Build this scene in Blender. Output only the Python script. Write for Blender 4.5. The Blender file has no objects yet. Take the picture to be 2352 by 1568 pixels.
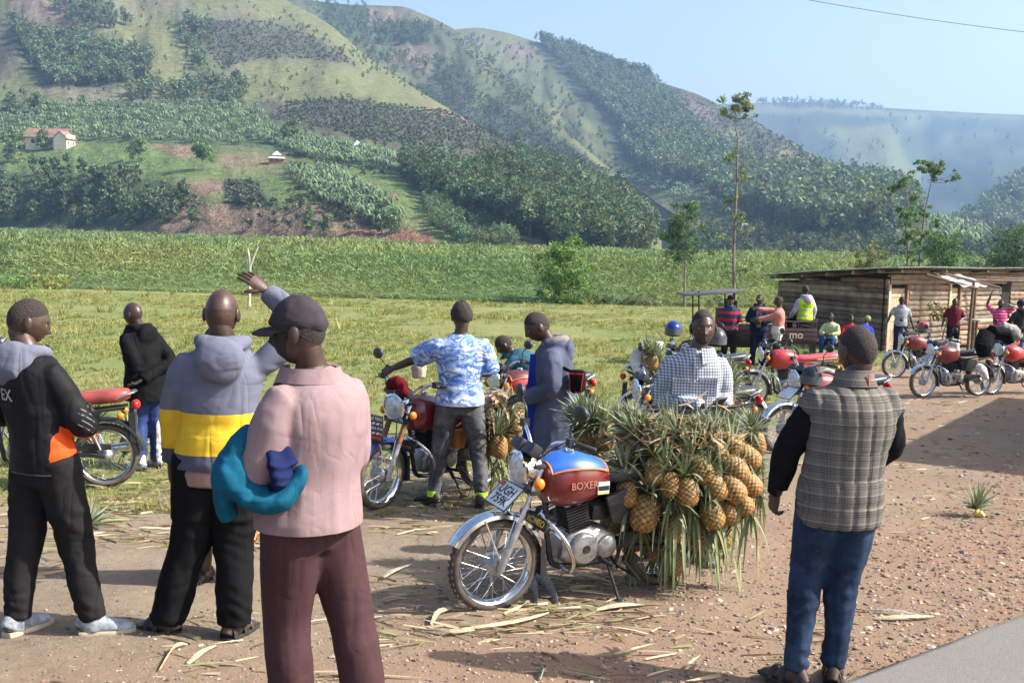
import bpy, bmesh, math, random
import numpy as np
from mathutils import Vector, Matrix, Quaternion
random.seed(7); rng = np.random.default_rng(7)
R = math.radians; PI = math.pi
S = bpy.context.scene
COL = S.collection
# ------------------------------------------------------------ camera, sky, sun, exposure
FV = 40/36*2352.0                       # focal length in photo-view pixels (2352 wide)
CAMZ = 2.25; PITCH = math.atan((784-540)/FV); ROLL = R(1.5)
cF = Vector((0, math.cos(PITCH), -math.sin(PITCH)))
_u = Vector((0, math.sin(PITCH), math.cos(PITCH))); _r = Vector((1, 0, 0))
cR = _r*math.cos(ROLL)+_u*math.sin(ROLL); cU = -_r*math.sin(ROLL)+_u*math.cos(ROLL)
cam = bpy.data.cameras.new('camera'); camo = bpy.data.objects.new('camera', cam); COL.objects.link(camo)
cam.sensor_width = 36; cam.lens = 40; cam.clip_end = 20000; cam.clip_start = .1
camo.matrix_world = Matrix(((cR.x, cU.x, -cF.x, 0), (cR.y, cU.y, -cF.y, 0), (cR.z, cU.z, -cF.z, CAMZ), (0, 0, 0, 1)))
S.camera = camo
SUN_EL, SUN_AZ = R(41), R(97)           # azimuth clockwise from +Y (the view direction): from the right, a touch behind
W = bpy.data.worlds.new('World'); S.world = W; W.use_nodes = True
nt = W.node_tree; nt.nodes.clear()
sky = nt.nodes.new('ShaderNodeTexSky'); sky.sky_type = 'NISHITA'; sky.sun_disc = False
sky.sun_elevation = SUN_EL; sky.sun_rotation = SUN_AZ; sky.altitude = 1300
sky.air_density = 1.0; sky.dust_density = 10.0; sky.ozone_density = 1.0
bgn = nt.nodes.new('ShaderNodeBackground'); bgn.inputs['Strength'].default_value = .14
out = nt.nodes.new('ShaderNodeOutputWorld')
nt.links.new(sky.outputs[0], bgn.inputs[0]); nt.links.new(bgn.outputs[0], out.inputs[0])
sl = bpy.data.lights.new('sun', 'SUN'); sl.energy = 5.0; sl.angle = R(.53); sl.color = (1, .95, .86)
so = bpy.data.objects.new('sun', sl); COL.objects.link(so)
sd = Vector((math.sin(SUN_AZ)*math.cos(SUN_EL), math.cos(SUN_AZ)*math.cos(SUN_EL), math.sin(SUN_EL)))
so.rotation_euler = sd.to_track_quat('Z', 'Y').to_euler(); so.location = sd*50
S.view_settings.view_transform = 'Standard'; S.view_settings.look = 'None'
S.view_settings.exposure = 1.15; S.view_settings.gamma = 1
S.render.engine = 'CYCLES'
S.cycles.use_denoising = True; S.cycles.max_bounces = 6; S.cycles.transparent_max_bounces = 8
S.cycles.volume_bounces = 0; S.cycles.volume_step_rate = 4; S.cycles.use_adaptive_sampling = True; S.cycles.adaptive_threshold = .02

# ------------------------------------------------------------ helpers
def ray(vx, vy): return cF+cR*((vx-1176)/FV)-cU*((vy-784)/FV)
def P(vx, vy, d): return Vector((0, 0, CAMZ))+ray(vx, vy)*d
_gy = np.array([-5, 5, 8, 12, 35, 86, 100, 400.]); _gz = np.array([.1, .1, -.02, -.13, -1.05, -2.75, -3.1, -3.3])
def gz(x, y): return float(np.interp(y, _gy, _gz))
def G(vx, vy):                          # the point of the ground seen at a place of the photo
    r = ray(vx, vy); lo, hi = 1.0, 400.
    for _ in range(50):
        m = (lo+hi)/2; p = r*m
        if CAMZ+p.z > gz(p.x, p.y): lo = m
        else: hi = m
    p = Vector((0, 0, CAMZ))+r*lo; p.z = gz(p.x, p.y); return p
def GD(vx, d):                          # the point of the ground at depth d in photo column vx
    lo, hi = 300., 2600.
    for _ in range(40):
        m = (lo+hi)/2; p = P(vx, m, d)
        if p.z > gz(p.x, p.y): lo = m
        else: hi = m
    p = P(vx, lo, d); p.z = gz(p.x, p.y); return p
def tag(o, label, cat, group=None, kind=None):
    if label: o['label'] = label
    if cat: o['category'] = cat
    if group: o['group'] = group
    if kind: o['kind'] = kind
    return o
def empty(name, loc=(0, 0, 0), rz=0, label=None, cat=None, group=None):
    o = bpy.data.objects.new(name, None); COL.objects.link(o); o.empty_display_size = .1
    o.location = loc; o.rotation_euler = (0, 0, rz); return tag(o, label, cat, group)
def link(name, me, parent=None, loc=None, rot=None):
    o = bpy.data.objects.new(name, me); COL.objects.link(o)
    if parent is not None: o.parent = parent
    if loc is not None: o.location = loc
    if rot is not None: o.rotation_euler = rot
    return o
def copy_tree(o, parent=None):
    c = o.copy(); COL.objects.link(c); c.parent = parent
    for ch in o.children: copy_tree(ch, c)
    return c
def np_mesh(name, v, f, mats=(), smooth=True, col=None, mi=None):
    """v (n,3), f (m,k) arrays -> mesh"""
    me = bpy.data.meshes.new(name); v = np.asarray(v, np.float32); f = np.asarray(f, np.int32)
    me.vertices.add(len(v)); me.vertices.foreach_set('co', v.ravel())
    k = f.shape[1]; me.loops.add(f.size); me.loops.foreach_set('vertex_index', f.ravel())
    me.polygons.add(len(f)); me.polygons.foreach_set('loop_start', np.arange(0, f.size, k, dtype=np.int32))
    if mi is not None: me.polygons.foreach_set('material_index', np.asarray(mi, np.int32))
    me.update(calc_edges=True)
    me.polygons.foreach_set('use_smooth', np.full(len(f), smooth))
    for m in mats: me.materials.append(m)
    if col is not None:
        a = me.color_attributes.new('Col', 'FLOAT_COLOR', 'POINT')
        c = np.ones((len(v), 4), np.float32); c[:, :3] = col; a.data.foreach_set('color', c.ravel())
    return me
class MB:
    def __init__(s): s.v = []; s.f = []; s.m = []; s.mi = 0
    def add(s, v, f):
        n = len(s.v); s.v += [tuple(p) for p in v]; s.f += [tuple(i+n for i in q) for q in f]; s.m += [s.mi]*len(f); return s
    def box(s, c, d, rot=None, taper=1):
        h = [x/2 for x in d]; v = []
        for z in (-1, 1):
            t = taper if z > 0 else 1
            for y in (-1, 1):
                for x in (-1, 1): v.append(Vector((x*h[0]*t, y*h[1]*t, z*h[2])))
        if rot is not None: v = [rot@p for p in v]
        v = [p+Vector(c) for p in v]
        return s.add(v, [(0, 2, 3, 1), (4, 5, 7, 6), (0, 1, 5, 4), (2, 6, 7, 3), (0, 4, 6, 2), (1, 3, 7, 5)])
    def tube(s, pts, rad, n=8, caps=True, flat=None, up=None):
        """rad: number, list, or list of (a,b) half-widths; up: reference for the a axis"""
        pts = [Vector(p) for p in pts]; k = len(pts)
        if not isinstance(rad, (list, tuple)): rad = [rad]*k
        rad = [(r, r) if not isinstance(r, (tuple, list)) else r for r in rad]
        rings = []; prev = None; base = len(s.v); V_ = []; F_ = []
        for i in range(k):
            t = (pts[min(i+1, k-1)]-pts[max(i-1, 0)]);
            t = t.normalized() if t.length > 1e-9 else Vector((0, 0, 1))
            if prev is None:
                a = Vector(up) if up is not None else (Vector((0, 0, 1)) if abs(t.z) < .9 else Vector((1, 0, 0)))
            else: a = prev
            a = (a-t*a.dot(t))
            if a.length < 1e-6: a = t.orthogonal()
            a.normalize(); b = t.cross(a); prev = a
            for j in range(n):
                th = 2*PI*j/n; V_.append(pts[i]+a*math.cos(th)*rad[i][0]+b*math.sin(th)*rad[i][1])
        for i in range(k-1):
            for j in range(n):
                j2 = (j+1) % n; F_.append((i*n+j, i*n+j2, (i+1)*n+j2, (i+1)*n+j))
        if caps: F_.append(tuple(range(n-1, -1, -1))); F_.append(tuple((k-1)*n+j for j in range(n)))
        return s.add(V_, F_)
    def lathe(s, prof, n=24, axis='Z', c=(0, 0, 0), rot=None, closed=False):
        V_ = []; F_ = []; k = len(prof)
        for (r, h) in prof:
            for j in range(n):
                th = 2*PI*j/n; p = Vector((r*math.cos(th), r*math.sin(th), h))
                if axis == 'Y': p = Vector((p.x, p.z, -p.y))
                elif axis == 'X': p = Vector((p.z, p.x, p.y))
                if rot is not None: p = rot@p
                V_.append(p+Vector(c))
        for i in range(k if closed else k-1):
            i2 = (i+1) % k
            for j in range(n):
                j2 = (j+1) % n; F_.append((i*n+j, i*n+j2, i2*n+j2, i2*n+j))
        if not closed:
            if prof[0][0] > 1e-4: F_.append(tuple(range(n-1, -1, -1)))
            if prof[-1][0] > 1e-4: F_.append(tuple((k-1)*n+j for j in range(n)))
        return s.add(V_, F_)
    def ell(s, c, r, nu=16, nv=10, rot=None):
        V_ = []; F_ = []
        for i in range(nv+1):
            ph = PI*i/nv
            for j in range(nu):
                th = 2*PI*j/nu; p = Vector((r[0]*math.sin(ph)*math.cos(th), r[1]*math.sin(ph)*math.sin(th), r[2]*math.cos(ph)))
                if rot is not None: p = rot@p
                V_.append(p+Vector(c))
        for i in range(nv):
            for j in range(nu):
                j2 = (j+1) % nu; F_.append((i*nu+j, (i+1)*nu+j, (i+1)*nu+j2, i*nu+j2))
        return s.add(V_, F_)
    def prism(s, poly, y0, y1, axis='Y'):
        """polygon in (x,z) extruded along y (or (x,y) along z)"""
        n = len(poly)
        if axis == 'Y': V_ = [(a, y0, b) for a, b in poly]+[(a, y1, b) for a, b in poly]
        elif axis == 'X': V_ = [(y0, a, b) for a, b in poly]+[(y1, a, b) for a, b in poly]
        else: V_ = [(a, b, y0) for a, b in poly]+[(a, b, y1) for a, b in poly]
        F_ = [tuple(range(n)), tuple(range(2*n-1, n-1, -1))]+[(i, n+i, n+(i+1) % n, (i+1) % n) for i in range(n)]
        return s.add(V_, F_)
    def mesh(s, name, mats, smooth=True, bevel=0, xf=None):
        me = bpy.data.meshes.new(name); me.from_pydata(s.v if xf is None else [xf@Vector(p) for p in s.v], [], s.f)
        if not isinstance(mats, (list, tuple)): mats = [mats]
        for m in mats: me.materials.append(m)
        if len(mats) > 1: me.polygons.foreach_set('material_index', s.m)
        bm = bmesh.new(); bm.from_mesh(me)
        bmesh.ops.remove_doubles(bm, verts=bm.verts, dist=1e-5); bmesh.ops.recalc_face_normals(bm, faces=bm.faces)
        if bevel:
            es = [e for e in bm.edges if len(e.link_faces) == 2 and e.calc_face_angle(0) > .6]
            bmesh.ops.bevel(bm, geom=es, offset=bevel, segments=2, profile=.6, affect='EDGES', clamp_overlap=True)
        bm.to_mesh(me); bm.free()
        me.polygons.foreach_set('use_smooth', [smooth]*len(me.polygons))
        if smooth: sharp(me, 42)
        return me
    def build(s, name, mats, parent=None, smooth=True, bevel=0, loc=None, rot=None):
        return link(name, s.mesh(name, mats, smooth, bevel), parent, loc, rot)
def sharp(me, ang):
    bm = bmesh.new(); bm.from_mesh(me); a = R(ang)
    for e in bm.edges: e.smooth = not (len(e.link_faces) != 2 or e.calc_face_angle(0) > a)
    bm.to_mesh(me); bm.free()
def smoothpath(pts, n=4):
    pts = [Vector(p) for p in pts]; o = []
    for i in range(len(pts)-1):
        p0 = pts[max(i-1, 0)]; p1 = pts[i]; p2 = pts[i+1]; p3 = pts[min(i+2, len(pts)-1)]
        for k in range(n):
            t = k/n; o.append(.5*((2*p1)+(p2-p0)*t+(2*p0-5*p1+4*p2-p3)*t*t+(3*p1-p0-3*p2+p3)*t**3))
    o.append(pts[-1]); return o
# value noise
def _h(ix, iy, iz):
    n = (ix*374761393+iy*668265263+iz*2147483647 & 0xffffffff).astype(np.uint64)
    n = ((n ^ (n >> np.uint64(13)))*np.uint64(1274126177)) & np.uint64(0xffffffff)
    return ((n ^ (n >> np.uint64(16))) & np.uint64(0xffff)).astype(np.float64)/65535.
def vnoise(p):
    p = np.asarray(p, float); i = np.floor(p).astype(np.int64); f = p-i; f = f*f*(3-2*f); r = 0
    for dx in (0, 1):
        for dy in (0, 1):
            for dz in (0, 1):
                w = (f[:, 0] if dx else 1-f[:, 0])*(f[:, 1] if dy else 1-f[:, 1])*(f[:, 2] if dz else 1-f[:, 2])
                r = r+w*_h(i[:, 0]+dx, i[:, 1]+dy, i[:, 2]+dz)
    return r*2-1
def fbm(p, o=4):
    p = np.asarray(p, float); r = 0; a = 1
    for k in range(o): r = r+a*vnoise(p*2**k+k*17.3); a *= .5
    return r
# materials
def rgb(h):                              # sRGB hex -> linear
    h = h.lstrip('#'); c = [int(h[i:i+2], 16)/255 for i in (0, 2, 4)]
    return tuple((x/12.92 if x <= .04045 else ((x+.055)/1.055)**2.4) for x in c)
class NT:
    def __init__(s, name):
        s.m = bpy.data.materials.new(name); s.m.use_nodes = True; s.t = s.m.node_tree; s.b = s.t.nodes['Principled BSDF']
    def n(s, typ, **kw):
        o = s.t.nodes.new('ShaderNode'+typ)
        for k, v in kw.items(): setattr(o, k, v)
        return o
    def l(s, a, b): s.t.links.new(a, b)
    def inp(s, sock, v):
        if hasattr(v, 'is_linked') or isinstance(v, bpy.types.NodeSocket): s.l(v, sock)
        else: sock.default_value = v
    def math(s, op, a, b=0., c=None):
        o = s.n('Math', operation=op); s.inp(o.inputs[0], a); s.inp(o.inputs[1], b)
        if c is not None: s.inp(o.inputs[2], c)
        return o.outputs[0]
    def mix(s, f, a, b, mode='MIX'):
        o = s.n('Mix', data_type='RGBA', blend_type=mode); s.inp(o.inputs['Factor'], f)
        s.inp(o.inputs[6], a if not isinstance(a, tuple) else (*a, 1)[:4]); s.inp(o.inputs[7], b if not isinstance(b, tuple) else (*b, 1)[:4]); return o.outputs[2]
    def coord(s, which='Object'): return s.n('TexCoord').outputs[which]
    def sep(s, v): o = s.n('SeparateXYZ'); s.l(v, o.inputs[0]); return o.outputs
    def noise(s, v, scale, detail=4, rough=.6, dist=0):
        o = s.n('TexNoise'); o.inputs['Scale'].default_value = scale; o.inputs['Detail'].default_value = detail; o.inputs['Roughness'].default_value = rough
        o.inputs['Distortion'].default_value = dist
        if v is not None: s.l(v, o.inputs['Vector'])
        return o.outputs['Fac']
    def scale(s, v, sc):
        o = s.n('Mapping'); s.l(v, o.inputs[0]); o.inputs['Scale'].default_value = sc; return o.outputs[0]
    def ramp(s, f, stops, interp='LINEAR'):
        o = s.n('ValToRGB'); o.color_ramp.interpolation = interp; e = o.color_ramp.elements
        while len(e) < len(stops): e.new(.5)
        for i, (p, c) in enumerate(stops): e[i].position = p; e[i].color = (*c, 1)[:4] if len(c) < 4 else c
        s.l(f, o.inputs[0]); return o.outputs[0]
    def col(s, c): s.inp(s.b.inputs['Base Color'], c if not isinstance(c, tuple) else (*c, 1)[:4])
    def bump(s, h, st=.3, d=.01):
        o = s.n('Bump'); o.inputs['Strength'].default_value = st; o.inputs['Distance'].default_value = d; s.l(h, o.inputs['Height']); s.l(o.outputs[0], s.b.inputs['Normal'])
    def set(s, rough=.7, metal=0., spec=None, **kw):
        s.b.inputs['Roughness'].default_value = rough; s.b.inputs['Metallic'].default_value = metal
        if spec is not None: s.b.inputs['Specular IOR Level'].default_value = spec
        for k, v in kw.items(): s.b.inputs[k].default_value = v
        return s.m
_M = {}
def M(name, c=None, rough=.7, metal=0., var=.18, vs=6, bump=0., bs=40, c2=None, spec=None, bd=.01, **kw):
    if name in _M: return _M[name]
    n = NT(name); co = n.coord(); f = n.noise(co, vs, 5, .65)
    if c2 is None: c2 = tuple(max(0, x*(1-var*1.6)) for x in c); c = tuple(min(1, x*(1+var*.7)) for x in c)
    n.col(n.mix(n.ramp(f, [(.35, (0, 0, 0)), (.68, (1, 1, 1))]), c, c2))
    if bump: n.bump(n.noise(co, bs, 4, .6), bump, bd)
    _M[name] = n.set(rough, metal, spec, **kw); return _M[name]
# ------------------------------------------------------------ ground
def grassline(x): return np.interp(x, [-12, -6, -3, 0, 2, 4, 8, 14, 30], [10.2, 10.2, 10.0, 11.5, 14.5, 17.5, 27, 37, 40])
RA, RB = G(1985, 1560), G(2352, 1420)          # two points of the road edge
_rd = (RB-RA).xy.normalized(); _rn = Vector((_rd.y, -_rd.x))   # _rn points to the road side
def roadside(x, y): return (x-RA.x)*_rn.x+(y-RA.y)*_rn.y
def ground_mesh():
    ys = np.concatenate([np.linspace(-14, 3, 18)[:-1], np.linspace(3, 10, 120)[:-1], np.geomspace(10, 100, 110)])
    def row(n): return np.linspace(-1, 1, n)
    u = row(241); X = np.zeros((len(ys), len(u))); Y = np.zeros_like(X)
    for i, y in enumerate(ys): X[i] = u*max(7.5, y*.72); Y[i] = y
    x = X.ravel(); y = Y.ravel(); z = np.interp(y, _gy, _gz)
    p = np.stack([x, y, x*0], 1); near = np.clip(1-y/30, .15, 1)
    rs = roadside(x, y)
    rel = (fbm(p*.9, 4)*.022+fbm(p*4.+9, 3)*.010)*near+fbm(p*.12+40, 3)*.10*np.clip((y-14)/20, 0, 1)
    z = z+rel*np.clip((-rs)/.35, 0, 1)-.03*np.clip(rs+.1, 0, 1)
    edge = grassline(x)+fbm(p*.5+3, 4)*1.6
    g = np.clip((y-edge)/2.2+.5, 0, 1); g = g*(1-.0*g)
    red = np.clip(1-(-rs)/3.6, 0, 1); red = np.clip(red+fbm(p*.6+77, 3)*.35+np.clip((x-3)/6, 0, .5)*(y < 30), 0, 1)*(1-g)
    lit = np.clip(1-abs(y-(edge-1.0))/2.6, 0, 1)
    n = len(u); I = np.arange(len(x)).reshape(len(ys), n)
    f = np.stack([I[:-1, :-1], I[:-1, 1:], I[1:, 1:], I[1:, :-1]], -1).reshape(-1, 4)
    m = NT('ground_dirt'); at = m.n('VertexColor', layer_name='Col'); s = m.sep(at.outputs[0]); co = m.coord()
    n1 = m.noise(co, 1.1, 6, .65); n2 = m.noise(co, 14, 6, .7); n3 = m.noise(co, 70, 4, .7)
    dirt = m.mix(m.ramp(n1, [(.35, (0, 0, 0)), (.65, (1, 1, 1))]), (.205, .16, .115), (.145, .112, .08))
    dirt = m.mix(m.ramp(n2, [(.35, (0, 0, 0)), (.75, (.8, .8, .8))]), dirt, (.26, .21, .155))
    redc = m.mix(n2, (.28, .16, .095), (.175, .105, .07))
    base = m.mix(m.math('MULTIPLY', s[1], m.ramp(n2, [(.3, (.35, .35, .35)), (.7, (1, 1, 1))])), dirt, redc)
    n4 = m.noise(co, .35, 5, .65); n5 = m.noise(co, 5, 6, .75)
    gr = m.mix(m.ramp(n4, [(.38, (0, 0, 0)), (.66, (1, 1, 1))]), (.135, .165, .052), (.225, .21, .09))
    gr = m.mix(m.ramp(n5, [(.42, (0, 0, 0)), (.72, (1, 1, 1))]), gr, (.095, .125, .04))
    gr = m.mix(m.ramp(n1, [(.62, (0, 0, 0)), (.75, (.55, .55, .55))]), gr, (.33, .25, .18))
    gw = m.ramp(m.math('ADD', m.math('MULTIPLY', s[0], .75), m.math('MULTIPLY', n2, .4)), [(.45, (0, 0, 0)), (.62, (1, 1, 1))])
    c = m.mix(gw, base, gr); c = m.mix(m.ramp(n3, [(.55, (0, 0, 0)), (.8, (.5, .5, .5))]), c, (.13, .10, .075))
    m.col(c); m.bump(m.math('ADD', n2, m.math('MULTIPLY', n3, .6)), .55, .03)
    col = np.stack([g, red, lit], 1)
    return link('ground', np_mesh('ground', np.stack([x, y, z], 1), f, [m.set(.95, spec=.15)], True, col))
ground = ground_mesh(); ground['kind'] = 'structure'; ground['label'] = 'bare brown dirt yard turning into rough meadow grass'
# valley floor under the reeds and hills
mb = MB(); mb.box((0, 2400, -3.6), (7000, 4640, .3))
vf = mb.build('valley_floor', M('valley_soil', (.07, .10, .035), .95), None, False); vf['kind'] = 'structure'; vf['label'] = 'flat green valley floor reaching back to the hills'
# road
def road():
    L = 40; nx, ny = 160, 24; v = []; f = []
    for i in range(nx+1):
        s_ = -6+L*(i/nx)**1.6 if i else -6
        for j in range(ny+1):
            w = 6.5*(j/ny)**2; e = 0
            if j == 0: e = .07*math.sin(i*1.7)+.06*math.sin(i*.61+2)+random.uniform(-.05, .05)
            p = RA.xy+_rd*s_+_rn*(w+e); z = gz(p.x, p.y)+(.035 if j else -.03)
            v.append((p.x, p.y, z))
    n = ny+1
    for i in range(nx):
        for j in range(ny): f.append((i*n+j, i*n+j+1, (i+1)*n+j+1, (i+1)*n+j))
    m = NT('asphalt'); co = m.coord(); a = m.noise(co, 160, 3, .8); b = m.noise(co, 2, 5, .6)
    c = m.ramp(a, [(.3, (.07, .068, .066)), (.5, (.14, .135, .13)), (.72, (.29, .275, .255))])
    m.col(m.mix(m.math('MULTIPLY', b, .5), c, (.20, .175, .15))); m.bump(a, .6, .01)
    o = link('road', np_mesh('road', v, [q[::-1] for q in f], [m.set(.85, spec=.3)])); o['kind'] = 'structure'; o['label'] = 'worn grey asphalt road at the corner'
road()

# ------------------------------------------------------------ hills
def inpoly(px, py, poly):
    r = np.zeros(len(px), bool); n = len(poly)
    for i in range(n):
        x1, y1 = poly[i]; x2, y2 = poly[(i+1) % n]
        if y1 == y2: continue
        r ^= ((y1 > py) != (y2 > py)) & (px < (x2-x1)*(py-y1)/(y2-y1)+x1)
    return r
GR_Y = (.15, .158, .076); GR_B = (.115, .16, .058); OLIVE = (.125, .14, .068); PLOT = (.082, .080, .062); PLOTG = (.055, .075, .052)
BROWN = (.21, .145, .105); RED = (.20, .10, .068); DARK = (.055, .078, .04); BANG = (.085, .125, .058); PALE = (.165, .155, .105); PINK = (.185, .145, .115)
HILLS = {}
def hill(name, x0, x1, step, curves, polys, base, relief, label, rows=26, rs=80., back=True):
    xs = np.arange(x0, x1+step, step, dtype=float); K = len(curves); ker = np.hanning(15); ker /= ker.sum()
    Y = []; D = []
    for c in curves:
        c = np.array(c, float)
        y = np.interp(xs, c[:, 0], c[:, 1]); d = np.interp(xs, c[:, 0], c[:, 2])
        pad = lambda a: np.convolve(np.concatenate([np.full(7, a[0]), a, np.full(7, a[-1])]), ker, 'valid')
        Y.append(pad(y)); D.append(pad(d))
    Y = np.array(Y); D = np.array(D); yy = []; dd = []
    for k in range(K-1):
        a0 = max(k-1, 0); a3 = min(k+2, K-1)
        for j in range(rows):
            t = j/rows
            for A, L in ((Y, yy), (D, dd)):
                L.append(.5*(2*A[k]+(A[k+1]-A[a0])*t*.8+(-(A[k+1]-A[a0])*.8*2+6*(A[k+1]-A[k])-(A[a3]-A[k])*.8)*t*t+((A[k+1]-A[a0])*.8+(A[a3]-A[k])*.8-4*(A[k+1]-A[k]))*t**3))
    yy.append(Y[-1]); dd.append(D[-1]); yy = np.array(yy); dd = np.array(dd)
    XX = np.broadcast_to(xs, yy.shape)
    nz = fbm(np.stack([XX.ravel()/rs, yy.ravel()/rs*.8, np.full(XX.size, len(name)*3.1)], 1), 5).reshape(XX.shape)
    t = np.linspace(0, 1, len(yy))[:, None]; dd = dd*(1+relief*nz*np.clip(t*5, 0, 1)*np.clip((1-t)*7, .25, 1))
    dd = np.maximum.accumulate(dd, axis=0)
    r = np.array(cF)[None, None]+((XX-1176)/FV)[..., None]*np.array(cR)-((yy-784)/FV)[..., None]*np.array(cU)
    Pt = r*dd[..., None]; Pt[..., 2] += CAMZ
    H = dict(xs=xs, yy=yy, dd=dd, P=Pt); HILLS[name] = H
    px, py = XX.ravel(), yy.ravel(); wob = fbm(np.stack([px/30, py/30, px*0], 1), 3)*7; wob2 = fbm(np.stack([px/30, py/30, px*0+9], 1), 3)*5
    col = np.tile(np.array(base), (len(px), 1))
    big = fbm(np.stack([px/70, py/40, px*0+5], 1), 4)[:, None]; col = col*(1+.25*big)
    col = np.where(big > .25, col*.6+np.array(GR_Y)*.4, col)
    for c, poly in polys: col[inpoly(px+wob, py+wob2, poly)] = c
    col = col*(1+.16*fbm(np.stack([px/9, py/5, px*0+2], 1), 3)[:, None])
    kk = np.array([1, 2, 3, 2, 1.])/9; cc = col.reshape(len(yy), len(xs), 3)
    for ax in (0, 1): cc = np.apply_along_axis(lambda a: np.convolve(np.pad(a, 2, 'edge'), kk, 'valid'), ax, cc)
    col = cc.reshape(-1, 3)
    if back:
        ex = []; 
        for dr, dz in ((60, 12), (220, 90), (500, 260)):
            q = Pt[-1].copy(); dirn = q[:, :2]/np.linalg.norm(q[:, :2], axis=1)[:, None]; q[:, :2] += dirn*dr; q[:, 2] = np.maximum(q[:, 2]-dz, -4); ex.append(q)
        Pt = np.concatenate([Pt, np.array(ex)]); col = np.concatenate([col]+[col[-len(xs):]]*3)
    V = Pt.reshape(-1, 3); n = len(xs); I = np.arange(len(V)).reshape(-1, n)
    f = np.stack([I[:-1, :-1], I[:-1, 1:], I[1:, 1:], I[1:, :-1]], -1).reshape(-1, 4)
    o = link(name.split('.')[0], np_mesh(name, V, f, [hillmat()], True, np.clip(col, .01, 1))); o['kind'] = 'structure'; o['label'] = label; return o
def hillmat():
    if 'hill' in _M: return _M['hill']
    m = NT('hill_land'); at = m.n('VertexColor', layer_name='Col'); co = m.coord()
    a = m.noise(co, .16, 5, .75); b = m.noise(co, .6, 3, .8); w = m.noise(m.scale(co, (.12, .12, .8)), 1, 3, .6)
    c = m.mix(m.ramp(a, [(.34, (.6, .6, .6)), (.55, (0, 0, 0))]), at.outputs[0], (.045, .055, .03))
    c = m.mix(m.ramp(b, [(.50, (0, 0, 0)), (.75, (.7, .7, .7))]), c, m.mix(1., c, (1.7, 1.65, 1.5), 'MULTIPLY'))
    c = m.mix(m.ramp(w, [(.5, (0, 0, 0)), (.7, (.5, .5, .5))]), c, m.mix(1., c, (.6, .6, .62), 'MULTIPLY'))
    m.col(c); m.bump(m.math('ADD', a, m.math('MULTIPLY', b, .5)), .9, 2.5); _M['hill'] = m.set(1, spec=.05); return _M['hill']
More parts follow.
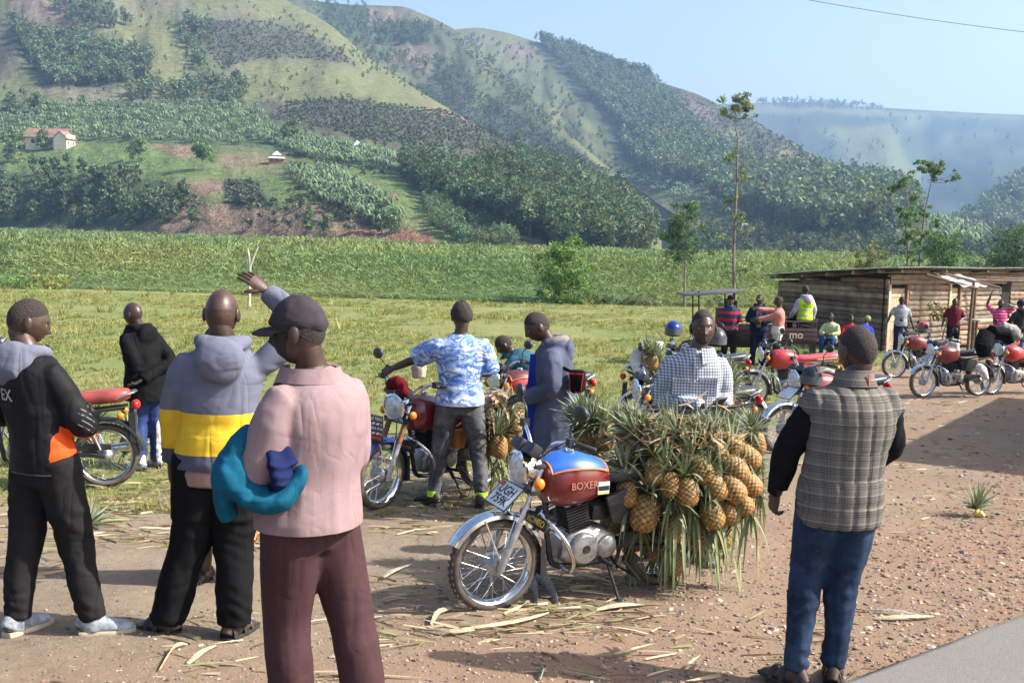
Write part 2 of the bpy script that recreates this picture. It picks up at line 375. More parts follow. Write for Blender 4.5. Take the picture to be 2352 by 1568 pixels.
A = hill('near_hill', -420, 1520, 4, [
    [(-420, 540, 520), (0, 548, 480), (400, 560, 400), (800, 575, 330), (1176, 592, 295), (1520, 612, 290)],
    [(-420, 420, 560), (0, 425, 520), (400, 430, 450), (800, 455, 390), (1000, 480, 370), (1176, 520, 350), (1400, 570, 330), (1520, 590, 330)],
    [(-420, 310, 640), (0, 318, 620), (400, 318, 580), (640, 345, 540), (900, 395, 480), (1176, 440, 430), (1400, 530, 380), (1520, 575, 360)],
    [(-420, 150, 860), (0, 150, 840), (300, 170, 800), (600, 215, 740), (900, 290, 640), (1176, 380, 530), (1400, 490, 430), (1520, 560, 390)],
    [(-420, -190, 1120), (0, -170, 1150), (400, -110, 1120), (640, -8, 1080), (760, 58, 1020), (850, 138, 960), (960, 208, 880), (1050, 262, 800), (1150, 318, 720), (1250, 362, 640), (1330, 403, 560), (1420, 448, 500), (1470, 500, 450), (1520, 550, 400)]],
    [(PALE, [(420, 60), (640, -20), (700, -10), (980, 200), (1000, 240), (700, 160), (480, 230)]),
     (GR_Y, [(560, 20), (640, -30), (710, -20), (985, 205), (1240, 345), (1230, 355), (960, 245), (830, 180), (700, 120), (610, 75)]),
     (GR_Y, [(557, 145), (703, 131), (820, 164), (914, 199), (985, 246), (850, 228), (762, 207), (656, 234), (539, 225)]),
     (PLOT, [(470, 44), (615, 50), (703, 76), (825, 150), (645, 130), (563, 141), (510, 160), (478, 120)]),
     (PLOT, [(600, 250), (800, 232), (1000, 258), (1110, 292), (1200, 345), (1190, 368), (1020, 350), (900, 345), (800, 315), (620, 285)]),
     (PLOT, [(590, 235), (660, 232), (640, 290), (600, 285)]), (BROWN, [(955, 230), (1040, 254), (1140, 308), (1085, 285), (1000, 256)]),
     (PINK, [(20, -40), (200, -40), (185, 70), (90, 60), (20, 20)]), (PLOT, [(-300, 60), (20, 40), (60, 110), (20, 190), (-300, 200)]),
     (GR_Y, [(170, 60), (330, 15), (440, 60), (420, 110), (350, 130), (250, 130)]), (GR_Y, [(345, 120), (430, 100), (450, 180), (380, 195), (340, 190)]),
     (PALE, [(230, -20), (430, -20), (440, 40), (330, 15), (240, 30)]),
     (DARK, [(0, 40), (90, 50), (200, 95), (330, 140), (330, 195), (160, 205), (70, 185), (60, 110)]),
     (PALE, [(60, 200), (330, 200), (380, 230), (180, 250)]), (OLIVE, [(430, 60), (470, 70), (540, 180), (540, 250), (440, 250), (430, 160)]),
     (BANG, [(-300, 240), (400, 235), (530, 215), (620, 290), (900, 360), (900, 400), (560, 335), (-300, 320)]),
     (GR_B, [(-300, 345), (100, 330), (420, 330), (660, 385), (700, 440), (690, 475), (560, 475), (400, 415), (-300, 400)]),
     (BROWN, [(340, 335), (430, 333), (460, 350), (420, 362)]), (BROWN, [(500, 355), (620, 365), (610, 378), (500, 372)]), (GR_Y, [(470, 375), (640, 375), (660, 400), (500, 400)]),
     (DARK, [(-300, 395), (200, 400), (400, 420), (440, 480), (330, 520), (-300, 520)]),
     (BROWN, [(402, 412), (520, 412), (520, 438), (430, 465)]), (PLOTG, [(520, 412), (590, 418), (612, 472), (520, 467)]), (GR_B, [(600, 415), (690, 430), (700, 470), (615, 472)]),
     (BROWN, [(425, 472), (690, 474), (840, 480), (880, 540), (460, 545), (330, 525)]), (RED, [(780, 535), (900, 525), (1070, 545), (1080, 585), (780, 575)]),
     (PALE, [(640, 380), (770, 400), (940, 520), (880, 545), (760, 470)]), (GR_B, [(770, 385), (900, 400), (980, 440), (1000, 500), (930, 500), (850, 455)]),
     (PALE, [(860, 350), (1190, 372), (1260, 400), (1180, 410), (1050, 385), (900, 372)]), (GR_Y, [(1185, 325), (1250, 352), (1430, 440), (1410, 458), (1290, 405)]),
     (DARK, [(930, 400), (1110, 440), (1300, 520), (1200, 560), (1000, 460)]), (DARK, [(1110, 400), (1330, 420), (1480, 520), (1500, 600), (1280, 580), (1150, 470)]), (GR_B, [(950, 460), (1100, 520), (1150, 580), (1000, 560)])],
    OLIVE, .022, 'big green left hill with fields, grassy crest and farm plots on its foot', rows=34, rs=110)
hill('second_hill', 600, 1560, 4, [
    [(600, 100, 1250), (760, 140, 1200), (960, 280, 1060), (1150, 400, 920), (1330, 480, 800), (1560, 560, 700)],
    [(600, 40, 1330), (760, 70, 1300), (900, 150, 1240), (1050, 250, 1100), (1150, 330, 980), (1330, 420, 830), (1560, 530, 710)],
    [(600, -20, 1480), (700, 0, 1470), (800, 11, 1450), (930, 15, 1420), (1000, 44, 1400), (1050, 70, 1360), (1130, 150, 1240), (1250, 262, 1060), (1330, 327, 950), (1400, 386, 860), (1460, 430, 800), (1560, 500, 730)]],
    [(PLOTG, [(940, 195), (1080, 190), (1290, 330), (1400, 395), (1250, 370), (1130, 310), (1000, 240)]), (PINK, [(895, 95), (1000, 105), (985, 165), (900, 155)]),
     (PLOT, [(1000, 60), (1060, 80), (1290, 300), (1250, 290), (1100, 150)]), (DARK, [(870, 55), (1000, 55), (990, 105), (870, 100)]), (BROWN, [(1150, 320), (1230, 330), (1320, 390), (1230, 380)]),
     (DARK, [(720, 0), (840, 15), (830, 80), (760, 70)]), (PINK, [(850, 20), (940, 15), (900, 60), (850, 60)]), (GR_Y, [(1040, 75), (1070, 80), (1400, 380), (1400, 400), (1200, 240)]), (GR_B, [(1085, 215), (1115, 205), (1120, 240), (1090, 245)])],
    (.095, .112, .066), .02, 'second hill spur behind with dark blue green crop plots', rows=30, rs=90)
hill('wooded_hill', 960, 2260, 4, [
    [(960, 300, 1500), (1200, 400, 1200), (1400, 520, 900), (1600, 600, 560), (1900, 615, 420), (2260, 620, 420)],
    [(960, 200, 1600), (1200, 300, 1350), (1400, 430, 1000), (1600, 530, 640), (1800, 555, 520), (2000, 560, 480), (2260, 580, 470)],
    [(960, 130, 1700), (1200, 200, 1500), (1400, 320, 1220), (1600, 420, 900), (1800, 460, 720), (2000, 485, 640), (2260, 545, 560)],
    [(960, 95, 1850), (1040, 68, 1850), (1100, 63, 1830), (1160, 74, 1800), (1230, 95, 1740), (1300, 115, 1700), (1400, 158, 1620), (1500, 184, 1540), (1600, 215, 1440), (1700, 263, 1330), (1800, 318, 1180), (1850, 345, 1100), (1950, 396, 940), (2000, 424, 860), (2100, 480, 740), (2260, 540, 600)]],
    [(GR_Y, [(1000, 55), (1240, 90), (1230, 115), (1060, 105)]), (PINK, [(1160, 105), (1225, 110), (1215, 140), (1175, 135)]),
     (DARK, [(1235, 85), (1480, 165), (1570, 265), (1650, 345), (1760, 400), (2000, 425), (2150, 500), (2060, 570), (1800, 560), (1640, 500), (1500, 430), (1400, 335), (1330, 250)]),
     (PLOT, [(1480, 172), (1720, 265), (1990, 425), (1760, 402), (1640, 345), (1570, 265)]), (GR_Y, [(1760, 345), (1815, 341), (1855, 362), (1785, 366)]), (GR_Y, [(1640, 290), (1700, 300), (1735, 335), (1660, 325)]),
     (GR_Y, [(1690, 255), (2000, 418), (1990, 430), (1850, 350)]), (PINK, [(1560, 215), (1640, 250), (1660, 300), (1590, 260)]),
     (BANG, [(1440, 395), (1560, 420), (1700, 480), (1690, 510), (1500, 450)]), (PALE, [(1600, 505), (1800, 525), (1950, 575), (1850, 590), (1640, 545)]), (GR_B, [(1600, 540), (1850, 570), (1900, 610), (1620, 590)]), (BANG, [(2140, 500), (2360, 540), (2360, 580), (2150, 560)])],
    OLIVE, .022, 'third hill with a eucalyptus forest down its left face', rows=30, rs=90)
hill('far_ridge', 1500, 2900, 6, [
    [(1500, 600, 1900), (2080, 600, 1700), (2900, 600, 1500)],
    [(1500, 480, 2300), (1900, 430, 2300), (2060, 450, 2100), (2095, 470, 2400), (2200, 440, 2250), (2400, 430, 1900), (2900, 420, 1800)],
    [(1500, 320, 2900), (1850, 300, 2700), (2060, 320, 2600), (2110, 340, 3000), (2250, 320, 2800), (2500, 340, 2500), (2900, 320, 2500)],
    [(1500, 245, 3400), (1700, 238, 3400), (1850, 234, 3350), (1950, 243, 3350), (2100, 252, 3400), (2250, 260, 3350), (2352, 264, 3300), (2900, 285, 3200)]],
    [(OLIVE, [(1700, 240), (2350, 265), (2350, 275), (1700, 255)]), (OLIVE, [(1880, 300), (2050, 280), (2090, 380), (2080, 440), (1960, 380)])],
    (.05, .075, .05), .022, 'far hazy blue ridge closing the valley', rows=26, rs=140)
hill('shaded_spur', 2020, 3000, 6, [
    [(2020, 612, 900), (2352, 615, 850), (3000, 620, 800)],
    [(2020, 600, 950), (2200, 560, 1000), (2352, 520, 1000), (2600, 480, 1000), (3000, 450, 1000)],
    [(2020, 590, 1000), (2180, 530, 1100), (2280, 455, 1250), (2352, 405, 1350), (2500, 340, 1500), (3000, 250, 1700)]],
    [], (.05, .075, .045), .05, 'dark blue wooded spur at the right edge of the valley', rows=20, rs=90)
# ------------------------------------------------------------ haze
def haze():
    mb = MB(); mb.box((0, 2000, 198), (6000, 4200, 408))
    o = mb.build('haze', [], None, False); o['kind'] = 'stuff'; o['label'] = 'pale blue morning haze filling the valley air'
    m = bpy.data.materials.new('haze_air'); m.use_nodes = True; t = m.node_tree; t.nodes.clear()
    v = t.nodes.new('ShaderNodeVolumePrincipled'); v.inputs['Color'].default_value = (.34, .53, .84, 1); v.inputs['Density'].default_value = HAZE; v.inputs['Anisotropy'].default_value = .25
    q = t.nodes.new('ShaderNodeOutputMaterial'); t.links.new(v.outputs[0], q.inputs['Volume']); o.data.materials.clear(); o.data.materials.append(m)
HAZE = .00022
haze()
# ------------------------------------------------------------ vegetation
def foliage(name='foliage', tr=.28, rough=.55):
    if name in _M: return _M[name]
    m = NT(name); at = m.n('VertexColor', layer_name='Col'); t = m.t
    d = m.b; m.l(at.outputs[0], d.inputs['Base Color']); m.set(rough, spec=.12)
    tl = m.n('BsdfTranslucent'); mm = m.mix(1., at.outputs[0], (1, 1, .45), 'MULTIPLY'); m.l(mm, tl.inputs[0])
    x = m.n('MixShader'); x.inputs[0].default_value = tr; m.l(d.outputs[0], x.inputs[1]); m.l(tl.outputs[0], x.inputs[2])
    m.l(x.outputs[0], t.nodes['Material Output'].inputs['Surface']); _M[name] = m.m; return m.m
BARK = M('bark', (.16, .125, .095), .9, bump=.5, bs=30); BARKP = M('pale_bark', (.36, .33, .28), .85, bump=.4, bs=20)
def unit(n): v = rng.normal(size=(n, 3)); return v/np.linalg.norm(v, axis=1)[:, None]
def leafquads(c, size, col, elong=2.2, droop=0., up=None):
    """leaf rhombs at centres c (n,3); size (n,), col (n,3)"""
    n = len(c); a = unit(n)
    if droop: a[:, 2] -= droop; a /= np.linalg.norm(a, axis=1)[:, None]
    b = np.cross(a, unit(n)); b /= np.linalg.norm(b, axis=1)[:, None]+1e-9
    s = size[:, None]; v = np.stack([c-a*s*.5+b*s/elong*.62, c+a*s*.62, c-a*s*.5-b*s/elong*.62], 1).reshape(-1, 3)
    f = np.arange(3*n).reshape(n, 3); return v, f, np.repeat(col, 3, 0)
def tri(f): return f if f.shape[1] == 3 else np.concatenate([f[:, [0, 1, 2]], f[:, [0, 2, 3]]])
def clumps(cent, rad, per, size, base, jit=.25, elong=2.2, droop=0.):
    """leaves round clump centres; clump colour and leaf colour vary"""
    V_ = []; C_ = []; S_ = []
    for c, r in zip(cent, rad):
        k = max(3, int(per*(r**2)/np.mean(np.square(rad)))); d = unit(k)*(rng.random((k, 1))**.45)*np.array([r, r, r*.8])
        V_.append(c+d); cc = np.array(base)*(1+jit*rng.normal()*.6); cc = cc*np.array([1+.25*rng.normal()*jit, 1, 1]); C_.append(cc*(1+jit*.7*rng.normal(size=(k, 1)))); S_.append(size*rng.uniform(.7, 1.35, k))
    return leafquads(np.concatenate(V_), np.concatenate(S_), np.clip(np.concatenate(C_), .006, 1), elong, droop)
def rep(bv, bf, bc, pos, sc, rot, cj, tilt=0.):
    """replicate a base mesh: pos (n,3), sc (n,) or (n,3), rot (n,), colour multiplier cj (n,) or (n,3)"""
    n = len(pos); sc = np.asarray(sc, float); sc = sc[:, None]*np.ones(3) if sc.ndim == 1 else sc
    cj = np.asarray(cj, float); cj = cj[:, None]*np.ones(3) if cj.ndim == 1 else cj
    v = bv[None]*sc[:, None]; c, s = np.cos(rot)[:, None], np.sin(rot)[:, None]
    v = np.stack([v[..., 0]*c-v[..., 1]*s, v[..., 0]*s+v[..., 1]*c, v[..., 2]], -1)
    if tilt: v[..., :2] += v[..., 2:3]*rng.normal(size=(n, 1, 2))*tilt
    v = v+np.asarray(pos)[:, None]; f = bf[None]+(np.arange(n)*len(bv))[:, None, None]
    return v.reshape(-1, 3), f.reshape(-1, bf.shape[1]), np.clip((bc[None]*cj[:, None]).reshape(-1, 3), .004, 1)
def stuff(name, parts, mats, label, smooth=False):
    V_ = []; F_ = []; C_ = []; k = 0
    for v, f, c in parts: V_.append(v); F_.append(f+k); C_.append(c); k += len(v)
    o = link(name, np_mesh(name, np.concatenate(V_), np.concatenate(F_), mats, smooth, np.concatenate(C_))); o['kind'] = 'stuff'; o['label'] = label; return o
def blades(n, h, spread, w, col, bend=.35, jit=.25, one=False):
    """a tuft of n bent 2-quad blades"""
    v = []; c = []; f = []
    for i in range(n):
        th = rng.uniform(0, 2*PI); r0 = spread*.35*math.sqrt(rng.random()); hh = h*rng.uniform(.55, 1.1); o = np.array([r0*math.cos(th), r0*math.sin(th), 0])
        d = np.array([math.cos(th+rng.normal()*.6), math.sin(th+rng.normal()*.6), 0]); sd = np.array([-d[1], d[0], 0])*w
        b = bend*hh*rng.uniform(.3, 1.5); m_ = o+d*b*.35+np.array([0, 0, hh*.6]); t = o+d*b*1.1+np.array([0, 0, hh])
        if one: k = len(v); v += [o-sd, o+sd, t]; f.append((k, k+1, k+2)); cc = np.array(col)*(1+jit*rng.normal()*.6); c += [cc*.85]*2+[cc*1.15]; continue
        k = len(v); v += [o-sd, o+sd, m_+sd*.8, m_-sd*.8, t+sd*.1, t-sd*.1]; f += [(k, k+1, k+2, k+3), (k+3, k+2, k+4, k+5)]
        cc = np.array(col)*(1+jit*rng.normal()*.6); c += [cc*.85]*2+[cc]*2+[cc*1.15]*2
    return np.array(v), np.array(f), np.clip(np.array(c), .005, 1)
FOL = foliage()
# --- papyrus swamp
def papyrus():
    parts = []; bases = []
    for k in range(8):
        nl, nb, wk = (66, 14, 1.) if k < 4 else (30, 9, 1.5)
        v, f, c = blades(nb, 2.1, 2.2, .018*wk, (.12, .175, .07), .42, .3, k > 3); f = tri(f)
        cen = np.stack([rng.normal(0, .75, nl), rng.normal(0, .75, nl), rng.uniform(1.4, 2.4, nl)], 1)
        lv, lf, lc = leafquads(cen, rng.uniform(.4, .8, nl)*wk**.7, np.array((.165, .225, .095))*(1+.26*rng.normal(size=(nl, 1))), 8., -.1)
        bases.append((np.concatenate([v, lv]), np.concatenate([f, lf+len(v)]), np.concatenate([c, lc])))
    pts = []; y = 84.
    while y < 560:
        st = .95*(y/86)**.95; hw = y*.47+8; n = int(2*hw/st*1.0)
        xs = np.linspace(-hw, hw, n)+rng.normal(0, st*.35, n); pts.append(np.stack([xs, y+rng.normal(0, st*.4, n), np.full(n, st/.95)], 1)); y += st*1.15
    p = np.concatenate(pts)
    far = np.interp(p[:, 0]/p[:, 1], [-.45, -.25, 0, .2, .45], [500, 420, 300, 300, 330]); nearx = 86+fbm(np.stack([p[:, 0]*.05, p[:, 0]*0, p[:, 0]*0], 1), 2)*2.5
    p = p[(p[:, 1] < far) & (p[:, 1] > nearx)]; n = len(p); z = np.interp(p[:, 1], _gy, _gz)-.1
    big = fbm(np.stack([p[:, 0]*.05, p[:, 1]*.025, p[:, 0]*0], 1), 4); hs = (1+.22*big+.12*rng.normal(size=n))*np.clip(.16+(p[:, 1]-86)/40, .16, 1)
    yel = np.clip(big*1.3+.1*rng.normal(size=n), -1, 1)
    cj = np.stack([1+.28*yel, 1+.10*yel, 1+.05*yel], 1)*(1+.16*rng.normal(size=(n, 1)))
    w = np.sqrt(p[:, 2]); sc = np.stack([w*1.05, w*1.05, np.clip(hs, .2, 1.5)*np.minimum(w, 1.15)], 1)
    idx = np.where(p[:, 1] < 135, rng.integers(0, 4, n), rng.integers(4, 8, n))
    for k in range(8):
        q = idx == k; parts.append(rep(*bases[k], np.stack([p[q, 0], p[q, 1], z[q]], 1), sc[q], rng.uniform(0, 6.28, q.sum()), cj[q]))
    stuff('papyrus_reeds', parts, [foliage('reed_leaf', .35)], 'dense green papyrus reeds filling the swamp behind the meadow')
papyrus()
# --- meadow grass
def meadow():
    parts = []
    b0 = [blades(16, .055, .2, .005, (.215, .225, .078), .9, .35, True) for _ in range(4)]; b1 = [blades(40, .26, .34, .007, (.30, .29, .115), .6, .35, True) for _ in range(3)]; b2 = [blades(26, .16, .34, .010, (.15, .205, .06), .9, .3, True) for _ in range(3)]
    n = 26000; y = 9+77*rng.random(n)**1.9; x = rng.uniform(-1, 1, n)*(y*.48+1); d = (y-grassline(x))
    pn = fbm(np.stack([x*.5, y*.5, x*0], 1), 3); keep = (d > -1.2+rng.normal(size=n)*.9) & (pn > -.75); x, y, pn = x[keep], y[keep], pn[keep]; n = len(x)
    P_ = np.stack([x, y, np.interp(y, _gy, _gz)+.0], 1); sc = np.clip(y/16, .8, 3.2)*rng.uniform(.6, 1.4, n); sc = np.stack([sc, sc, np.clip(sc, .6, 2.2)*rng.uniform(.6, 1.1, n)], 1)
    idx = rng.integers(0, 4, n); c3 = np.stack([1+.3*pn, 1+.12*pn, 1+.2*pn], 1)*(1+.15*rng.normal(size=(n, 1)))
    for k in range(4): q = idx == k; parts.append(rep(*b0[k], P_[q], sc[q], rng.uniform(0, 6, q.sum()), c3[q]))
    for B, cnt, lo, ex in ((b1, 270, 10, 1.4), (b2, 240, 10, 1.3)):
        y = lo+74*rng.random(cnt)**ex; x = rng.uniform(-1, 1, cnt)*(y*.48+1); k_ = y > grassline(x)+.6; x, y = x[k_], y[k_]; n = len(x); idx = rng.integers(0, 3, n)
        P_ = np.stack([x, y, np.interp(y, _gy, _gz)-.02], 1)
        for k in range(3): q = idx == k; parts.append(rep(*B[k], P_[q], rng.uniform(.5, 1.5, q.sum())*np.clip(y[q]/28, .7, 1.9), rng.uniform(0, 6, q.sum()), rng.uniform(.7, 1.2, q.sum())))
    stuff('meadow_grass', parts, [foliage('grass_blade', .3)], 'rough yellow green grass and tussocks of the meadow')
meadow()
# --- hillside scatter
def on_hill(name, pts):
    H = HILLS[name]; out = []
    for (x, y) in pts:
        j = int(np.clip(round((x-H['xs'][0])/(H['xs'][1]-H['xs'][0])), 0, len(H['xs'])-1)); c = H['yy'][:, j]
        i = int(np.searchsorted(-c, -y)); i = min(max(i, 1), len(c)-1); t = np.clip((c[i-1]-y)/max(c[i-1]-c[i], 1e-6), 0, 1)
        out.append(H['P'][i-1, j]*(1-t)+H['P'][i, j]*t)
    return np.array(out).reshape(-1, 3)
def inside(poly, n):
    a = np.array(poly, float); lo, hi = a.min(0), a.max(0); o = np.zeros((0, 2))
    while len(o) < n:
        q = lo+(hi-lo)*rng.random((n*2, 2)); o = np.concatenate([o, q[inpoly(q[:, 0], q[:, 1], poly)]])
    return o[:n]
def treebase(k, h=1., w=.32, base=(.095, .138, .072), trunk=.22, leaves=90, seed=0, size=.13):
    cen = []; rad = []
    for i in range(k): t = trunk+(1-trunk)*(i+.5)/k; r = w*math.sin(PI*min(1, max(.12, (t-trunk)/(1-trunk)*.86+.12)))*.75+.05; a = rng.uniform(0, 6.28); cen.append((math.cos(a)*r*.55, math.sin(a)*r*.55, t*h*.97)); rad.append(max(.09, r*.7))
    v, f, c = clumps(np.array(cen), rad, leaves/k, size, base, .3, 1.7)
    mb = MB(); mb.tube([(0, 0, -.03), (.01, 0, .35), (0, 0, .8)], [.018, .013, .005], 4, False)
    tv = np.array([tuple(p) for p in mb.v]); tf = np.array([q for q in mb.f if len(q) == 4]); tc = np.tile(np.array((.14, .11, .085)), (len(tv), 1))
    return np.concatenate([v, tv]), np.concatenate([f, tri(tf)+len(v)]), np.concatenate([c, tc])
TB = [treebase(5, leaves=75) for _ in range(4)]; TBN = [treebase(9, leaves=230, size=.075, w=.30) for _ in range(4)]; SB = [treebase(5, w=.55, trunk=.0, leaves=60, size=.2, base=(.07,.10,.045)) for _ in range(3)]
def wood(name, hl, polys, hgt, label, base=TB, cj=1., minh=.7):
    parts = []
    for poly, n in polys:
        q = inside(poly, n); p = on_hill(hl, q); idx = rng.integers(0, len(base), n); s = hgt*rng.uniform(minh, 1.25, n); cc = cj*(1+.22*rng.normal(size=n))
        for k in range(len(base)):
            m = idx == k
            if m.any(): parts.append(rep(*base[k], p[m], s[m], rng.uniform(0, 6.28, m.sum()), np.stack([cc[m]*rng.uniform(.85, 1.25, m.sum()), cc[m], cc[m]*rng.uniform(.8, 1.2, m.sum())], 1)))
    return stuff(name, parts, [FOL], label)
wood('eucalyptus_forest', 'wooded_hill', [([(1232, 95), (1300, 108), (1480, 172), (1560, 262), (1640, 340), (1540, 400), (1470, 340), (1380, 250), (1320, 190)], 1500), ([(1420, 330), (1560, 300), (1650, 345), (1760, 402), (1900, 425), (1850, 440), (1700, 420), (1560, 430), (1480, 400)], 700),
    ([(1600, 430), (1760, 410), (2060, 430), (2120, 500), (2060, 545), (1900, 555), (1780, 520), (1660, 480)], 900), ([(1240, 96), (1480, 176), (1500, 186), (1250, 110)], 160)], 17, 'dense blue green eucalyptus forest on the third hill')
wood('valley_forest', 'near_hill', [([(1110, 395), (1180, 385), (1330, 420), (1460, 490), (1500, 560), (1480, 600), (1280, 580), (1210, 500), (1120, 430)], 700), ([(925, 385), (1040, 400), (1110, 440), (1200, 500), (1230, 545), (1130, 530), (1010, 470), (930, 420)], 420)], 11.5, 'dark eucalyptus woodland along the foot of the near hill', TBN)
wood('young_woodland', 'near_hill', [([(960, 440), (1040, 470), (1150, 540), (1190, 575), (1040, 570), (985, 520)], 230)], 5, 'pale young woodland below the dark trees', TBN, cj=np.float64(1.45))
wood('gully_woods', 'near_hill', [([(10, 40), (105, 88), (234, 111), (346, 129), (340, 190), (223, 197), (117, 202), (70, 150)], 620), ([(428, 47), (504, 76), (450, 117), (485, 152), (457, 172), (412, 94)], 75), ([(280, 200), (560, 200), (560, 240), (300, 245)], 90), ([(100, 0), (230, 0), (300, 60), (180, 90)], 90)], 11, 'dark woods in the gully of the left hill')
wood('hedge_shrubs', 'near_hill', [([(1110, 280), (1200, 335), (1340, 420), (1400, 450), (1330, 425), (1190, 345), (1100, 290)], 110), ([(-100, 200), (700, 190), (1100, 300), (900, 340), (300, 300), (-100, 300)], 160), ([(-100, 0), (600, 0), (900, 170), (700, 210), (100, 210)], 150), ([(640, 20), (1000, 215), (980, 230), (700, 80)], 60), ([(620, 330), (900, 370), (1100, 400), (1000, 420), (700, 390)], 70), ([(640, 420), (760, 420), (860, 500), (800, 520), (700, 490)], 60)], 3.4, 'scattered dark shrubs and hedges over the left hill', SB)
wood('spur_shrubs', 'second_hill', [([(870, 55), (1000, 60), (985, 105), (870, 100)], 150), ([(700, 0), (840, 12), (960, 150), (900, 180), (760, 80)], 200), ([(960, 130), (1060, 150), (1060, 200), (960, 190)], 50), ([(1000, 60), (1060, 75), (1390, 380), (1200, 380), (1000, 200)], 110)], 9, 'woods and shrubs over the second hill')
wood('ridge_trees', 'far_ridge', [([(1740, 232), (1950, 240), (2030, 248), (2030, 256), (1740, 245)], 160), ([(1760, 260), (2080, 270), (2352, 290), (2352, 480), (2100, 440), (1900, 400)], 50)], 18, 'far trees along the hazy ridge')
wood('spur_woods', 'shaded_spur', [([(2180, 545), (2290, 460), (2380, 400), (2460, 480), (2352, 560), (2150, 590)], 420)], 20, 'hazy woods on the right hand spur')
wood('crest_shrubs', 'wooded_hill', [([(1020, 75), (1220, 100), (1330, 250), (1420, 340), (1500, 420), (1380, 400), (1200, 250), (1060, 110)], 170), ([(1500, 190), (1720, 270), (1960, 410), (1800, 400), (1600, 290)], 60), ([(1600, 500), (1980, 560), (2330, 575), (2330, 600), (1900, 605), (1600, 590)], 330)], 6, 'shrubs and hedges over the third hill and its foot', SB)
def bananas():
    v = []; f = []; c = []
    for i in range(8):
        th = i*2*PI/8+rng.normal()*.3; L = rng.uniform(.5, .8); d = np.array([math.cos(th), math.sin(th), 0]); sd = np.array([-d[1], d[0], 0])*.075; o = np.array([0, 0, .5])
        pr = [o, o+d*L*.4+np.array([0, 0, .38*rng.uniform(.7, 1.3)]), o+d*L*.8+np.array([0, 0, .30*rng.uniform(.3, 1.3)]), o+d*L*1.1+np.array([0, 0, -.05*rng.uniform(-1, 3)])]; k = len(v)
        for q, w in zip(pr, (.3, 1, 1, .15)): v += [q-sd*w, q+sd*w]
        f += [(k+2*j, k+2*j+1, k+2*j+3, k+2*j+2) for j in range(3)]; cc = np.array((.15, .215, .12))*rng.uniform(.75, 1.3); c += [cc]*8
    k = len(v); v += [np.array(p) for p in ((-.04, 0, 0), (.04, 0, 0), (.03, 0, .55), (-.03, 0, .55), (0, -.04, 0), (0, .04, 0), (0, .03, .55), (0, -.03, .55))]; f += [(k, k+1, k+2, k+3), (k+4, k+5, k+6, k+7)]; c += [np.array((.11, .10, .06))]*8
    b = (np.array(v), np.array(f), np.array(c))
    for hl, polys, h, lab in (('near_hill', [([(-200, 255), (250, 235), (420, 245), (540, 215), (600, 260), (640, 310), (560, 335), (-200, 315)], 1000), ([(560, 310), (640, 310), (900, 360), (890, 392), (700, 365)], 330), ([(650, 385), (760, 395), (860, 450), (930, 510), (870, 530), (740, 470), (690, 440)], 330)], 3.9, 'pale green banana plantation on the foot of the left hill'),
            ('wooded_hill', [([(1400, 385), (1560, 410), (1700, 480), (1690, 500), (1480, 440)], 190), ([(2130, 505), (2260, 540), (2255, 565), (2120, 560)], 90)], 5.5, 'banana plantation in the side valley')):
        parts = []
        for poly, n in polys:
            p = on_hill(hl, inside(poly, n)); parts.append(rep(*b, p, h*rng.uniform(.7, 1.25, n), rng.uniform(0, 6.28, n), 1+.2*rng.normal(size=n)))
        stuff('banana_plantation', parts, [FOL], lab)
bananas()
# --- single trees on the hill foot
def tree_mesh(h, w, trunk, k, leaves, size, base, lean=0, tr=.02, forks=3, flat=1., bark=BARK, jit=.3, droop=0., elong=1.9):
    """returns (crown mesh, trunk mesh); crown is leaf clumps round branch ends"""
    mb = MB(); top = Vector((lean*h, 0, h*.9)); mb.tube(smoothpath([(0, 0, -.05*h), (lean*h*.2+.01*h, 0, h*.33), tuple(top)], 4), [tr*h*(1-.85*i/8) for i in range(9)], 7)
    cen = []; rad = []
    for i in range(k):
        t = trunk+(1-trunk)*rng.random()**.9; zz = t*h; prof = math.sin(PI*min(1, max(.1, ((t-trunk)/(1-trunk))*.8+.2)))**.7; rr = w*prof*flat
        a = rng.uniform(0, 6.28); r0 = rr*math.sqrt(rng.random())*.8; x0 = lean*zz; c = Vector((x0+math.cos(a)*r0, math.sin(a)*r0, zz)); cen.append(tuple(c)); rad.append(w*rng.uniform(.2, .36))
        if i < forks*3: mb.tube([(lean*zz*.8, 0, max(.12, zz/h-.22)*h), c*.6+Vector((lean*zz, 0, zz-.08*h))*.4, c], [tr*h*.4, tr*h*.25, tr*h*.1], 4)
    v, f, c = clumps(np.array(cen), rad, leaves/k, size, base, jit, elong, droop)
    return np_mesh('crown', v, f, [FOL], False, np.clip(c, .006, 1)), mb.mesh('trunk', bark)
def plant(name, meshes, loc, s, rz, label, cat='tree', group=None):
    o = empty(name, loc, rz, label, cat, group); o.scale = (s, s, s); link('crown', meshes[0], o); link('trunk', meshes[1], o); return o
GT = [tree_mesh(1, .33, .10, 18, 340, .12, (.12, .165, .085), jit=.25) for _ in range(4)]
q = inside([(-60, 405), (120, 400), (300, 420), (400, 435), (450, 480), (470, 500), (330, 522), (100, 530), (-60, 530)], 100); q = q[np.argsort(q[:, 1])]
for i, p in enumerate(on_hill('near_hill', q)): plant('eucalyptus_tree', GT[i % 4], p, random.uniform(6.5, 11), random.uniform(0, 6), 'young blue green eucalyptus in the plantation below the cream house', 'tree', 'young plantation eucalyptus trees')
GT2 = [tree_mesh(1, .50, .10, 24, 520, .11, (.12, .175, .075)) for _ in range(2)]+[tree_mesh(1, .34, .14, 18, 380, .10, (.135, .165, .10)) for _ in range(2)]
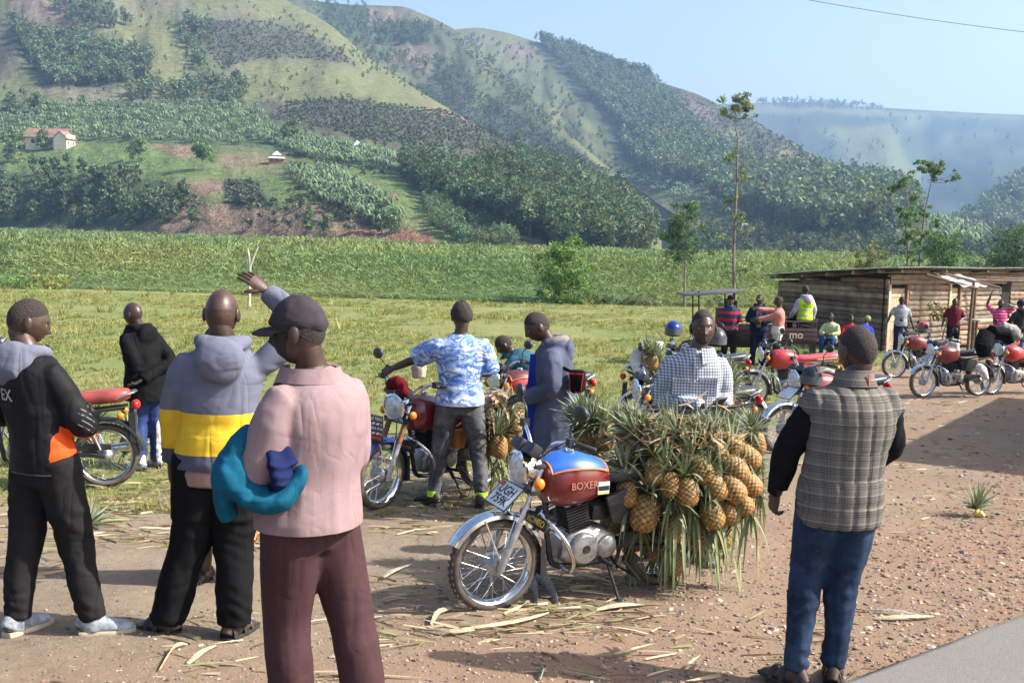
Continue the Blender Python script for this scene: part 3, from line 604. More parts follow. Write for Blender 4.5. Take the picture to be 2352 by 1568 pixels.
for (x, y, h, k, lab) in [(580, 545, 72, 2, 'tallest of the grey green trees at the foot of the brown field'), (628, 540, 62, 3, 'thin grey green tree second in the row below the brown field'), (672, 545, 70, 2, 'grey green tree in the middle of the row below the brown field'), (712, 550, 45, 0, 'short bright green tree in the row below the brown field'), (752, 555, 45, 1, 'short dark tree beside the bright one below the brown field'), (806, 553, 60, 3, 'grey green tree left of the red soil strip'), (876, 553, 65, 2, 'tall leafy tree standing before the red soil strip'), (902, 553, 52, 0, 'rounder green tree beside the leafy one before the red soil'),
        (372, 527, 34, 0, 'small round bright green tree on bare red earth'), (440, 540, 42, 1, 'bushy green tree at the swamp edge below the brown field'), (320, 372, 52, 1, 'dark upright tree on the bright green pasture'), (38, 372, 68, 1, 'large dark tree below the cream house on the left'), (100, 345, 42, 0, 'round dark green tree in front of the cream house'), (672, 330, 55, 1, 'big dark round tree above the banana grove'), (30, 262, 45, 0, 'olive tree at the left edge above the bananas'), (82, 258, 45, 1, 'dark tree beside the olive one above the bananas'), (187, 245, 26, 1, 'small dark round bush tree on pale slope'), (896, 318, 20, 1, 'lone dark bush on the ploughed hillside'), (1190, 325, 30, 0, 'bright green spreading tree beside the hill hedge'), (945, 372, 30, 2, 'slim tree left of the small pair on the hillside'), (972, 375, 26, 1, 'smaller tree of the pair on the hillside'), (1100, 395, 32, 1, 'dark tree above the woodland edge'), (1355, 470, 34, 2, 'lone tree on the bright grass tail of the hill'), (1160, 548, 32, 0, 'small green tree at the swamp edge by the woodland'), (1085, 548, 26, 3, 'grey bush tree at the swamp edge')]:
    p = on_hill('near_hill', [(x, y-(16 if y > 520 else 0))])[0]; d = (Vector(p)-Vector((0, 0, CAMZ))).dot(cF); plant('hillside_tree', GT2[k], p, h*d/FV*1.08, random.uniform(0, 6), lab)
# --- crop rows on the ploughed plots
def crops():
    cb = [clumps(np.array([(0, 0, .35)]), [.45], 9, .75, (.095, .112, .08), .2, 1.6) for _ in range(3)]
    for hl, polys, h, lab in (('near_hill', [([(470, 44), (615, 50), (703, 76), (825, 150), (645, 130), (563, 141), (510, 160), (478, 120)], 1100), ([(656, 234), (762, 226), (961, 246), (1055, 258), (1125, 299), (1207, 357), (996, 336), (820, 318), (703, 283), (621, 275)], 2400), ([(520, 412), (590, 418), (612, 472), (520, 467)], 260)], 1.5, 'small crop plants in rows on the near hill plots'), ('second_hill', [([(940, 195), (1080, 190), (1290, 330), (1400, 395), (1250, 370), (1130, 310), (1000, 240)], 1500), ([(1000, 60), (1060, 80), (1290, 300), (1250, 290), (1100, 150)], 500)], 1.5, 'small crop plants on the second hill plots'), ('wooded_hill', [([(1480, 178), (1720, 268), (1985, 424), (1760, 402), (1640, 345), (1570, 265)], 1300)], 1.9, 'small crop plants on the third hill plots')):
        parts = []
        for poly, n in polys:
            q = inside(poly, n); q[:, 1] = np.round(q[:, 1]/3.2)*3.2+rng.normal(0, .35, n); p = on_hill(hl, q); k = rng.integers(0, 3, n)
            for b in range(3): m = k == b; parts.append(rep(*cb[b], p[m], h*rng.uniform(.6, 1.3, m.sum()), rng.uniform(0, 6, m.sum()), 1+.25*rng.normal(size=m.sum())))
        stuff('crop_rows', parts, [FOL], lab)
crops()
acm = tree_mesh(1, .62, .45, 18, 520, .11, (.085, .15, .05), lean=.1, tr=.03, forks=5)
p = on_hill('near_hill', [(466, 392)])[0]; d = p[1]; plant('acacia_tree', acm, p, 62*d/FV, 2.5, 'spreading green tree with a bare forked trunk on the pasture')
# --- trees at the swamp edge
def sparse_tree(name, bx, by, d, tip, label, branches, lean_pts, leaf, per, tr, base=(.075, .115, .04), bark=BARK, droop=.35):
    """branches: (photo x, photo y, clump radius px); every clump hangs on a twig from the trunk"""
    b = P(bx, by, d); b.z = gz(b.x, b.y)-.1; o = empty(name, b, 0, label, 'tree'); mb = MB(); s = d/FV
    tp = [Vector((0, 0, 0))]+[P(x, y, d)-b+Vector((0, random.uniform(-.3, .3), 0)) for x, y in lean_pts]; path = smoothpath(tp, 5); n = len(path)
    mb.tube(path, [tr*(1-.88*i/(n-1)) for i in range(n)], 7); cen = []; rad = []
    for (x, y, r) in branches:
        c = P(x, y, d)-b+Vector((0, random.uniform(-1, 1)*r*s*1.3, 0)); i = min(range(n), key=lambda j: (path[j]-c).length+abs(path[j].z-(c.z-r*s*1.6))*1.2); a = path[i]
        mb.tube(smoothpath([a, a.lerp(c, .5)+Vector((0, 0, -.05*(c-a).length)), c], 3), [tr*.28, tr*.25, tr*.22, tr*.18, tr*.14, tr*.1, tr*.06], 5)
        for _ in range(3): e = c+Vector([random.uniform(-1, 1)*r*s*.7 for _ in range(3)]); mb.tube([a.lerp(c, .75), e], [tr*.1, tr*.03], 4)
        m = max(1, int(r/9))
        for _ in range(m*4): cen.append(tuple(c+Vector((random.uniform(-1, 1), random.uniform(-1, 1), random.uniform(-.8, .8)))*r*s*1.35)); rad.append(r*s*random.uniform(.4, .75))
    mb.build('trunk', bark, o); v, f, c = clumps(np.array(cen), rad, per*1.15, leaf*.46, tuple(x*1.9 for x in base), .3, 2.4, droop); link('crown', np_mesh('crown', v, f, [FOL], False, np.clip(c, .006, 1)), o); return o
D = 84
def cr(cx, cy, w, h, n, r): return [(cx+w*random.uniform(-1, 1)*math.cos((t-.5)*2.6), cy-h+2*h*t, r*random.uniform(.7, 1.2)) for t in [(i+.5)/n for i in range(n)]]
sparse_tree('eucalyptus_sapling', 1573, 690, D, 0, 'young round crowned eucalyptus on a bare thin stem', cr(1578, 545, 40, 62, 24, 17), [(1572, 640), (1575, 560), (1578, 490)], .42, 26, .11, (.055, .09, .04))
sparse_tree('tall_thin_tree', 1688, 692, D, 0, 'very tall thin tree with a flat tuft on top', [(1690, 238, 20), (1675, 250, 12), (1705, 246, 18), (1722, 262, 11), (1738, 268, 5), (1668, 362, 12), (1680, 358, 9), (1700, 400, 12), (1712, 408, 9), (1680, 460, 12), (1695, 452, 9), (1668, 470, 9), (1690, 500, 14), (1705, 505, 9), (1660, 545, 9), (1712, 535, 10), (1715, 615, 13), (1705, 630, 12), (1672, 635, 7), (1650, 540, 6), (1660, 690, 6)], [(1686, 600), (1689, 500), (1692, 400), (1693, 320), (1688, 280), (1692, 245)], .42, 20, .13, (.085, .11, .045))
sparse_tree('tall_slender_tree', 2082, 640, 105, 0, 'left of the two tall slender trees behind the hut roof', [(2080, 440, 16), (2065, 425, 12), (2095, 420, 14), (2110, 445, 8), (2090, 480, 16), (2075, 500, 15), (2105, 505, 14), (2080, 530, 17), (2100, 545, 14), (2070, 555, 10), (2085, 580, 14), (2100, 400, 10), (2055, 440, 6)], [(2083, 580), (2082, 520), (2082, 470), (2078, 430)], .5, 40, .13)
sparse_tree('tall_slender_tree', 2108, 640, 106, 0, 'right of the two tall slender trees behind the hut, branch reaching right', [(2140, 392, 14), (2125, 385, 12), (2150, 380, 14), (2165, 378, 10), (2150, 400, 12), (2193, 402, 9), (2205, 408, 5), (2180, 415, 6), (2110, 380, 9), (2130, 480, 12), (2120, 500, 12), (2135, 540, 13), (2118, 560, 16), (2140, 510, 9), (2110, 590, 12)], [(2112, 590), (2118, 530), (2128, 470), (2138, 420), (2142, 390)], .5, 40, .13)
sparse_tree('leafy_bush', 1285, 692, D, 0, 'large leafy green bush at the swamp edge in the middle', cr(1285, 625, 58, 62, 26, 22), [(1285, 640), (1288, 560)], .45, 26, .1, (.075, .125, .035))
sparse_tree('round_tree', 2168, 640, 100, 0, 'round leafy tree to the right of the slender trees', cr(2168, 585, 38, 38, 20, 18), [(2165, 600), (2168, 560)], .45, 24, .14, (.06, .10, .035))
sparse_tree('pointed_bush', 1998, 645, 98, 0, 'brownish pointed bush showing above the hut roof', cr(1998, 600, 28, 36, 14, 15), [(1996, 620), (1998, 570)], .45, 22, .1, (.10, .10, .045))
sparse_tree('broad_tree', 2330, 640, 100, 0, 'broad dark tree cut by the right edge', cr(2335, 580, 60, 50, 26, 24), [(2330, 600), (2335, 540)], .45, 26, .16, (.055, .09, .04))
sparse_tree('broad_tree', 2270, 640, 118, 0, 'low dark tree left of the one at the right edge', cr(2275, 598, 40, 20, 12, 18), [(2270, 610), (2272, 585)], .45, 24, .12, (.055, .09, .045))
for (x, y, w, h, lab, bc) in [(1372, 703, 36, 16, 'low leafy shrub right of the big bush', (.07, .10, .045)), (1450, 706, 34, 10, 'low flat shrub nearer the thin stems', (.08, .10, .05)), (1500, 704, 22, 10, 'small dull shrub beside the bare stem', (.09, .10, .05)), (30, 668, 60, 12, 'low broad leaved shrub at the left edge of the swamp', (.085, .14, .045)), (110, 668, 40, 16, 'yellowish weed clump at the left swamp edge', (.15, .15, .05)), (1645, 706, 16, 10, 'small shrub at the foot of the tall thin tree', (.07, .10, .045)), (905, 695, 14, 6, 'tiny weed clump on the meadow rim', (.09, .12, .05))]:
    sparse_tree('swamp_shrub', x, y, D-1, 0, lab, cr(x, y-h, w, h, max(6, int(w/3)), 11), [(x, y-h), (x+2, y-2*h)], .35, 18, .05, bc, droop=0)
def forked_pole():
    b = G(572, 700); d = b.dot(cF)-CAMZ*cF.z; d = 60; b = GD(572, d); o = empty('forked_pole', b, 0, 'bare forked pole standing at the swamp edge behind the raised hand', 'pole')
    r = lambda x, y: P(x, y, d)-b
    mb = MB(); mb.tube(smoothpath([(0, 0, -.2), r(573, 650), r(574, 606), r(568, 570)], 4), [.10, .095, .09, .085, .08, .08, .075, .075, .07, .07, .065, .065, .06], 8); mb.build('stem', BARKP, o)
    mb = MB(); mb.tube(smoothpath([r(574, 616), r(582, 592), r(593, 566)], 4), [.065, .065, .06, .06, .06, .055, .055, .05, .045], 8); mb.build('branch', BARKP, o)
forked_pole()
# ------------------------------------------------------------ motorcycles
def text_mesh(txt, size, mat, ext=.0006, bold=0.0, sp=1.0, just='CENTER'):
    c = bpy.data.curves.new('t', 'FONT'); c.body = txt; c.size = size; c.align_x = just; c.align_y = 'CENTER'; c.extrude = ext; c.offset = bold; c.space_character = sp; c.space_line = .82; c.resolution_u = 3
    o = bpy.data.objects.new('t', c); COL.objects.link(o); dg = bpy.context.evaluated_depsgraph_get(); me = bpy.data.meshes.new_from_object(o.evaluated_get(dg)); bpy.data.objects.remove(o); me.materials.clear(); me.materials.append(mat); return me
def frame_mat(x, z):                     # rotation with local X -> x, local Z -> z
    x = Vector(x).normalized(); z = Vector(z); z = (z-x*z.dot(x)).normalized(); y = z.cross(x); return Matrix((x, y, z)).transposed()
CHROME = M('chrome', (.72, .73, .75), .12, 1., .1, 20); ALLOY = M('cast_alloy', (.36, .36, .36), .45, .85, .25, 25, .15, 60); STEELB = M('black_steel', (.02, .02, .021), .4, 0, .3, 10)
RUB = M('tyre_rubber', (.035, .032, .03), .85, 0, .5, 9, .2, 60, c2=(.11, .085, .062)); BLKP = M('black_plastic', (.022, .022, .024), .45, 0, .2, 8); SEATB = M('black_vinyl', (.028, .03, .034), .38, 0, .3, 6, .15, 200)
AMB = M('amber_lens', (.75, .22, .015), .15, 0, .1, 30); LENS = M('headlight_glass', (.62, .66, .70), .06, .55, .25, 30, .6, 90); REDL = M('red_lens', (.5, .015, .012), .15, 0, .1, 20); MIRR = M('mirror_glass', (.75, .78, .8), .03, 1., .02)
GREYB = M('brushed_fork', (.45, .45, .46), .35, .6, .2, 20); RUST = M('rusty_boot', (.22, .09, .045), .7, 0, .3, 30); SPRING = M('orange_spring', (.62, .16, .04), .35); WHITE = M('white_paint', (.72, .72, .70), .4, 0, .12, 8); YEL = M('yellow_paint', (.75, .52, .03), .4); BLACKT = M('black_ink', (.012, .012, .012), .6, 0, 0.); BLUEP = M('blue_paint', (.02, .04, .16), .25)
def paint(name, c): return M(name, c, .28, 0, .1, 5, c2=tuple(x*.7+d*.10 for x, d in zip(c, (.35, .26, .19))), spec=.6, **{'Coat Weight': .5, 'Coat Roughness': .08})
RED1 = paint('deep_red_paint', (.15, .006, .010)); RED2 = paint('bright_red_paint', (.42, .014, .016)); RED3 = paint('dark_red_paint', (.25, .014, .016))
SEATR = M('faded_red_vinyl', (.30, .055, .045), .45, 0, .3, 5); SEATR2 = M('pink_red_vinyl', (.50, .06, .085), .45, 0, .2, 5)
HX, HZ = .375, .86; FA = Vector((.63, 0, .285)); RAe = Vector((-.605, 0, .285)); SAX = Vector((-.245, 0, .575)).normalized()
def wheel(root, name, c, rot, R_=.285, w=.038, flat=False, drum=.07, rimm=CHROME):
    mb = MB(); mb.lathe([(.018, -.075), (.05, -.06), (drum, -.045), (drum, .03), (.05, .05), (.018, .07)], 20, 'Y'); hub = mb.build('wheel', ALLOY, root, loc=c, rot=rot)
    pr = [(R_-.058, -.022), (R_-.05, -w*.85), (R_-.03, -w*1.05), (R_-.010, -w*.85), (R_-.001, -w*.4), (R_, 0), (R_-.001, w*.4), (R_-.010, w*.85), (R_-.03, w*1.05), (R_-.05, w*.85), (R_-.058, .022)]
    mb = MB(); mb.lathe(pr, 44, 'Y', closed=True)
    for k in range(44):                 # tread blocks
        a = 2*PI*k/44
        for s in (-1, 1): mb.box((math.cos(a)*(R_-.002), s*w*.5, math.sin(a)*(R_-.002)), (.005, w*.62, .020), Matrix.Rotation(-a, 3, 'Y'))
    mb.build('tyre', RUB, hub)
    mb = MB(); mb.lathe([(R_-.056, -.030), (R_-.050, -.034), (R_-.046, -.026), (R_-.062, -.014), (R_-.066, 0), (R_-.062, .014), (R_-.046, .026), (R_-.050, .034), (R_-.056, .030), (R_-.072, .010), (R_-.074, 0), (R_-.072, -.010)], 44, 'Y', closed=True); mb.build('rim', rimm, hub)
    mb = MB()
    for k in range(36):
        a = 2*PI*k/36; s = 1 if k % 2 else -1; b = a+(.55 if (k//2) % 2 else -.55); mb.tube([(math.cos(b)*drum*.8, s*.04, math.sin(b)*drum*.8), (math.cos(a)*(R_-.068), s*.006, math.sin(a)*(R_-.068))], .0019, 4, False)
    mb.build('spoke_set', CHROME, hub)['kind'] = 'stuff'; return hub
def arc_guard(mb, c, r, a0, a1, w, n=18, lip=.02):
    V_ = []; F_ = []; prof = [(-w, -lip), (-w*.92, .0), (-w*.5, .012), (0, .016), (w*.5, .012), (w*.92, 0), (w, -lip)]
    for i in range(n+1):
        a = a0+(a1-a0)*i/n
        for (y, dr) in prof: V_.append((c[0]+math.cos(a)*(r+dr), y, c[2]+math.sin(a)*(r+dr)))
    k = len(prof)
    for i in range(n):
        for j in range(k-1): F_.append((i*k+j, i*k+j+1, (i+1)*k+j+1, (i+1)*k+j))
    mb.add(V_, F_); m2 = [(p[0]*1, p[1], p[2]) for p in V_]
    V2 = [(c[0]+(x-c[0])*.992, y*.97, c[2]+(z-c[2])*.992) for x, y, z in V_]; mb.add(V2, [q[::-1] for q in F_])
def loft(mb, rings, n=None):
    k = len(rings[0]); V_ = [p for r in rings for p in r]; F_ = []
    for i in range(len(rings)-1):
        for j in range(k): j2 = (j+1) % k; F_.append((i*k+j, i*k+j2, (i+1)*k+j2, (i+1)*k+j))
    F_.append(tuple(range(k-1, -1, -1))); F_.append(tuple((len(rings)-1)*k+j for j in range(k))); mb.add(V_, F_)
def sring(x, w, z0, z1, p=2.6, n=18, y0=0):   # superellipse ring in the yz plane
    o = []; zc, h = (z0+z1)/2, (z1-z0)/2
    for j in range(n):
        t = 2*PI*j/n; c, s = math.cos(t), math.sin(t); o.append((x, y0+w*abs(c)**(2/p)*(1 if c > 0 else -1), zc+h*abs(s)**(2/p)*(1 if s > 0 else -1)))
    return o
def motorcycle(name, loc, rz, label, tank=RED1, seat=SEATB, steer=0., lean=0., fender=CHROME, plate=None, boots=None, mirrors=(1, 1), side=None, panel=None, cover=None, guard='bar', stand=True, decal=None, group='motorcycles in the yard', scale=1., rim=CHROME, headlight=True, seat_stripe=None, platemat=WHITE):
    root = empty(name, loc, rz, label, 'motorcycle', group); root.rotation_euler = (lean, 0, rz); root.scale = (scale,)*3
    ST = Matrix.Translation(Vector((HX, 0, HZ)))@Matrix.Rotation(steer, 4, SAX)@Matrix.Translation(-Vector((HX, 0, HZ)))
    def fb(mb, nm, m, par=None, **k):
        me = mb.mesh(nm, m, xf=ST, **k); return link(nm, me, par or root)
    # frame
    mb = MB(); mb.tube(smoothpath([(HX-.01, 0, .83), (.30, 0, .62), (.26, 0, .36), (.18, 0, .22), (-.20, 0, .22)], 4), .019, 8); mb.tube([(HX, 0, .80), (0, 0, .70), (-.25, 0, .66)], .02, 8); mb.tube([(HX+.012, 0, .70), (HX-.02, 0, .90)], .032, 10)
    for s in (-1, 1):
        mb.tube(smoothpath([(-.18, s*.06, .68), (-.42, s*.10, .68), (-.78, s*.10, .72)], 4), .013, 6); mb.tube([(-.20, s*.07, .22), (-.26, s*.08, .45), (-.40, s*.10, .68)], .013, 6); mb.tube([(-.18, s*.075, .33), RAe+Vector((0, s*.085, 0))], .016, 6)
        mb.tube([(-.24, s*.09, .26), (-.16, s*.22, .27)], .010, 6); mb.tube([(-.46, s*.1, .45), (-.42, s*.19, .40)], .009, 6)
    mb.build('frame', STEELB, root)
    wheel(root, 'wheel', RAe, None, w=.042, drum=.068, rimm=rim)
    fw = wheel(root, 'wheel', ST@FA, (ST.to_euler().x, ST.to_euler().y, ST.to_euler().z), w=.036, drum=.066, rimm=rim)
    # fork
    for s in (-1, 1):
        y = s*.088; a = FA+Vector((0, y, 0)); t = Vector((HX+.015, y, .87)); mid = a.lerp(t, .46)
        mb = MB(); mb.tube([a+Vector((.012, 0, -.03)), a, mid], [.012, .024, .023], 12); f1 = fb(mb, 'fork_leg', GREYB); mb = MB()
        if boots: mb.tube([mid.lerp(t, k/14*.62-.02) for k in range(15)], [.027 if k % 2 else .022 for k in range(15)], 10); fb(mb, 'fork_boot', boots, f1); mb = MB()
        mb.tube([mid, t], .0155, 10); fb(mb, 'fork_tube', CHROME, f1)
    mb = MB(); mb.box((HX+.03, 0, .885), (.07, .22, .022)); fb(mb, 'fork_clamp', BLKP, bevel=.004); mb = MB(); mb.box((HX+.06, 0, .73), (.06, .21, .03)); fb(mb, 'fork_clamp', BLKP, bevel=.004)
    mb = MB(); arc_guard(mb, FA, .315, R(28), R(160), .058); fb(mb, 'front_fender', fender)
    mb = MB(); 
    for s in (-1, 1): mb.tube([FA+Vector((.0, s*.085, .04)), FA+Vector((-.10, s*.062, .30))], .005, 5); mb.tube([FA+Vector((.0, s*.085, .04)), FA+Vector((.10, s*.062, .29))], .005, 5)
    fb(mb, 'fender_stay', CHROME)
    mb = MB(); mb.prism([(FA.x-.33, .20), (FA.x-.29, .20), (FA.x-.28, .42), (FA.x-.31, .42)], -.055, .055); fb(mb, 'mud_flap', BLKP)
    # headlight
    if headlight:
        rx = Matrix.Rotation(R(6), 3, 'Y'); hc = Vector((.50, 0, .855)); mb = MB(); mb.lathe([(.02, -.14), (.075, -.12), (.102, -.05), (.108, 0)], 28, 'X', hc, rx); h = fb(mb, 'headlight', CHROME if headlight == 'chrome' else BLKP)
        mb = MB(); mb.lathe([(.106, -.014), (.118, -.007), (.118, .007), (.103, .016), (.099, .009)], 28, 'X', hc, rx, True); fb(mb, 'bezel', CHROME, h)
        mb = MB(); mb.lathe([(.101, .006), (.07, .024), (.035, .033), (0, .035)], 28, 'X', hc, rx); fb(mb, 'lens', LENS, h)
    mb = MB()
    for s in (-1, 1): mb.box((.455, s*.075, .985), (.075, .115, .075), Matrix.Rotation(R(-35), 3, 'Y'), .92)
    mb.box((.445, 0, .98), (.05, .10, .05), Matrix.Rotation(R(-35), 3, 'Y')); ins = fb(mb, 'instrument_panel', BLKP, bevel=.012)
    # handlebar
    L = smoothpath([(HX-.005, 0, .935), (HX, .06, .94), (HX-.01, .14, 1.02), (HX-.03, .22, 1.055), (HX-.08, .32, 1.06), (HX-.14, .40, 1.045)], 4); Rr = [Vector((p.x, -p.y, p.z)) for p in L]
    mb = MB(); mb.tube(Rr[::-1]+L[1:], .0115, 8); hb = fb(mb, 'handlebar', CHROME)
    for s in (-1, 1):
        mb = MB(); mb.tube([(HX-.075, s*.31, 1.061), (HX-.085, s*.325, 1.06), (HX-.14, s*.41, 1.045), (HX-.145, s*.416, 1.044)], [.017, .0165, .0165, .012], 10); fb(mb, 'grip', BLKP, hb)
        mb = MB(); mb.box((HX-.055, s*.285, 1.066), (.045, .045, .05)); mb.tube([(HX-.035, s*.28, 1.06), (HX-.03, s*.33, 1.05), (HX-.10, s*.43, 1.03)], [.007, .006, .005], 6); fb(mb, 'lever', BLKP, hb)
        if mirrors[0 if s > 0 else 1]:
            mb = MB(); mb.tube(smoothpath([(HX-.06, s*.27, 1.08), (HX-.055, s*.275, 1.16), (HX-.06, s*.36, 1.22)], 3), .0055, 6); mi = fb(mb, 'mirror', BLKP, root); mm = Matrix.Rotation(R(10)*s, 3, 'Z')
            mb = MB(); mb.ell((HX-.055, s*.37, 1.25), (.025, .062, .048), 16, 8, mm); fb(mb, 'mirror_shell', BLKP, mi); mb = MB(); mb.ell((HX-.074, s*.37, 1.25), (.009, .054, .041), 16, 6, mm); fb(mb, 'mirror_glass', MIRR, mi)
        mb = MB(); mb.tube([(.44, s*.09, .80), (.44, s*.14, .80)], .009, 6); ind = fb(mb, 'indicator', BLKP); mb = MB(); mb.ell((.445, s*.165, .80), (.035, .028, .036), 14, 8); fb(mb, 'amber_lens', AMB, ind)
        mb = MB(); mb.tube([(-.74, s*.05, .66), (-.74, s*.12, .66)], .008, 6); ind = mb.build('indicator', BLKP, root); mb = MB(); mb.ell((-.745, s*.145, .66), (.032, .026, .03), 12, 8); mb.build('amber_lens', AMB, ind)
    mb = MB(); mb.tube(smoothpath([(HX-.03, .25, 1.06), (.45, .12, .92), (.40, .03, .72)], 4), .004, 5); mb.tube(smoothpath([(HX-.03, -.25, 1.06), (.47, -.1, .93), (.42, -.04, .74)], 4), .004, 5); mb.tube(smoothpath([(.42, -.03, .72), (.36, -.10, .5), (FA.x-.02, -.09, .30)], 4), .005, 5); fb(mb, 'cable', BLKP)
    # tank
    mb = MB(); prof = [(.345, .055, .70, .82), (.32, .105, .64, .885), (.25, .145, .615, .925), (.14, .158, .61, .93), (.03, .15, .63, .912), (-.06, .122, .66, .872), (-.105, .085, .68, .83)]
    loft(mb, [sring(*p) for p in prof]); tk = mb.build('tank', tank, root)
    mb = MB(); mb.lathe([(.03, 0), (.034, .01), (.03, .022), (.012, .026)], 16, c=(.15, 0, .935)); mb.build('fuel_cap', CHROME, tk)
    if cover:                           # cloth cover on the tank: (top material, trim material)
        mb = MB(); rr = []
        for x, w, z0, z1 in [(.325, .104, .645, .888), (.25, .149, .615, .935), (.14, .164, .61, .941), (.03, .156, .63, .923), (-.06, .124, .66, .880)]:
            full = sring(x, w, z0-.004, z1, n=40); rr.append([p for p in full[3:18]])
        k = len(rr[0]); V_ = [p for r_ in rr for p in r_]; F_ = [(i*k+j, i*k+j+1, (i+1)*k+j+1, (i+1)*k+j) for i in range(len(rr)-1) for j in range(k-1)]; mb.add(V_, F_); cv = mb.build('tank_cover', cover[0], tk)
        mb = MB()
        for j in (0, k-1): mb.tube(smoothpath([r_[j] for r_ in rr], 3), .006, 6)
        for r_ in (rr[0], rr[-1]): mb.tube(r_, .006, 6)
        mb.build('cover_trim', cover[1], cv)
    if decal:
        for txt, sz, (x, z), m in decal:
            me = text_mesh(txt, sz, m, .001, .0004); rm = Matrix(((-1, 0, 0), (0, -.12, 1), (0, 1, .12))).to_4x4()
            link('lettering', me, tk).matrix_local = Matrix.Translation((x, .160, z))@rm
    # seat
    mb = MB(); sp = [(-.045, .07, .745, .79), (-.08, .10, .735, .825), (-.2, .115, .73, .835), (-.4, .125, .74, .852), (-.6, .125, .75, .872), (-.74, .118, .765, .885), (-.79, .095, .785, .88), (-.81, .06, .80, .862)]
    loft(mb, [sring(*p, p=3.2) for p in sp]); se = mb.build('seat', seat, root)
    if seat_stripe: mb = MB(); loft(mb, [sring(x, w+.003, z0+.015, z1-.045, p=3.2) for x, w, z0, z1 in sp[3:6]]); mb.build('seat_stripe', seat_stripe, se)
    for s in (-1, 1):
        mb = MB(); mb.prism([(-.06, .66), (-.12, .49), (-.30, .47), (-.42, .60), (-.44, .69), (-.2, .71)], s*.095, s*.125); mb.build('side_panel', panel or tank, root, bevel=.012)
        a = RAe+Vector((.03, s*.115, .07)); t = Vector((-.43, s*.115, .69)); mb = MB(); mb.tube([a, t], .011, 8); sh = mb.build('shock', CHROME, root); mb = MB()
        mb.tube([a.lerp(t, .3+.6*k/60)+Vector((.021*math.cos(k*.9), .021*math.sin(k*.9), 0)) for k in range(61)], .005, 5); mb.build('spring', SPRING, sh)
    # rear end
    mb = MB(); arc_guard(mb, RAe, .33, R(38), R(172), .065); mb.build('rear_fender', STEELB if fender is CHROME else fender, root)
    mb = MB(); mb.tube(smoothpath([(-.70, .11, .80), (-.80, .11, .84), (-.86, .05, .86), (-.86, -.05, .86), (-.80, -.11, .84), (-.70, -.11, .80)], 4), .009, 8); mb.tube([(-.62, .11, .80), (-.80, .11, .84)], .009, 6); mb.tube([(-.62, -.11, .80), (-.80, -.11, .84)], .009, 6); mb.build('grab_rail', CHROME, root)
    mb = MB(); mb.ell((-.86, 0, .74), (.04, .07, .045), 14, 8); mb.build('tail_light', REDL, root)
    mb = MB(); mb.prism([(-.86, .66), (-.80, .67), (-.82, .40), (-.87, .40)], -.06, .06); mb.build('mud_flap', BLKP, root)
    # engine
    mb = MB(); loft(mb, [sring(x, w, z0, z1, 3) for x, w, z0, z1 in [(.20, .07, .28, .40), (.16, .10, .25, .46), (.05, .115, .235, .48), (-.08, .115, .24, .47), (-.17, .09, .27, .43)]]); en = mb.build('engine', ALLOY, root)
    ca = Matrix.Rotation(R(14), 3, 'Y'); mb = MB()
    for k in range(9): mb.box(Vector((.09, 0, .47))+ca@Vector((0, 0, .018*k)), (.155, .17, .007), ca)
    mb.box(Vector((.09, 0, .47))+ca@Vector((0, 0, .07)), (.11, .12, .17), ca); mb.build('cylinder', STEELB if True else ALLOY, en, False)
    mb = MB(); mb.box(Vector((.09, 0, .47))+ca@Vector((0, 0, .185)), (.15, .15, .05), ca); mb.lathe([(.045, -.088), (.05, -.08), (.05, .08), (.045, .088)], 18, 'Y', Vector((.09, 0, .47))+ca@Vector((-.02, 0, .20))); mb.build('cylinder_head', ALLOY, en, bevel=.008)
    for s in (-1, 1): mb = MB(); mb.lathe([(.098, s*.09), (.098, s*.125), (.085, s*.14), (.03, s*.145), (.026, s*.138), (0, s*.138)], 26, 'Y', (.075, 0, .355)); mb.lathe([(.07, s*.09), (.07, s*.122), (.055, s*.13), (0, s*.132)], 22, 'Y', (-.09, 0, .35)); mb.build('engine_cover', ALLOY, en)
    mb = MB(); mb.lathe([(.024, -.146), (.024, .146)], 14, 'Y', (.075, 0, .355)); mb.build('cover_plug', BLKP, en)
    mb = MB(); mb.box((-.07, 0, .55), (.13, .13, .10)); mb.build('carburettor', BLKP, en, bevel=.02)
    mb = MB(); mb.tube(smoothpath([(.17, -.05, .60), (.27, -.09, .52), (.27, -.12, .32), (.12, -.14, .235), (-.25, -.15, .25)], 5), .017, 10); mb.tube([(-.25, -.15, .25), (-.30, -.15, .255), (-.62, -.16, .31), (-.80, -.16, .34), (-.83, -.16, .345)], [.018, .036, .042, .040, .026], 14); mb.build('exhaust', CHROME, root)
    mb = MB(); mb.prism([(-.66, .35), (-.66, .40), (-.22, .42), (-.18, .33)], .075, .10); mb.build('chain_guard', STEELB, root, bevel=.006)
    if guard:
        for s in (-1, 1): mb = MB(); mb.tube(smoothpath([(.34, s*.03, .58), (.36, s*.16, .56), (.30, s*.25, .47), (.235, s*.25, .34), (.22, s*.20, .26), (.19, s*.05, .24)], 5), .0125, 10); mb.tube(smoothpath([(.33, s*.05, .50), (.33, s*.17, .50), (.285, s*.25, .44)], 4), .009, 8); mb.build('crash_bar', CHROME, root)
    if guard == 'text': mb = MB(); mb.box((.352, 0, .52), (.012, .24, .07), Matrix.Rotation(R(-20), 3, 'Y')); mb.build('guard_plate', BLACKT, root)
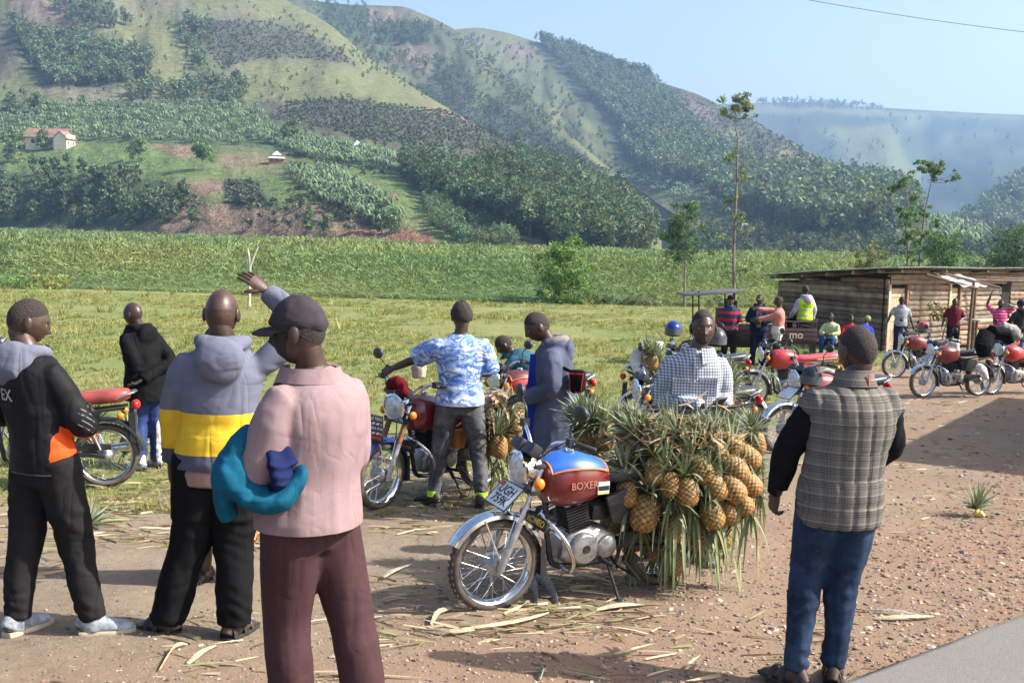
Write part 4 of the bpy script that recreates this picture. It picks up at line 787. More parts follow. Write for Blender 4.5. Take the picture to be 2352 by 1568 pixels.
    if stand:
        mb = MB(); mb.tube([(-.12, .09, .24), (-.16, .19, .025)], .010, 8); mb.box((-.165, .20, .02), (.06, .04, .012)); mb.build('side_stand', STEELB, root)
        mb = MB(); mb.tube([(-.24, .09, .24), (-.36, .12, .10)], .011, 8); mb.tube([(-.24, -.09, .24), (-.36, -.12, .10)], .011, 8); mb.tube([(-.34, -.115, .12), (-.34, .115, .12)], .009, 6); mb.build('centre_stand', STEELB, root)
    for s in (-1, 1): mb = MB(); mb.tube([(-.06, s*.10, .27), (-.06, s*.25, .27)], .014, 8); mb.build('footpeg', BLKP, root)
    if plate:
        rm = Matrix.Rotation(R(-46), 3, 'Y'); pc = Vector((.585, 0, .705)); mb = MB(); mb.box(pc, (.004, .26, .17), rm); pl = fb(mb, 'number_plate', platemat)
        if isinstance(plate, str):
            me = text_mesh(plate, .085, BLACKT, .0006, .0012); xm = ST@Matrix.Translation(pc+rm@Vector((.0032, 0, -.004)))@(rm.to_4x4()@Matrix(((0, 0, 1, 0), (1, 0, 0, 0), (0, 1, 0, 0), (0, 0, 0, 1)))); link('lettering', me, pl).matrix_local = xm
            mb = MB(); 
            for s in (-1, 1): mb.box(pc+rm@Vector((.001, s*.129, 0)), (.006, .006, .174), rm); mb.box(pc+rm@Vector((.001, 0, s*.086)), (.006, .262, .006), rm)
            fb(mb, 'plate_border', BLACKT, pl, smooth=False); mb = MB(); mb.box(pc+rm@Vector((.003, -.098, .062)), (.002, .042, .03), rm); fb(mb, 'flag_mark', REDL, pl, smooth=False); mb = MB(); mb.box(pc+rm@Vector((.003, -.10, .018)), (.002, .026, .022), rm); fb(mb, 'plate_seal', GREYB, pl, smooth=False)
    return root
def bike_at(vx, vy, rz_deg):             # root location so that the front tyre touches the ground seen at (vx, vy)
    g = G(vx, vy); a = R(rz_deg); x = g.x-.63*math.cos(a); y = g.y-.63*math.sin(a); return (x, y, gz(x, y)+.004)
def blanket(root, name, m, pts, t=.02): pass
ORNG = M('orange_trim', (.75, .20, .03), .5); BLUC = M('blue_cover', (.02, .10, .42), .4, 0, .2, 7); GOLD = M('gold_letter', (.30, .13, .08), .4); SILVL = M('silver_letter', (.6, .6, .6), .4)
B1 = motorcycle('motorcycle', bike_at(1128, 1398, 210), R(210), 'red motorcycle in front, loaded with a huge heap of pineapples', RED1, SEATB, steer=R(-3), lean=R(-4), plate='UGH\n759K', cover=(BLUC, ORNG), headlight='chrome', guard='text', mirrors=(1, 1), panel=BLKP, decal=[('BOXER', .06, (.13, .765), GOLD)])
B2 = motorcycle('motorcycle', bike_at(872, 1166, 228), R(228), 'motorcycle with hand painted slogan boards held by the man in the blue shirt', RED1, SEATB, steer=R(8), lean=R(0), fender=BLUEP, boots=RUST, guard='text', mirrors=(0, 1), headlight='chrome')
B3 = motorcycle('motorcycle', (GD(1215, 12.6)), R(215), 'motorcycle with maroon and red tank beside the man in the long coat', RED2, SEATB, cover=(M('maroon_cover', (.10, .02, .03), .5), ORNG), mirrors=(1, 0))
B4 = motorcycle('motorcycle', (GD(78, 10.0)), R(192), 'motorcycle with faded red seat half hidden by the man in the black jacket', RED3, SEATR)
B5 = motorcycle('motorcycle', (GD(1585, 14.2)), R(-8), 'loaded motorcycle with a white fender behind the man in the checked shirt', RED3, SEATB, fender=WHITE)
B5b = motorcycle('motorcycle', (GD(1600, 17.2)), R(200), 'blue motorcycle with a blue helmet on its handlebar near the cargo tricycle', BLUEP, SEATB)
B5c = motorcycle('motorcycle', (GD(1560, 11.6)), R(196), 'motorcycle with silver fender hidden by the pineapple heap and the checked shirt', BLUEP, SEATB)
B6 = motorcycle('motorcycle', bike_at(1724, 935, 190), R(190), 'bright red motorcycle with pink red seat and a dark jacket over the handlebar', RED2, SEATR2, fender=WHITE, seat_stripe=M('cream_vinyl', (.6, .45, .3), .5), mirrors=(1, 0), rim=WHITE)
B7 = motorcycle('motorcycle', bike_at(1795, 1040, 203), R(203), 'motorcycle with plain black seat standing behind the man in the quilted vest', RED3, SEATB, fender=CHROME, plate=' ')
B8 = motorcycle('motorcycle', bike_at(2052, 868, 190), R(190), 'red motorcycle with black and red seat nearest to the hut door', RED1, SEATB, fender=CHROME, seat_stripe=RED3, mirrors=(1, 1))
B9 = motorcycle('motorcycle', bike_at(2118, 912, 200), R(200), 'chrome fronted motorcycle with number plate and long black seat', RED1, SEATB, plate='UGH\n443N', headlight='chrome', panel=BLKP)
B10 = motorcycle('motorcycle', bike_at(2275, 905, 205), R(205), 'motorcycle with long mud flap and dark coat over its handlebar, right edge', RED2, SEATB, headlight='chrome', mirrors=(1, 1))
B11 = motorcycle('motorcycle', GD(2318, 27.5), R(245), 'small red motorcycle farthest back, under the man in the magenta shirt', RED2, SEATB)
# ------------------------------------------------------------ people
def remesh(mb, vox, sm=5):
    me = mb.mesh('tmp', [], smooth=False) if mb.f else None
    o = link('tmp', me); md = o.modifiers.new('r', 'REMESH'); md.mode = 'VOXEL'; md.voxel_size = vox; md.use_smooth_shade = True
    if sm: m2 = o.modifiers.new('s', 'SMOOTH'); m2.factor = .5; m2.iterations = sm
    dg = bpy.context.evaluated_depsgraph_get(); r = bpy.data.meshes.new_from_object(o.evaluated_get(dg)); bpy.data.objects.remove(o); bpy.data.meshes.remove(me); return r
def co_of(me): a = np.empty(len(me.vertices)*3, np.float32); me.vertices.foreach_get('co', a); return a.reshape(-1, 3).astype(float)
def no_of(me): a = np.empty(len(me.vertices)*3, np.float32); me.vertex_normals.foreach_get('vector', a); return a.reshape(-1, 3).astype(float)
def wrinkle(me, amp, f=(9, 9, 16), seed=0, extra=None):
    c = co_of(me); n = no_of(me); q = c+np.stack([vnoise(c*4+seed), vnoise(c*4+31+seed), vnoise(c*4+57+seed)], 1)*.06
    w = 1-2*np.abs(vnoise(q*np.array(f)+seed*3.7)); w2 = vnoise(q*np.array(f)*.45+11+seed)
    w3 = 1-2*np.abs(vnoise(q*np.array(f)*np.array((.6, .6, 2.2))+seed*1.3)); d = amp*(.75*w*np.clip(.55+w2, .1, 1.5)+.7*w2+.45*w3*np.clip(.3-w2, 0, 1))
    d = d*np.where((c[:, 2] > 1.40) & (c[:, 2] < 1.6), np.clip(1-(c[:, 2]-1.40)/.05, .15, 1), 1)
    if extra is not None: d = d+extra(c, n)
    me.vertices.foreach_set('co', (c+n*d[:, None]).astype(np.float32).ravel()); me.update(); return me
SKIN = [M('skin_deep', (.062, .034, .024), .43, 0, .25, 12, .12, 120, spec=.42), M('skin_brown', (.10, .054, .037), .42, 0, .22, 12, .12, 120, spec=.42), M('skin_dark', (.045, .027, .021), .38, 0, .2, 12, .1, 120, spec=.42)]
HAIR = M('black_hair', (.027, .019, .016), .85, 0, .35, 90, 1., 110); EYE = M('eye_white', (.55, .5, .45), .25, 0, .1); IRIS = M('iris', (.01, .006, .005), .2, 0, 0.)
def hpt(th, ph, fat=1.):
    x, y, z = math.sin(ph)*math.sin(th), math.sin(ph)*math.cos(th), math.cos(ph); X, Y, Z = x*.080*fat, y*.101, z*.122
    if z < 0: X *= 1-.24*(-z)**1.3; Y *= (1-.06*(-z)) if y > 0 else (1-.26*(-z)**1.2)
    if z > .1 and y < 0: Y *= 1.04
    if y > .15:
        g = lambda cx, cz, sx, sz: math.exp(-((X-cx)/sx)**2-((Z-cz)/sz)**2)
        Y += .004*y-.011*(g(.031, .010, .015, .011)+g(-.031, .010, .015, .011))+.007*(g(.028, .032, .022, .008)+g(-.028, .032, .022, .008))
        Y += .012*g(0, -.006, .010, .022)+.024*g(0, -.028, .014, .012)+.010*(g(.016, -.033, .009, .008)+g(-.016, -.033, .009, .008))
        Y += .012*g(0, -.058, .024, .0075)+.011*g(0, -.074, .020, .007)-.006*g(0, -.066, .024, .003)+.006*g(0, -.100, .02, .013)+.004*(g(.045, -.02, .018, .02)+g(-.045, -.02, .018, .02))
    return Vector((X, Y, Z))
def head_pts(nu, nv): return [hpt(2*PI*j/nu, PI*i/nv) for i in range(nv+1) for j in range(nu)]
def dome(hm, lim, off, nu=44, nv=14, lift=0., jit=0.):
    """shell over the skull down to height lim(cos) at each bearing"""
    V_ = []
    for i in range(nv+1):
        for j in range(nu):
            th = 2*PI*j/nu; ph = math.acos(max(-.95, min(.95, lim(math.cos(th))/.122)))*i/nv; q = hpt(th, ph); o = off*(1 if i < nv else .3)*(1+jit*random.uniform(-1, 1)); V_.append(hm@(q+q.normalized()*o+Vector((0, 0, lift))))
    mb = MB(); mb.add(V_, grid_faces(nu, nv)); return mb
def grid_faces(nu, nv): return [(i*nu+j, (i+1)*nu+j, (i+1)*nu+(j+1) % nu, i*nu+(j+1) % nu) for i in range(nv) for j in range(nu)]
def add_hand(mb, w, d, pn, curl=.35, side=1, s=1., spread=.1, thumb=.6):
    """w wrist, d finger direction, pn palm normal (the way the palm faces), side=+1: thumb towards d x pn"""
    d = Vector(d).normalized(); pn = Vector(pn); pn = (pn-d*pn.dot(d)).normalized(); t = d.cross(pn)*side
    w = Vector(w); mb.tube([w-d*.03*s, w+d*.01*s, w+d*.035*s, w+d*.075*s, w+d*.098*s], [(.026*s, .020*s), (.028*s, .018*s), (.038*s, .017*s), (.041*s, .014*s), (.036*s, .010*s)], 10, up=t)
    for k, (L, o) in enumerate(((.072, .030), (.080, .010), (.075, -.010), (.058, -.029))):
        p = w+d*(.090-abs(k-1.3)*.004)*s+t*o*s; a = curl*(.6+.15*k); dd = (d+t*spread*(1.3-k)*.6).normalized(); pts = [p-d*.02*s, p]
        for q, fr in enumerate((.45, .32, .23)):
            A = a*(.8, 1.9, 2.7)[q]; e = (dd*math.cos(A)+pn*math.sin(A)).normalized(); p = p+e*L*fr*s; pts.append(p)
        mb.tube(pts, [.0095*s, .0095*s, .0085*s, .008*s, .006*s], 7)
    b = w+d*.028*s+t*.03*s; td = (d*.75+t*thumb+pn*.25).normalized(); mb.tube([b-t*.02*s, b+td*.02*s, b+td*.045*s, b+td*.045*s+(td+pn*curl*.8).normalized()*.028*s], [.013*s, .0125*s, .0105*s, .0075*s], 7)
DEF = dict(pelvis=(0, 0, .95), chest=(0, .0, 1.28), neck=(0, -.012, 1.485), head=(0, .015, 1.635), hd=(0, 0, 0), el=(-.25, -.04, 1.15), wl=(-.27, .06, .90), er=(.25, -.04, 1.15), wr=(.27, .06, .90),
           kl=(-.105, .03, .50), al=(-.115, -.02, .085), kr=(.105, .03, .50), ar=(.115, -.02, .085), fl=10, fr=-10, hl=None, hr=None, cl=.35, cr_=.35, shw=.185)
def spine_at(J, z):
    a = [(.78, J['pelvis']-Vector((0, 0, .17))), (.95, J['pelvis']), (1.28, J['chest']), (1.485, J['neck'])]
    if z <= a[0][0]: return a[0][1]+(Vector((0, 0, z-a[0][0])))
    for (z0, p0), (z1, p1) in zip(a, a[1:]):
        if z <= z1: return p0.lerp(p1, (z-z0)/(z1-z0))
    return a[-1][1]+Vector((0, 0, z-1.485))
TOR = [(.80, .150, .105), (.90, .165, .118), (.98, .160, .118), (1.08, .142, .108), (1.20, .158, .118), (1.30, .176, .122), (1.37, .172, .112), (1.415, .148, .096), (1.45, .110, .080), (1.475, .082, .07), (1.50, .066, .064)]
def lerp_tor(z): zs = [t[0] for t in TOR]; return np.interp(z, zs, [t[1] for t in TOR]), np.interp(z, zs, [t[2] for t in TOR])
class Person:
    def __init__(s, loc, rz, h, label, pose=None, skin=0, fat=1., vox=.013, group=None, legs=True, sink=0.):
        s.root = empty('person', loc, rz, label, 'person', group); s.k = h/1.75; s.root.scale = (s.k,)*3; s.vox = vox; s.fat = fat; s.root.location.z -= sink
        J = dict(DEF); J.update(pose or {}); 
        for k, v in J.items():
            if isinstance(v, tuple) and len(v) == 3 and k != 'hd': J[k] = Vector(v)
        s.J = J; up = (J['neck']-J['chest']).normalized(); s.S = {}
        for sd, e in ((-1, 'l'), (1, 'r')): s.S[e] = J.get('s'+e) or J['neck']+Vector((sd*J['shw'], 0, 0))-up*.105
        s.hip = {'l': J['pelvis']+Vector((-.09, 0, -.03)), 'r': J['pelvis']+Vector((.09, 0, -.03))}
        s.skin = SKIN[skin]; s.body(); s.near = vox < .016
    def arm(s, mb, e, rs, upto=1., start=0.):
        J = s.J; pts = [s.S[e], s.S[e].lerp(J['e'+e], .5), J['e'+e], J['e'+e].lerp(J['w'+e], .5), J['w'+e]]
        P_ = [pts[0].lerp(spine_at(J, 1.38), .35)]+smoothpath(pts, 3); n = len(P_); q = [0, .25, .5, .75, 1.]
        R_ = [rs[0]*.72]+[float(np.interp(i/(n-2), q, rs))*(.80+.20*min(1, i/3)) for i in range(n-1)]; m = max(3, int(round(1+(n-1)*upto))); mb.tube(P_[:m], R_[:m], 12)
        return P_[m-1], (P_[m-1]-P_[m-2]).normalized()
    def leg(s, mb, e, rs, upto=1., n0=.0, drop=0., sx=1.):
        J = s.J; h = s.hip[e]; pts = [h+Vector((0, 0, .03)), h.lerp(J['k'+e], .5), J['k'+e], J['k'+e].lerp(J['a'+e], .5)+Vector((0, -.012, 0)), J['a'+e]-Vector((0, 0, drop))]; P_ = smoothpath(pts, 3); n = len(P_); q = [0, .25, .5, .75, 1.]
        R_ = [float(np.interp(i/(n-1), q, rs)) for i in range(n)]; m = max(3, int(round(n*upto))); mb.tube(P_[:m], [(r*sx, r) for r in R_[:m]], 14, up=(1, 0, 0))
    def torso(s, mb, z0, z1, add=.0, flare=0., zs=None, fy=0.):
        zz = np.linspace(z0, z1, 12); P_ = [spine_at(s.J, z) for z in zz]; R_ = []
        for z in zz:
            a, b = lerp_tor(max(z, .80)); t = (z1-z)/(z1-z0); g = s.fat if z < 1.40 else 1; ad = add*(1 if z < 1.42 else max(0, 1-(z-1.42)/.08)); R_.append((a*g+ad+flare*t*t, b*g+ad+fy*max(0, 1-abs(z-1.05)/.2)+flare*t*t))
        mb.tube(P_, R_, 22, up=(1, 0, 0))
    def body(s):
        J = s.J; mb = MB(); near = s.vox < .016
        s.torso(mb, .80, 1.50, -.012)
        for e in 'lr': s.arm(mb, e, [.050, .046, .038, .036, .026]); s.leg(mb, e, [.085, .078, .054, .052, .035])
        s.hm = Matrix.Translation(J['head'])@(Matrix.Rotation(R(J['hd'][0]), 4, 'Z')@Matrix.Rotation(R(J['hd'][1]), 4, 'X')@Matrix.Rotation(R(J['hd'][2]), 4, 'Y'))
        nu, nv = (56, 44) if near else (36, 28); hp = [s.hm@Vector(p) for p in head_pts(nu, nv)]; mb.add(hp, grid_faces(nu, nv))
        mb.tube(smoothpath([J['neck']-Vector((0, 0, .06)), J['neck']+Vector((0, 0, .01)), s.hm@Vector((0, -.028, -.055)), s.hm@Vector((0, -.02, 0))], 3), [.075, .07, .064, .060, .056, .055, .054, .053, .052, .05], 16)
        for sd in (-1, 1): mb.ell(s.hm@Vector((sd*.083, -.012, -.006)), (.011, .021, .035), 10, 8, (s.hm.to_3x3()@Matrix.Rotation(R(-14)*sd, 3, 'Z'))@Matrix.Rotation(R(8), 3, 'X'))
        for e, sd in (('l', -1), ('r', 1)):
            d, pn = J['h'+e] if J['h'+e] else ((J['w'+e]-J['e'+e]).normalized(), Vector((-sd, .25, 0)))
            add_hand(mb, J['w'+e], d, pn, J['cl' if e == 'l' else 'cr_'], 1 if e == 'r' else -1)
        for e in 'lr': s.foot(mb, e)
        s.bo = mb.build('body', s.skin, s.root)
        for sd in (-1, 1):
            m2 = MB(); m2.ell(s.hm@Vector((sd*.031, .0770, .010)), (.0125, .0125, .008), 12, 8, s.hm.to_3x3()); ey = m2.build('eye', EYE, s.root); m2 = MB(); m2.ell(s.hm@Vector((sd*.030, .0872, .010)), (.0062, .0035, .0065), 10, 6, s.hm.to_3x3()); m2.build('iris', IRIS, ey)
    def footframe(s, e): a = s.J['a'+e]; y = R(s.J['f'+e]); return a, Vector((-math.sin(y), math.cos(y), 0))
    def foot(s, mb, e, add=0., sole=0.):
        a, f = s.footframe(e); g = Vector((a.x, a.y, a.z-.08)); x = Vector((f.y, -f.x, 0))
        pr = [(-.065, .026, .030), (-.05, .034, .05), (0, .036, .045), (.06, .042, .034), (.12, .046, .024), (.165, .040, .018), (.195, .02, .012)]
        mb.tube([g+f*t+Vector((0, 0, h+sole)) for t, w, h in pr], [(w+add, h+add) for t, w, h in pr], 12, up=x)
    # ---- clothes
    def _fin(s, name, mb, mat, amp, f, seed, extra=None, vox=None, cut=None):
        me = remesh(mb, vox or s.vox)
        if cut:                          # open, crisp hem
            bm = bmesh.new(); bm.from_mesh(me); q = s.J['pelvis']; g = [v for v in bm.verts if v.co.z < cut+.06 and (v.co.x-q.x)**2+(v.co.y-q.y)**2 < .29**2]; gs = set(g); ed = [e for e in bm.edges if e.verts[0] in gs and e.verts[1] in gs]; fc = [x for x in bm.faces if all(v in gs for v in x.verts)]; bmesh.ops.bisect_plane(bm, geom=g+ed+fc, plane_co=(0, 0, cut), plane_no=(0, 0, 1), clear_inner=True); bm.to_mesh(me); bm.free(); me.polygons.foreach_set('use_smooth', [True]*len(me.polygons))
        wrinkle(me, amp if s.near else amp*.8, f, seed, extra); me.materials.clear(); me.materials.append(mat); return link(name, me, s.root)
    def top(s, mat, name='shirt', hem=.86, loose=.022, sleeve=1., arm=None, flare=0., collar=None, hood=None, amp=.009, seed=1, colmat=None, extra=None, fy=0., f=(9, 9, 15), cuff=None, z1=1.49):
        mb = MB(); s.torso(mb, hem, z1, loose, flare, fy=fy); r = arm or [.068, .060, .052, .048, .040]; ends = []
        for e in 'lr': ends.append(s.arm(mb, e, r, sleeve))
        if hood:
            n = spine_at(s.J, 1.47); hb = Vector((0, -.075, .0)); mb.tube(smoothpath([n+Vector((-.10, .05, .02)), n+Vector((-.10, -.05, .035)), n+Vector((0, -.10, .03)), n+Vector((.10, -.05, .035)), n+Vector((.10, .05, .02))], 4), [.028]+[.036]*15+[.028], 10); mb.ell(n+Vector((0, -.155, -.05)), (.125, .058, .115), 16, 12); mb.tube(smoothpath([n+Vector((-.11, -.06, .03)), n+Vector((0, -.165, -.02)), n+Vector((.11, -.06, .03))], 4), [.03]*9, 8)
        o = s._fin(name, mb, mat, amp, f, seed, extra, cut=hem+.028 if s.J['pelvis'].z > .8 else None); s.shirt = o
        if collar:
            cm = colmat or mat; n = s.J['neck']; u = Vector((0, 0, 1)); m2 = MB(); V_ = []; F_ = []; k = 20; stand = collar == 'stand'
            h1 = .055 if stand else .040
            for i in range(k+1):
                th = R(-82 if not stand else -88)+2*PI*(i/k)*(164/180*.98) if False else (R(100)+R(340)*i/k); cx, cy = math.cos(th), math.sin(th)
                cr0 = .080+loose*.62; b = n+Vector((cx*cr0, cy*(cr0-.004)+.002, -.026)); 
                if stand: V_ += [tuple(b), tuple(b+Vector((cx*.002, cy*.002, h1))), tuple(b+Vector((cx*.014, cy*.014, h1))), tuple(b+Vector((cx*.016, cy*.016, -.01)))]
                else: fr = max(0, cy)**3; V_ += [tuple(b+Vector((0, 0, -.012))), tuple(b+Vector((cx*.0, cy*.0, h1))), tuple(b+Vector((cx*.012, cy*.012, h1+.003))), tuple(b+Vector((cx*(.036+.02*fr), cy*(.034+.02*fr), -.012-.055*fr)))]
            for i in range(k):
                for j in range(3): F_.append((i*4+j, (i+1)*4+j, (i+1)*4+j+1, i*4+j+1))
            m2.add(V_, F_); c = m2.build('collar', cm, o); sd_ = c.modifiers.new('t', 'SOLIDIFY'); sd_.thickness = .004
        if cuff:
            for (p, d), e in zip(ends, 'lr'): m2 = MB(); rr = r[-1] if sleeve > .9 else r[1]; m2.tube([p-d*.035, p-d*.01, p+d*.012], [rr+.004, rr+.005, rr*.92], 14); m2.build('cuff', cuff, o)
        return o
    def pants(s, mat, rs=(.105, .098, .078, .070, .062), top=1.0, hem=.0, amp=.010, seed=5, name='trousers', extra=None, sx=1., knee=True, f=(8, 8, 15)):
        mb = MB(); s.torso(mb, .80, top, .008, 0)
        for e in 'lr': s.leg(mb, e, list(rs), 1., drop=hem, sx=sx)
        kz = [s.J['kl'].z, s.J['kr'].z]
        def ex(c, n):
            w = np.exp(-((c[:, 2]-np.mean(kz))/.12)**2)+np.exp(-((c[:, 2]-.13)/.10)**2)*1.2; d = .0055*w*np.sin(c[:, 2]*95+6*vnoise(c*7+seed)+c[:, 0]*30+c[:, 1]*25)*np.clip(vnoise(c*6+seed*2)+.25, 0, 1); return d+(extra(c, n) if extra else 0)
        return s._fin(name, mb, mat, amp, f, seed, ex if knee else extra)
    def skirt(s, mat, hem=.35, top=1.02, w=.20, name='skirt', amp=.012, seed=3, bend=None, r0=None):
        mb = MB(); zz = np.linspace(hem, top, 9); k = s.J; P_ = []
        for z in zz:
            p = spine_at(s.J, max(z, .8)); 
            if z < .8: p = Vector((spine_at(s.J, .8).x, spine_at(s.J, .8).y, z))
            P_.append(p)
        mb.tube(P_, [(float(np.interp(z, [hem, .9, top], [w, .19*s.fat, .165*s.fat])), float(np.interp(z, [hem, .9, top], [w*.85, .145*s.fat, .125*s.fat]))) for z in zz], 22, up=(1, 0, 0)); return s._fin(name, mb, mat, amp, (13, 13, 2.5), seed)
    def hair(s, line=(.045, -.02, -.06), th=.006, mat=HAIR):
        mb = dome(s.hm, lambda c: line[1]+(line[0]-line[1])*max(0, c)**1.2+(line[2]-line[1])*max(0, -c), th, jit=.3); return mb.build('hair', mat, s.root)
    def shoes(s, mat, sole=None, kind='shoe', strap=None):
        for e in 'lr':
            a, f = s.footframe(e); g = Vector((a.x, a.y, a.z-.085)); x = Vector((f.y, -f.x, 0)); mb = MB(); w = [.030, .038, .040, .047, .050, .046, .030]; t = [-.075, -.05, 0, .06, .12, .175, .21]
            top_ = .030 if kind != 'sandal' else .018; n = 14; V_ = []; ring = []
            for zz, gr in ((0, 0), (.010, .004), (top_, .001)):
                for i in range(len(t)): ring.append((g+f*t[i]*1.0+x*(w[i]+gr)+Vector((0, 0, zz))))
                for i in range(len(t)-1, -1, -1): ring.append((g+f*t[i]-x*(w[i]+gr)+Vector((0, 0, zz))))
            k = len(t)*2; F_ = [tuple(range(k-1, -1, -1)), tuple(range(2*k, 3*k))]+[(r*k+j, r*k+(j+1) % k, (r+1)*k+(j+1) % k, (r+1)*k+j) for r in (0, 1) for j in range(k)]
            mb.add(ring, F_); so_ = mb.build('sole', sole or mat, None, bevel=.004)
            if kind == 'sandal':
                m2 = MB()
                for tt, hh, ww in ((.11, .058, .052), (.045, .078, .048), (-.045, .085, .043)): m2.tube([g+f*tt+x*ww*math.cos(q)+Vector((0, 0, .012+hh*math.sin(q))) for q in np.linspace(0, PI, 9)], [(.016, .004)]*9, 8, up=f)
                sh = m2.build('sandal', mat, s.root)
            else:
                m2 = MB(); s.foot(m2, e, .011, .012); m2.tube([a+Vector((0, 0, -.06)), a+Vector((0, -.004, -.01)), a+Vector((0, -.006, .035))], [.052, .050, .047], 12); me = remesh(m2, .010 if s.near else .018, 3); me.materials.append(mat); sh = link('shoe', me, s.root)
            so_.parent = sh
    def thing(s, name, mb, mat, parent=None, **k): return mb.build(name, mat, parent or s.root, **k)
def folds(n, co, k=1., fine=260):        # soft creases and weave as relief
    a = n.noise(n.scale(co, (8, 8, 1.7)), 1, 1.5, .5, .5); r1 = n.math('ABSOLUTE', n.math('SUBTRACT', a, .5)); b = n.noise(n.scale(co, (7, 7, 9)), 1, 1.5, .5, .6); r2 = n.math('ABSOLUTE', n.math('SUBTRACT', b, .5))
    h = n.math('ADD', n.math('MULTIPLY', r1, 1.), n.math('MULTIPLY', r2, .32)); h = n.math('ADD', h, n.math('MULTIPLY', n.noise(co, fine, 2), .03)); n.bump(h, .8, .036*k)
def cloth(name, c, rough=.85, var=.16, vs=5, bump=.25, bs=260, c2=None, k=1.):
    if name in _M: return _M[name]
    n = NT(name); co = n.coord(); f = n.noise(co, vs, 5, .65); d = c2 or tuple(x*(1-var*1.6) for x in c); n.col(n.mix(n.ramp(f, [(.35, (0, 0, 0)), (.68, (1, 1, 1))]), tuple(min(1, x*(1+var*.7)) for x in c), d)); folds(n, co, k, bs); _M[name] = n.set(rough, spec=.07); return _M[name]
def zbands(name, stops, var=.15, rough=.85, axis=2, scale=2., wob=.01, per=None):
    n = NT(name); co = n.coord(); sp = n.sep(co); z = n.math('ADD', sp[axis], n.math('MULTIPLY', n.math('SUBTRACT', n.noise(co, 5, 2), .5), wob))
    if per: z = n.math('FRACT', n.math('DIVIDE', z, per))
    else: z = n.math('DIVIDE', z, scale)
    c = n.ramp(z, [(p/(1 if per else scale), k) for p, k in stops], 'CONSTANT'); f = n.noise(co, 7, 5, .6); c = n.mix(n.math('MULTIPLY', f, var*2), c, (0, 0, 0) if False else n.mix(.5, c, (.02, .02, .02))); n.col(c); folds(n, co); return n.set(rough, spec=.07)
def rot2(p, deg): a = R(deg); return Vector((p[0]*math.cos(a)-p[1]*math.sin(a), p[0]*math.sin(a)+p[1]*math.cos(a), p[2]))
def pose_w(rz, **kw):                    # joints given with x,y along the world axes, turned into the person's frame
    return {k: (tuple(rot2(v, -rz)) if isinstance(v, tuple) and len(v) == 3 and k != 'hd' else v) for k, v in kw.items()}
C_BLK = cloth('black_cloth', (.008, .008, .009)); C_DKG = cloth('charcoal_cloth', (.018, .017, .018)); C_NAVY = cloth('navy_cloth', (.014, .02, .05)); C_GREY = cloth('blue_grey_fleece', (.135, .145, .19))
SOLEW = M('pale_sole', (.45, .38, .27), .8); SOLEB = M('black_sole', (.02, .02, .02), .8); SHOEW = M('grey_white_shoe', (.40, .43, .46), .55, 0, .5, 14, c2=(.10, .12, .16)); SANDB = M('black_strap', (.02, .018, .018), .6)
def addtxt(o, txt, sz, mat, loc, rot, name='lettering', sp=1., bold=.001):
    t = link(name, text_mesh(txt, sz, mat, .001, bold, sp), o); t.location = loc; t.rotation_euler = rot; return t
def back_project(o, t):                  # settle a flat lettering mesh onto the garment behind it
    sw = t.modifiers.new('w', 'SHRINKWRAP'); sw.target = o; sw.wrap_method = 'PROJECT'; sw.use_project_z = True; sw.use_negative_direction = True; sw.use_positive_direction = True; sw.offset = .004; sw.project_limit = .2
# 1 black jacket, left edge
rz = -30
def jac():
    n = NT('black_jacket'); co = n.coord(); x, y, z = n.sep(co); base = n.mix(n.noise(co, 5, 4), (.006, .006, .007), (.012, .012, .014))
    hem = n.math('LESS_THAN', z, .875); base = n.mix(hem, base, (.06, .07, .10))
    pz = n.math('MULTIPLY', n.math('GREATER_THAN', z, .90), n.math('LESS_THAN', n.math('ADD', z, n.math('MULTIPLY', x, .8)), 1.20)); px = n.math('MULTIPLY', n.math('GREATER_THAN', x, .105), n.math('LESS_THAN', x, .20)); base = n.mix(n.math('MULTIPLY', px, pz), base, (.75, .085, .015))
    st = n.math('LESS_THAN', n.math('FRACT', n.math('MULTIPLY', n.math('ADD', z, n.math('MULTIPLY', y, .6)), 34)), .16); sl_ = n.math('GREATER_THAN', x, .215); dash = n.math('LESS_THAN', n.noise(n.scale(co, (20, 20, 60)), 1, 1), .52); base = n.mix(n.math('MULTIPLY', n.math('MULTIPLY', st, sl_), n.math('MULTIPLY', dash, .6)), base, (.35, .35, .36))
    n.col(base); folds(n, co); return n.set(.65, spec=.14)
p1 = Person(G(128, 1455), R(rz), 1.79, 'young man seen from behind in black jacket with grey hood, left edge', pose_w(rz, pelvis=(-.05, 0, .95), chest=(-.10, .0, 1.28), neck=(-.14, .02, 1.48), head=(-.155, .07, 1.625), hd=(-28, -16, 0), el=(-.36, .06, 1.14), wl=(-.16, .33, 1.12), er=(.17, -.05, 1.11), wr=(.10, .25, 1.10), kl=(-.16, .03, .50), al=(-.19, -.02, .085), kr=(.10, .03, .50), ar=(.20, .0, .085), fl=5, fr=-42), 0)
j1 = p1.top(jac(), 'jacket', .84, .026, 1., [.078, .072, .064, .056, .048], collar='stand', amp=.012, seed=2)
p1.pants(C_DKG, (.112, .105, .088, .078, .066)); p1.shoes(SHOEW, SOLEW); p1.hair((.075, .03, -.045), .003)
m = MB(); n_ = spine_at(p1.J, 1.46); m.ell(n_+rot2((-.03, -.105, -.03), -rz), (.12, .06, .12), 16, 12, Matrix.Rotation(R(-rz), 3, 'Z')); m.tube(smoothpath([n_+rot2(q, -rz) for q in ((-.12, .02, .01), (-.11, -.07, .035), (0, -.11, .04), (.09, -.07, .035), (.10, .02, .01))], 3), [.02]+[.034]*11+[.02], 10); me = remesh(m, .013); wrinkle(me, .012, (9, 9, 12), 4); me.materials.append(C_GREY); link('hood', me, p1.root)
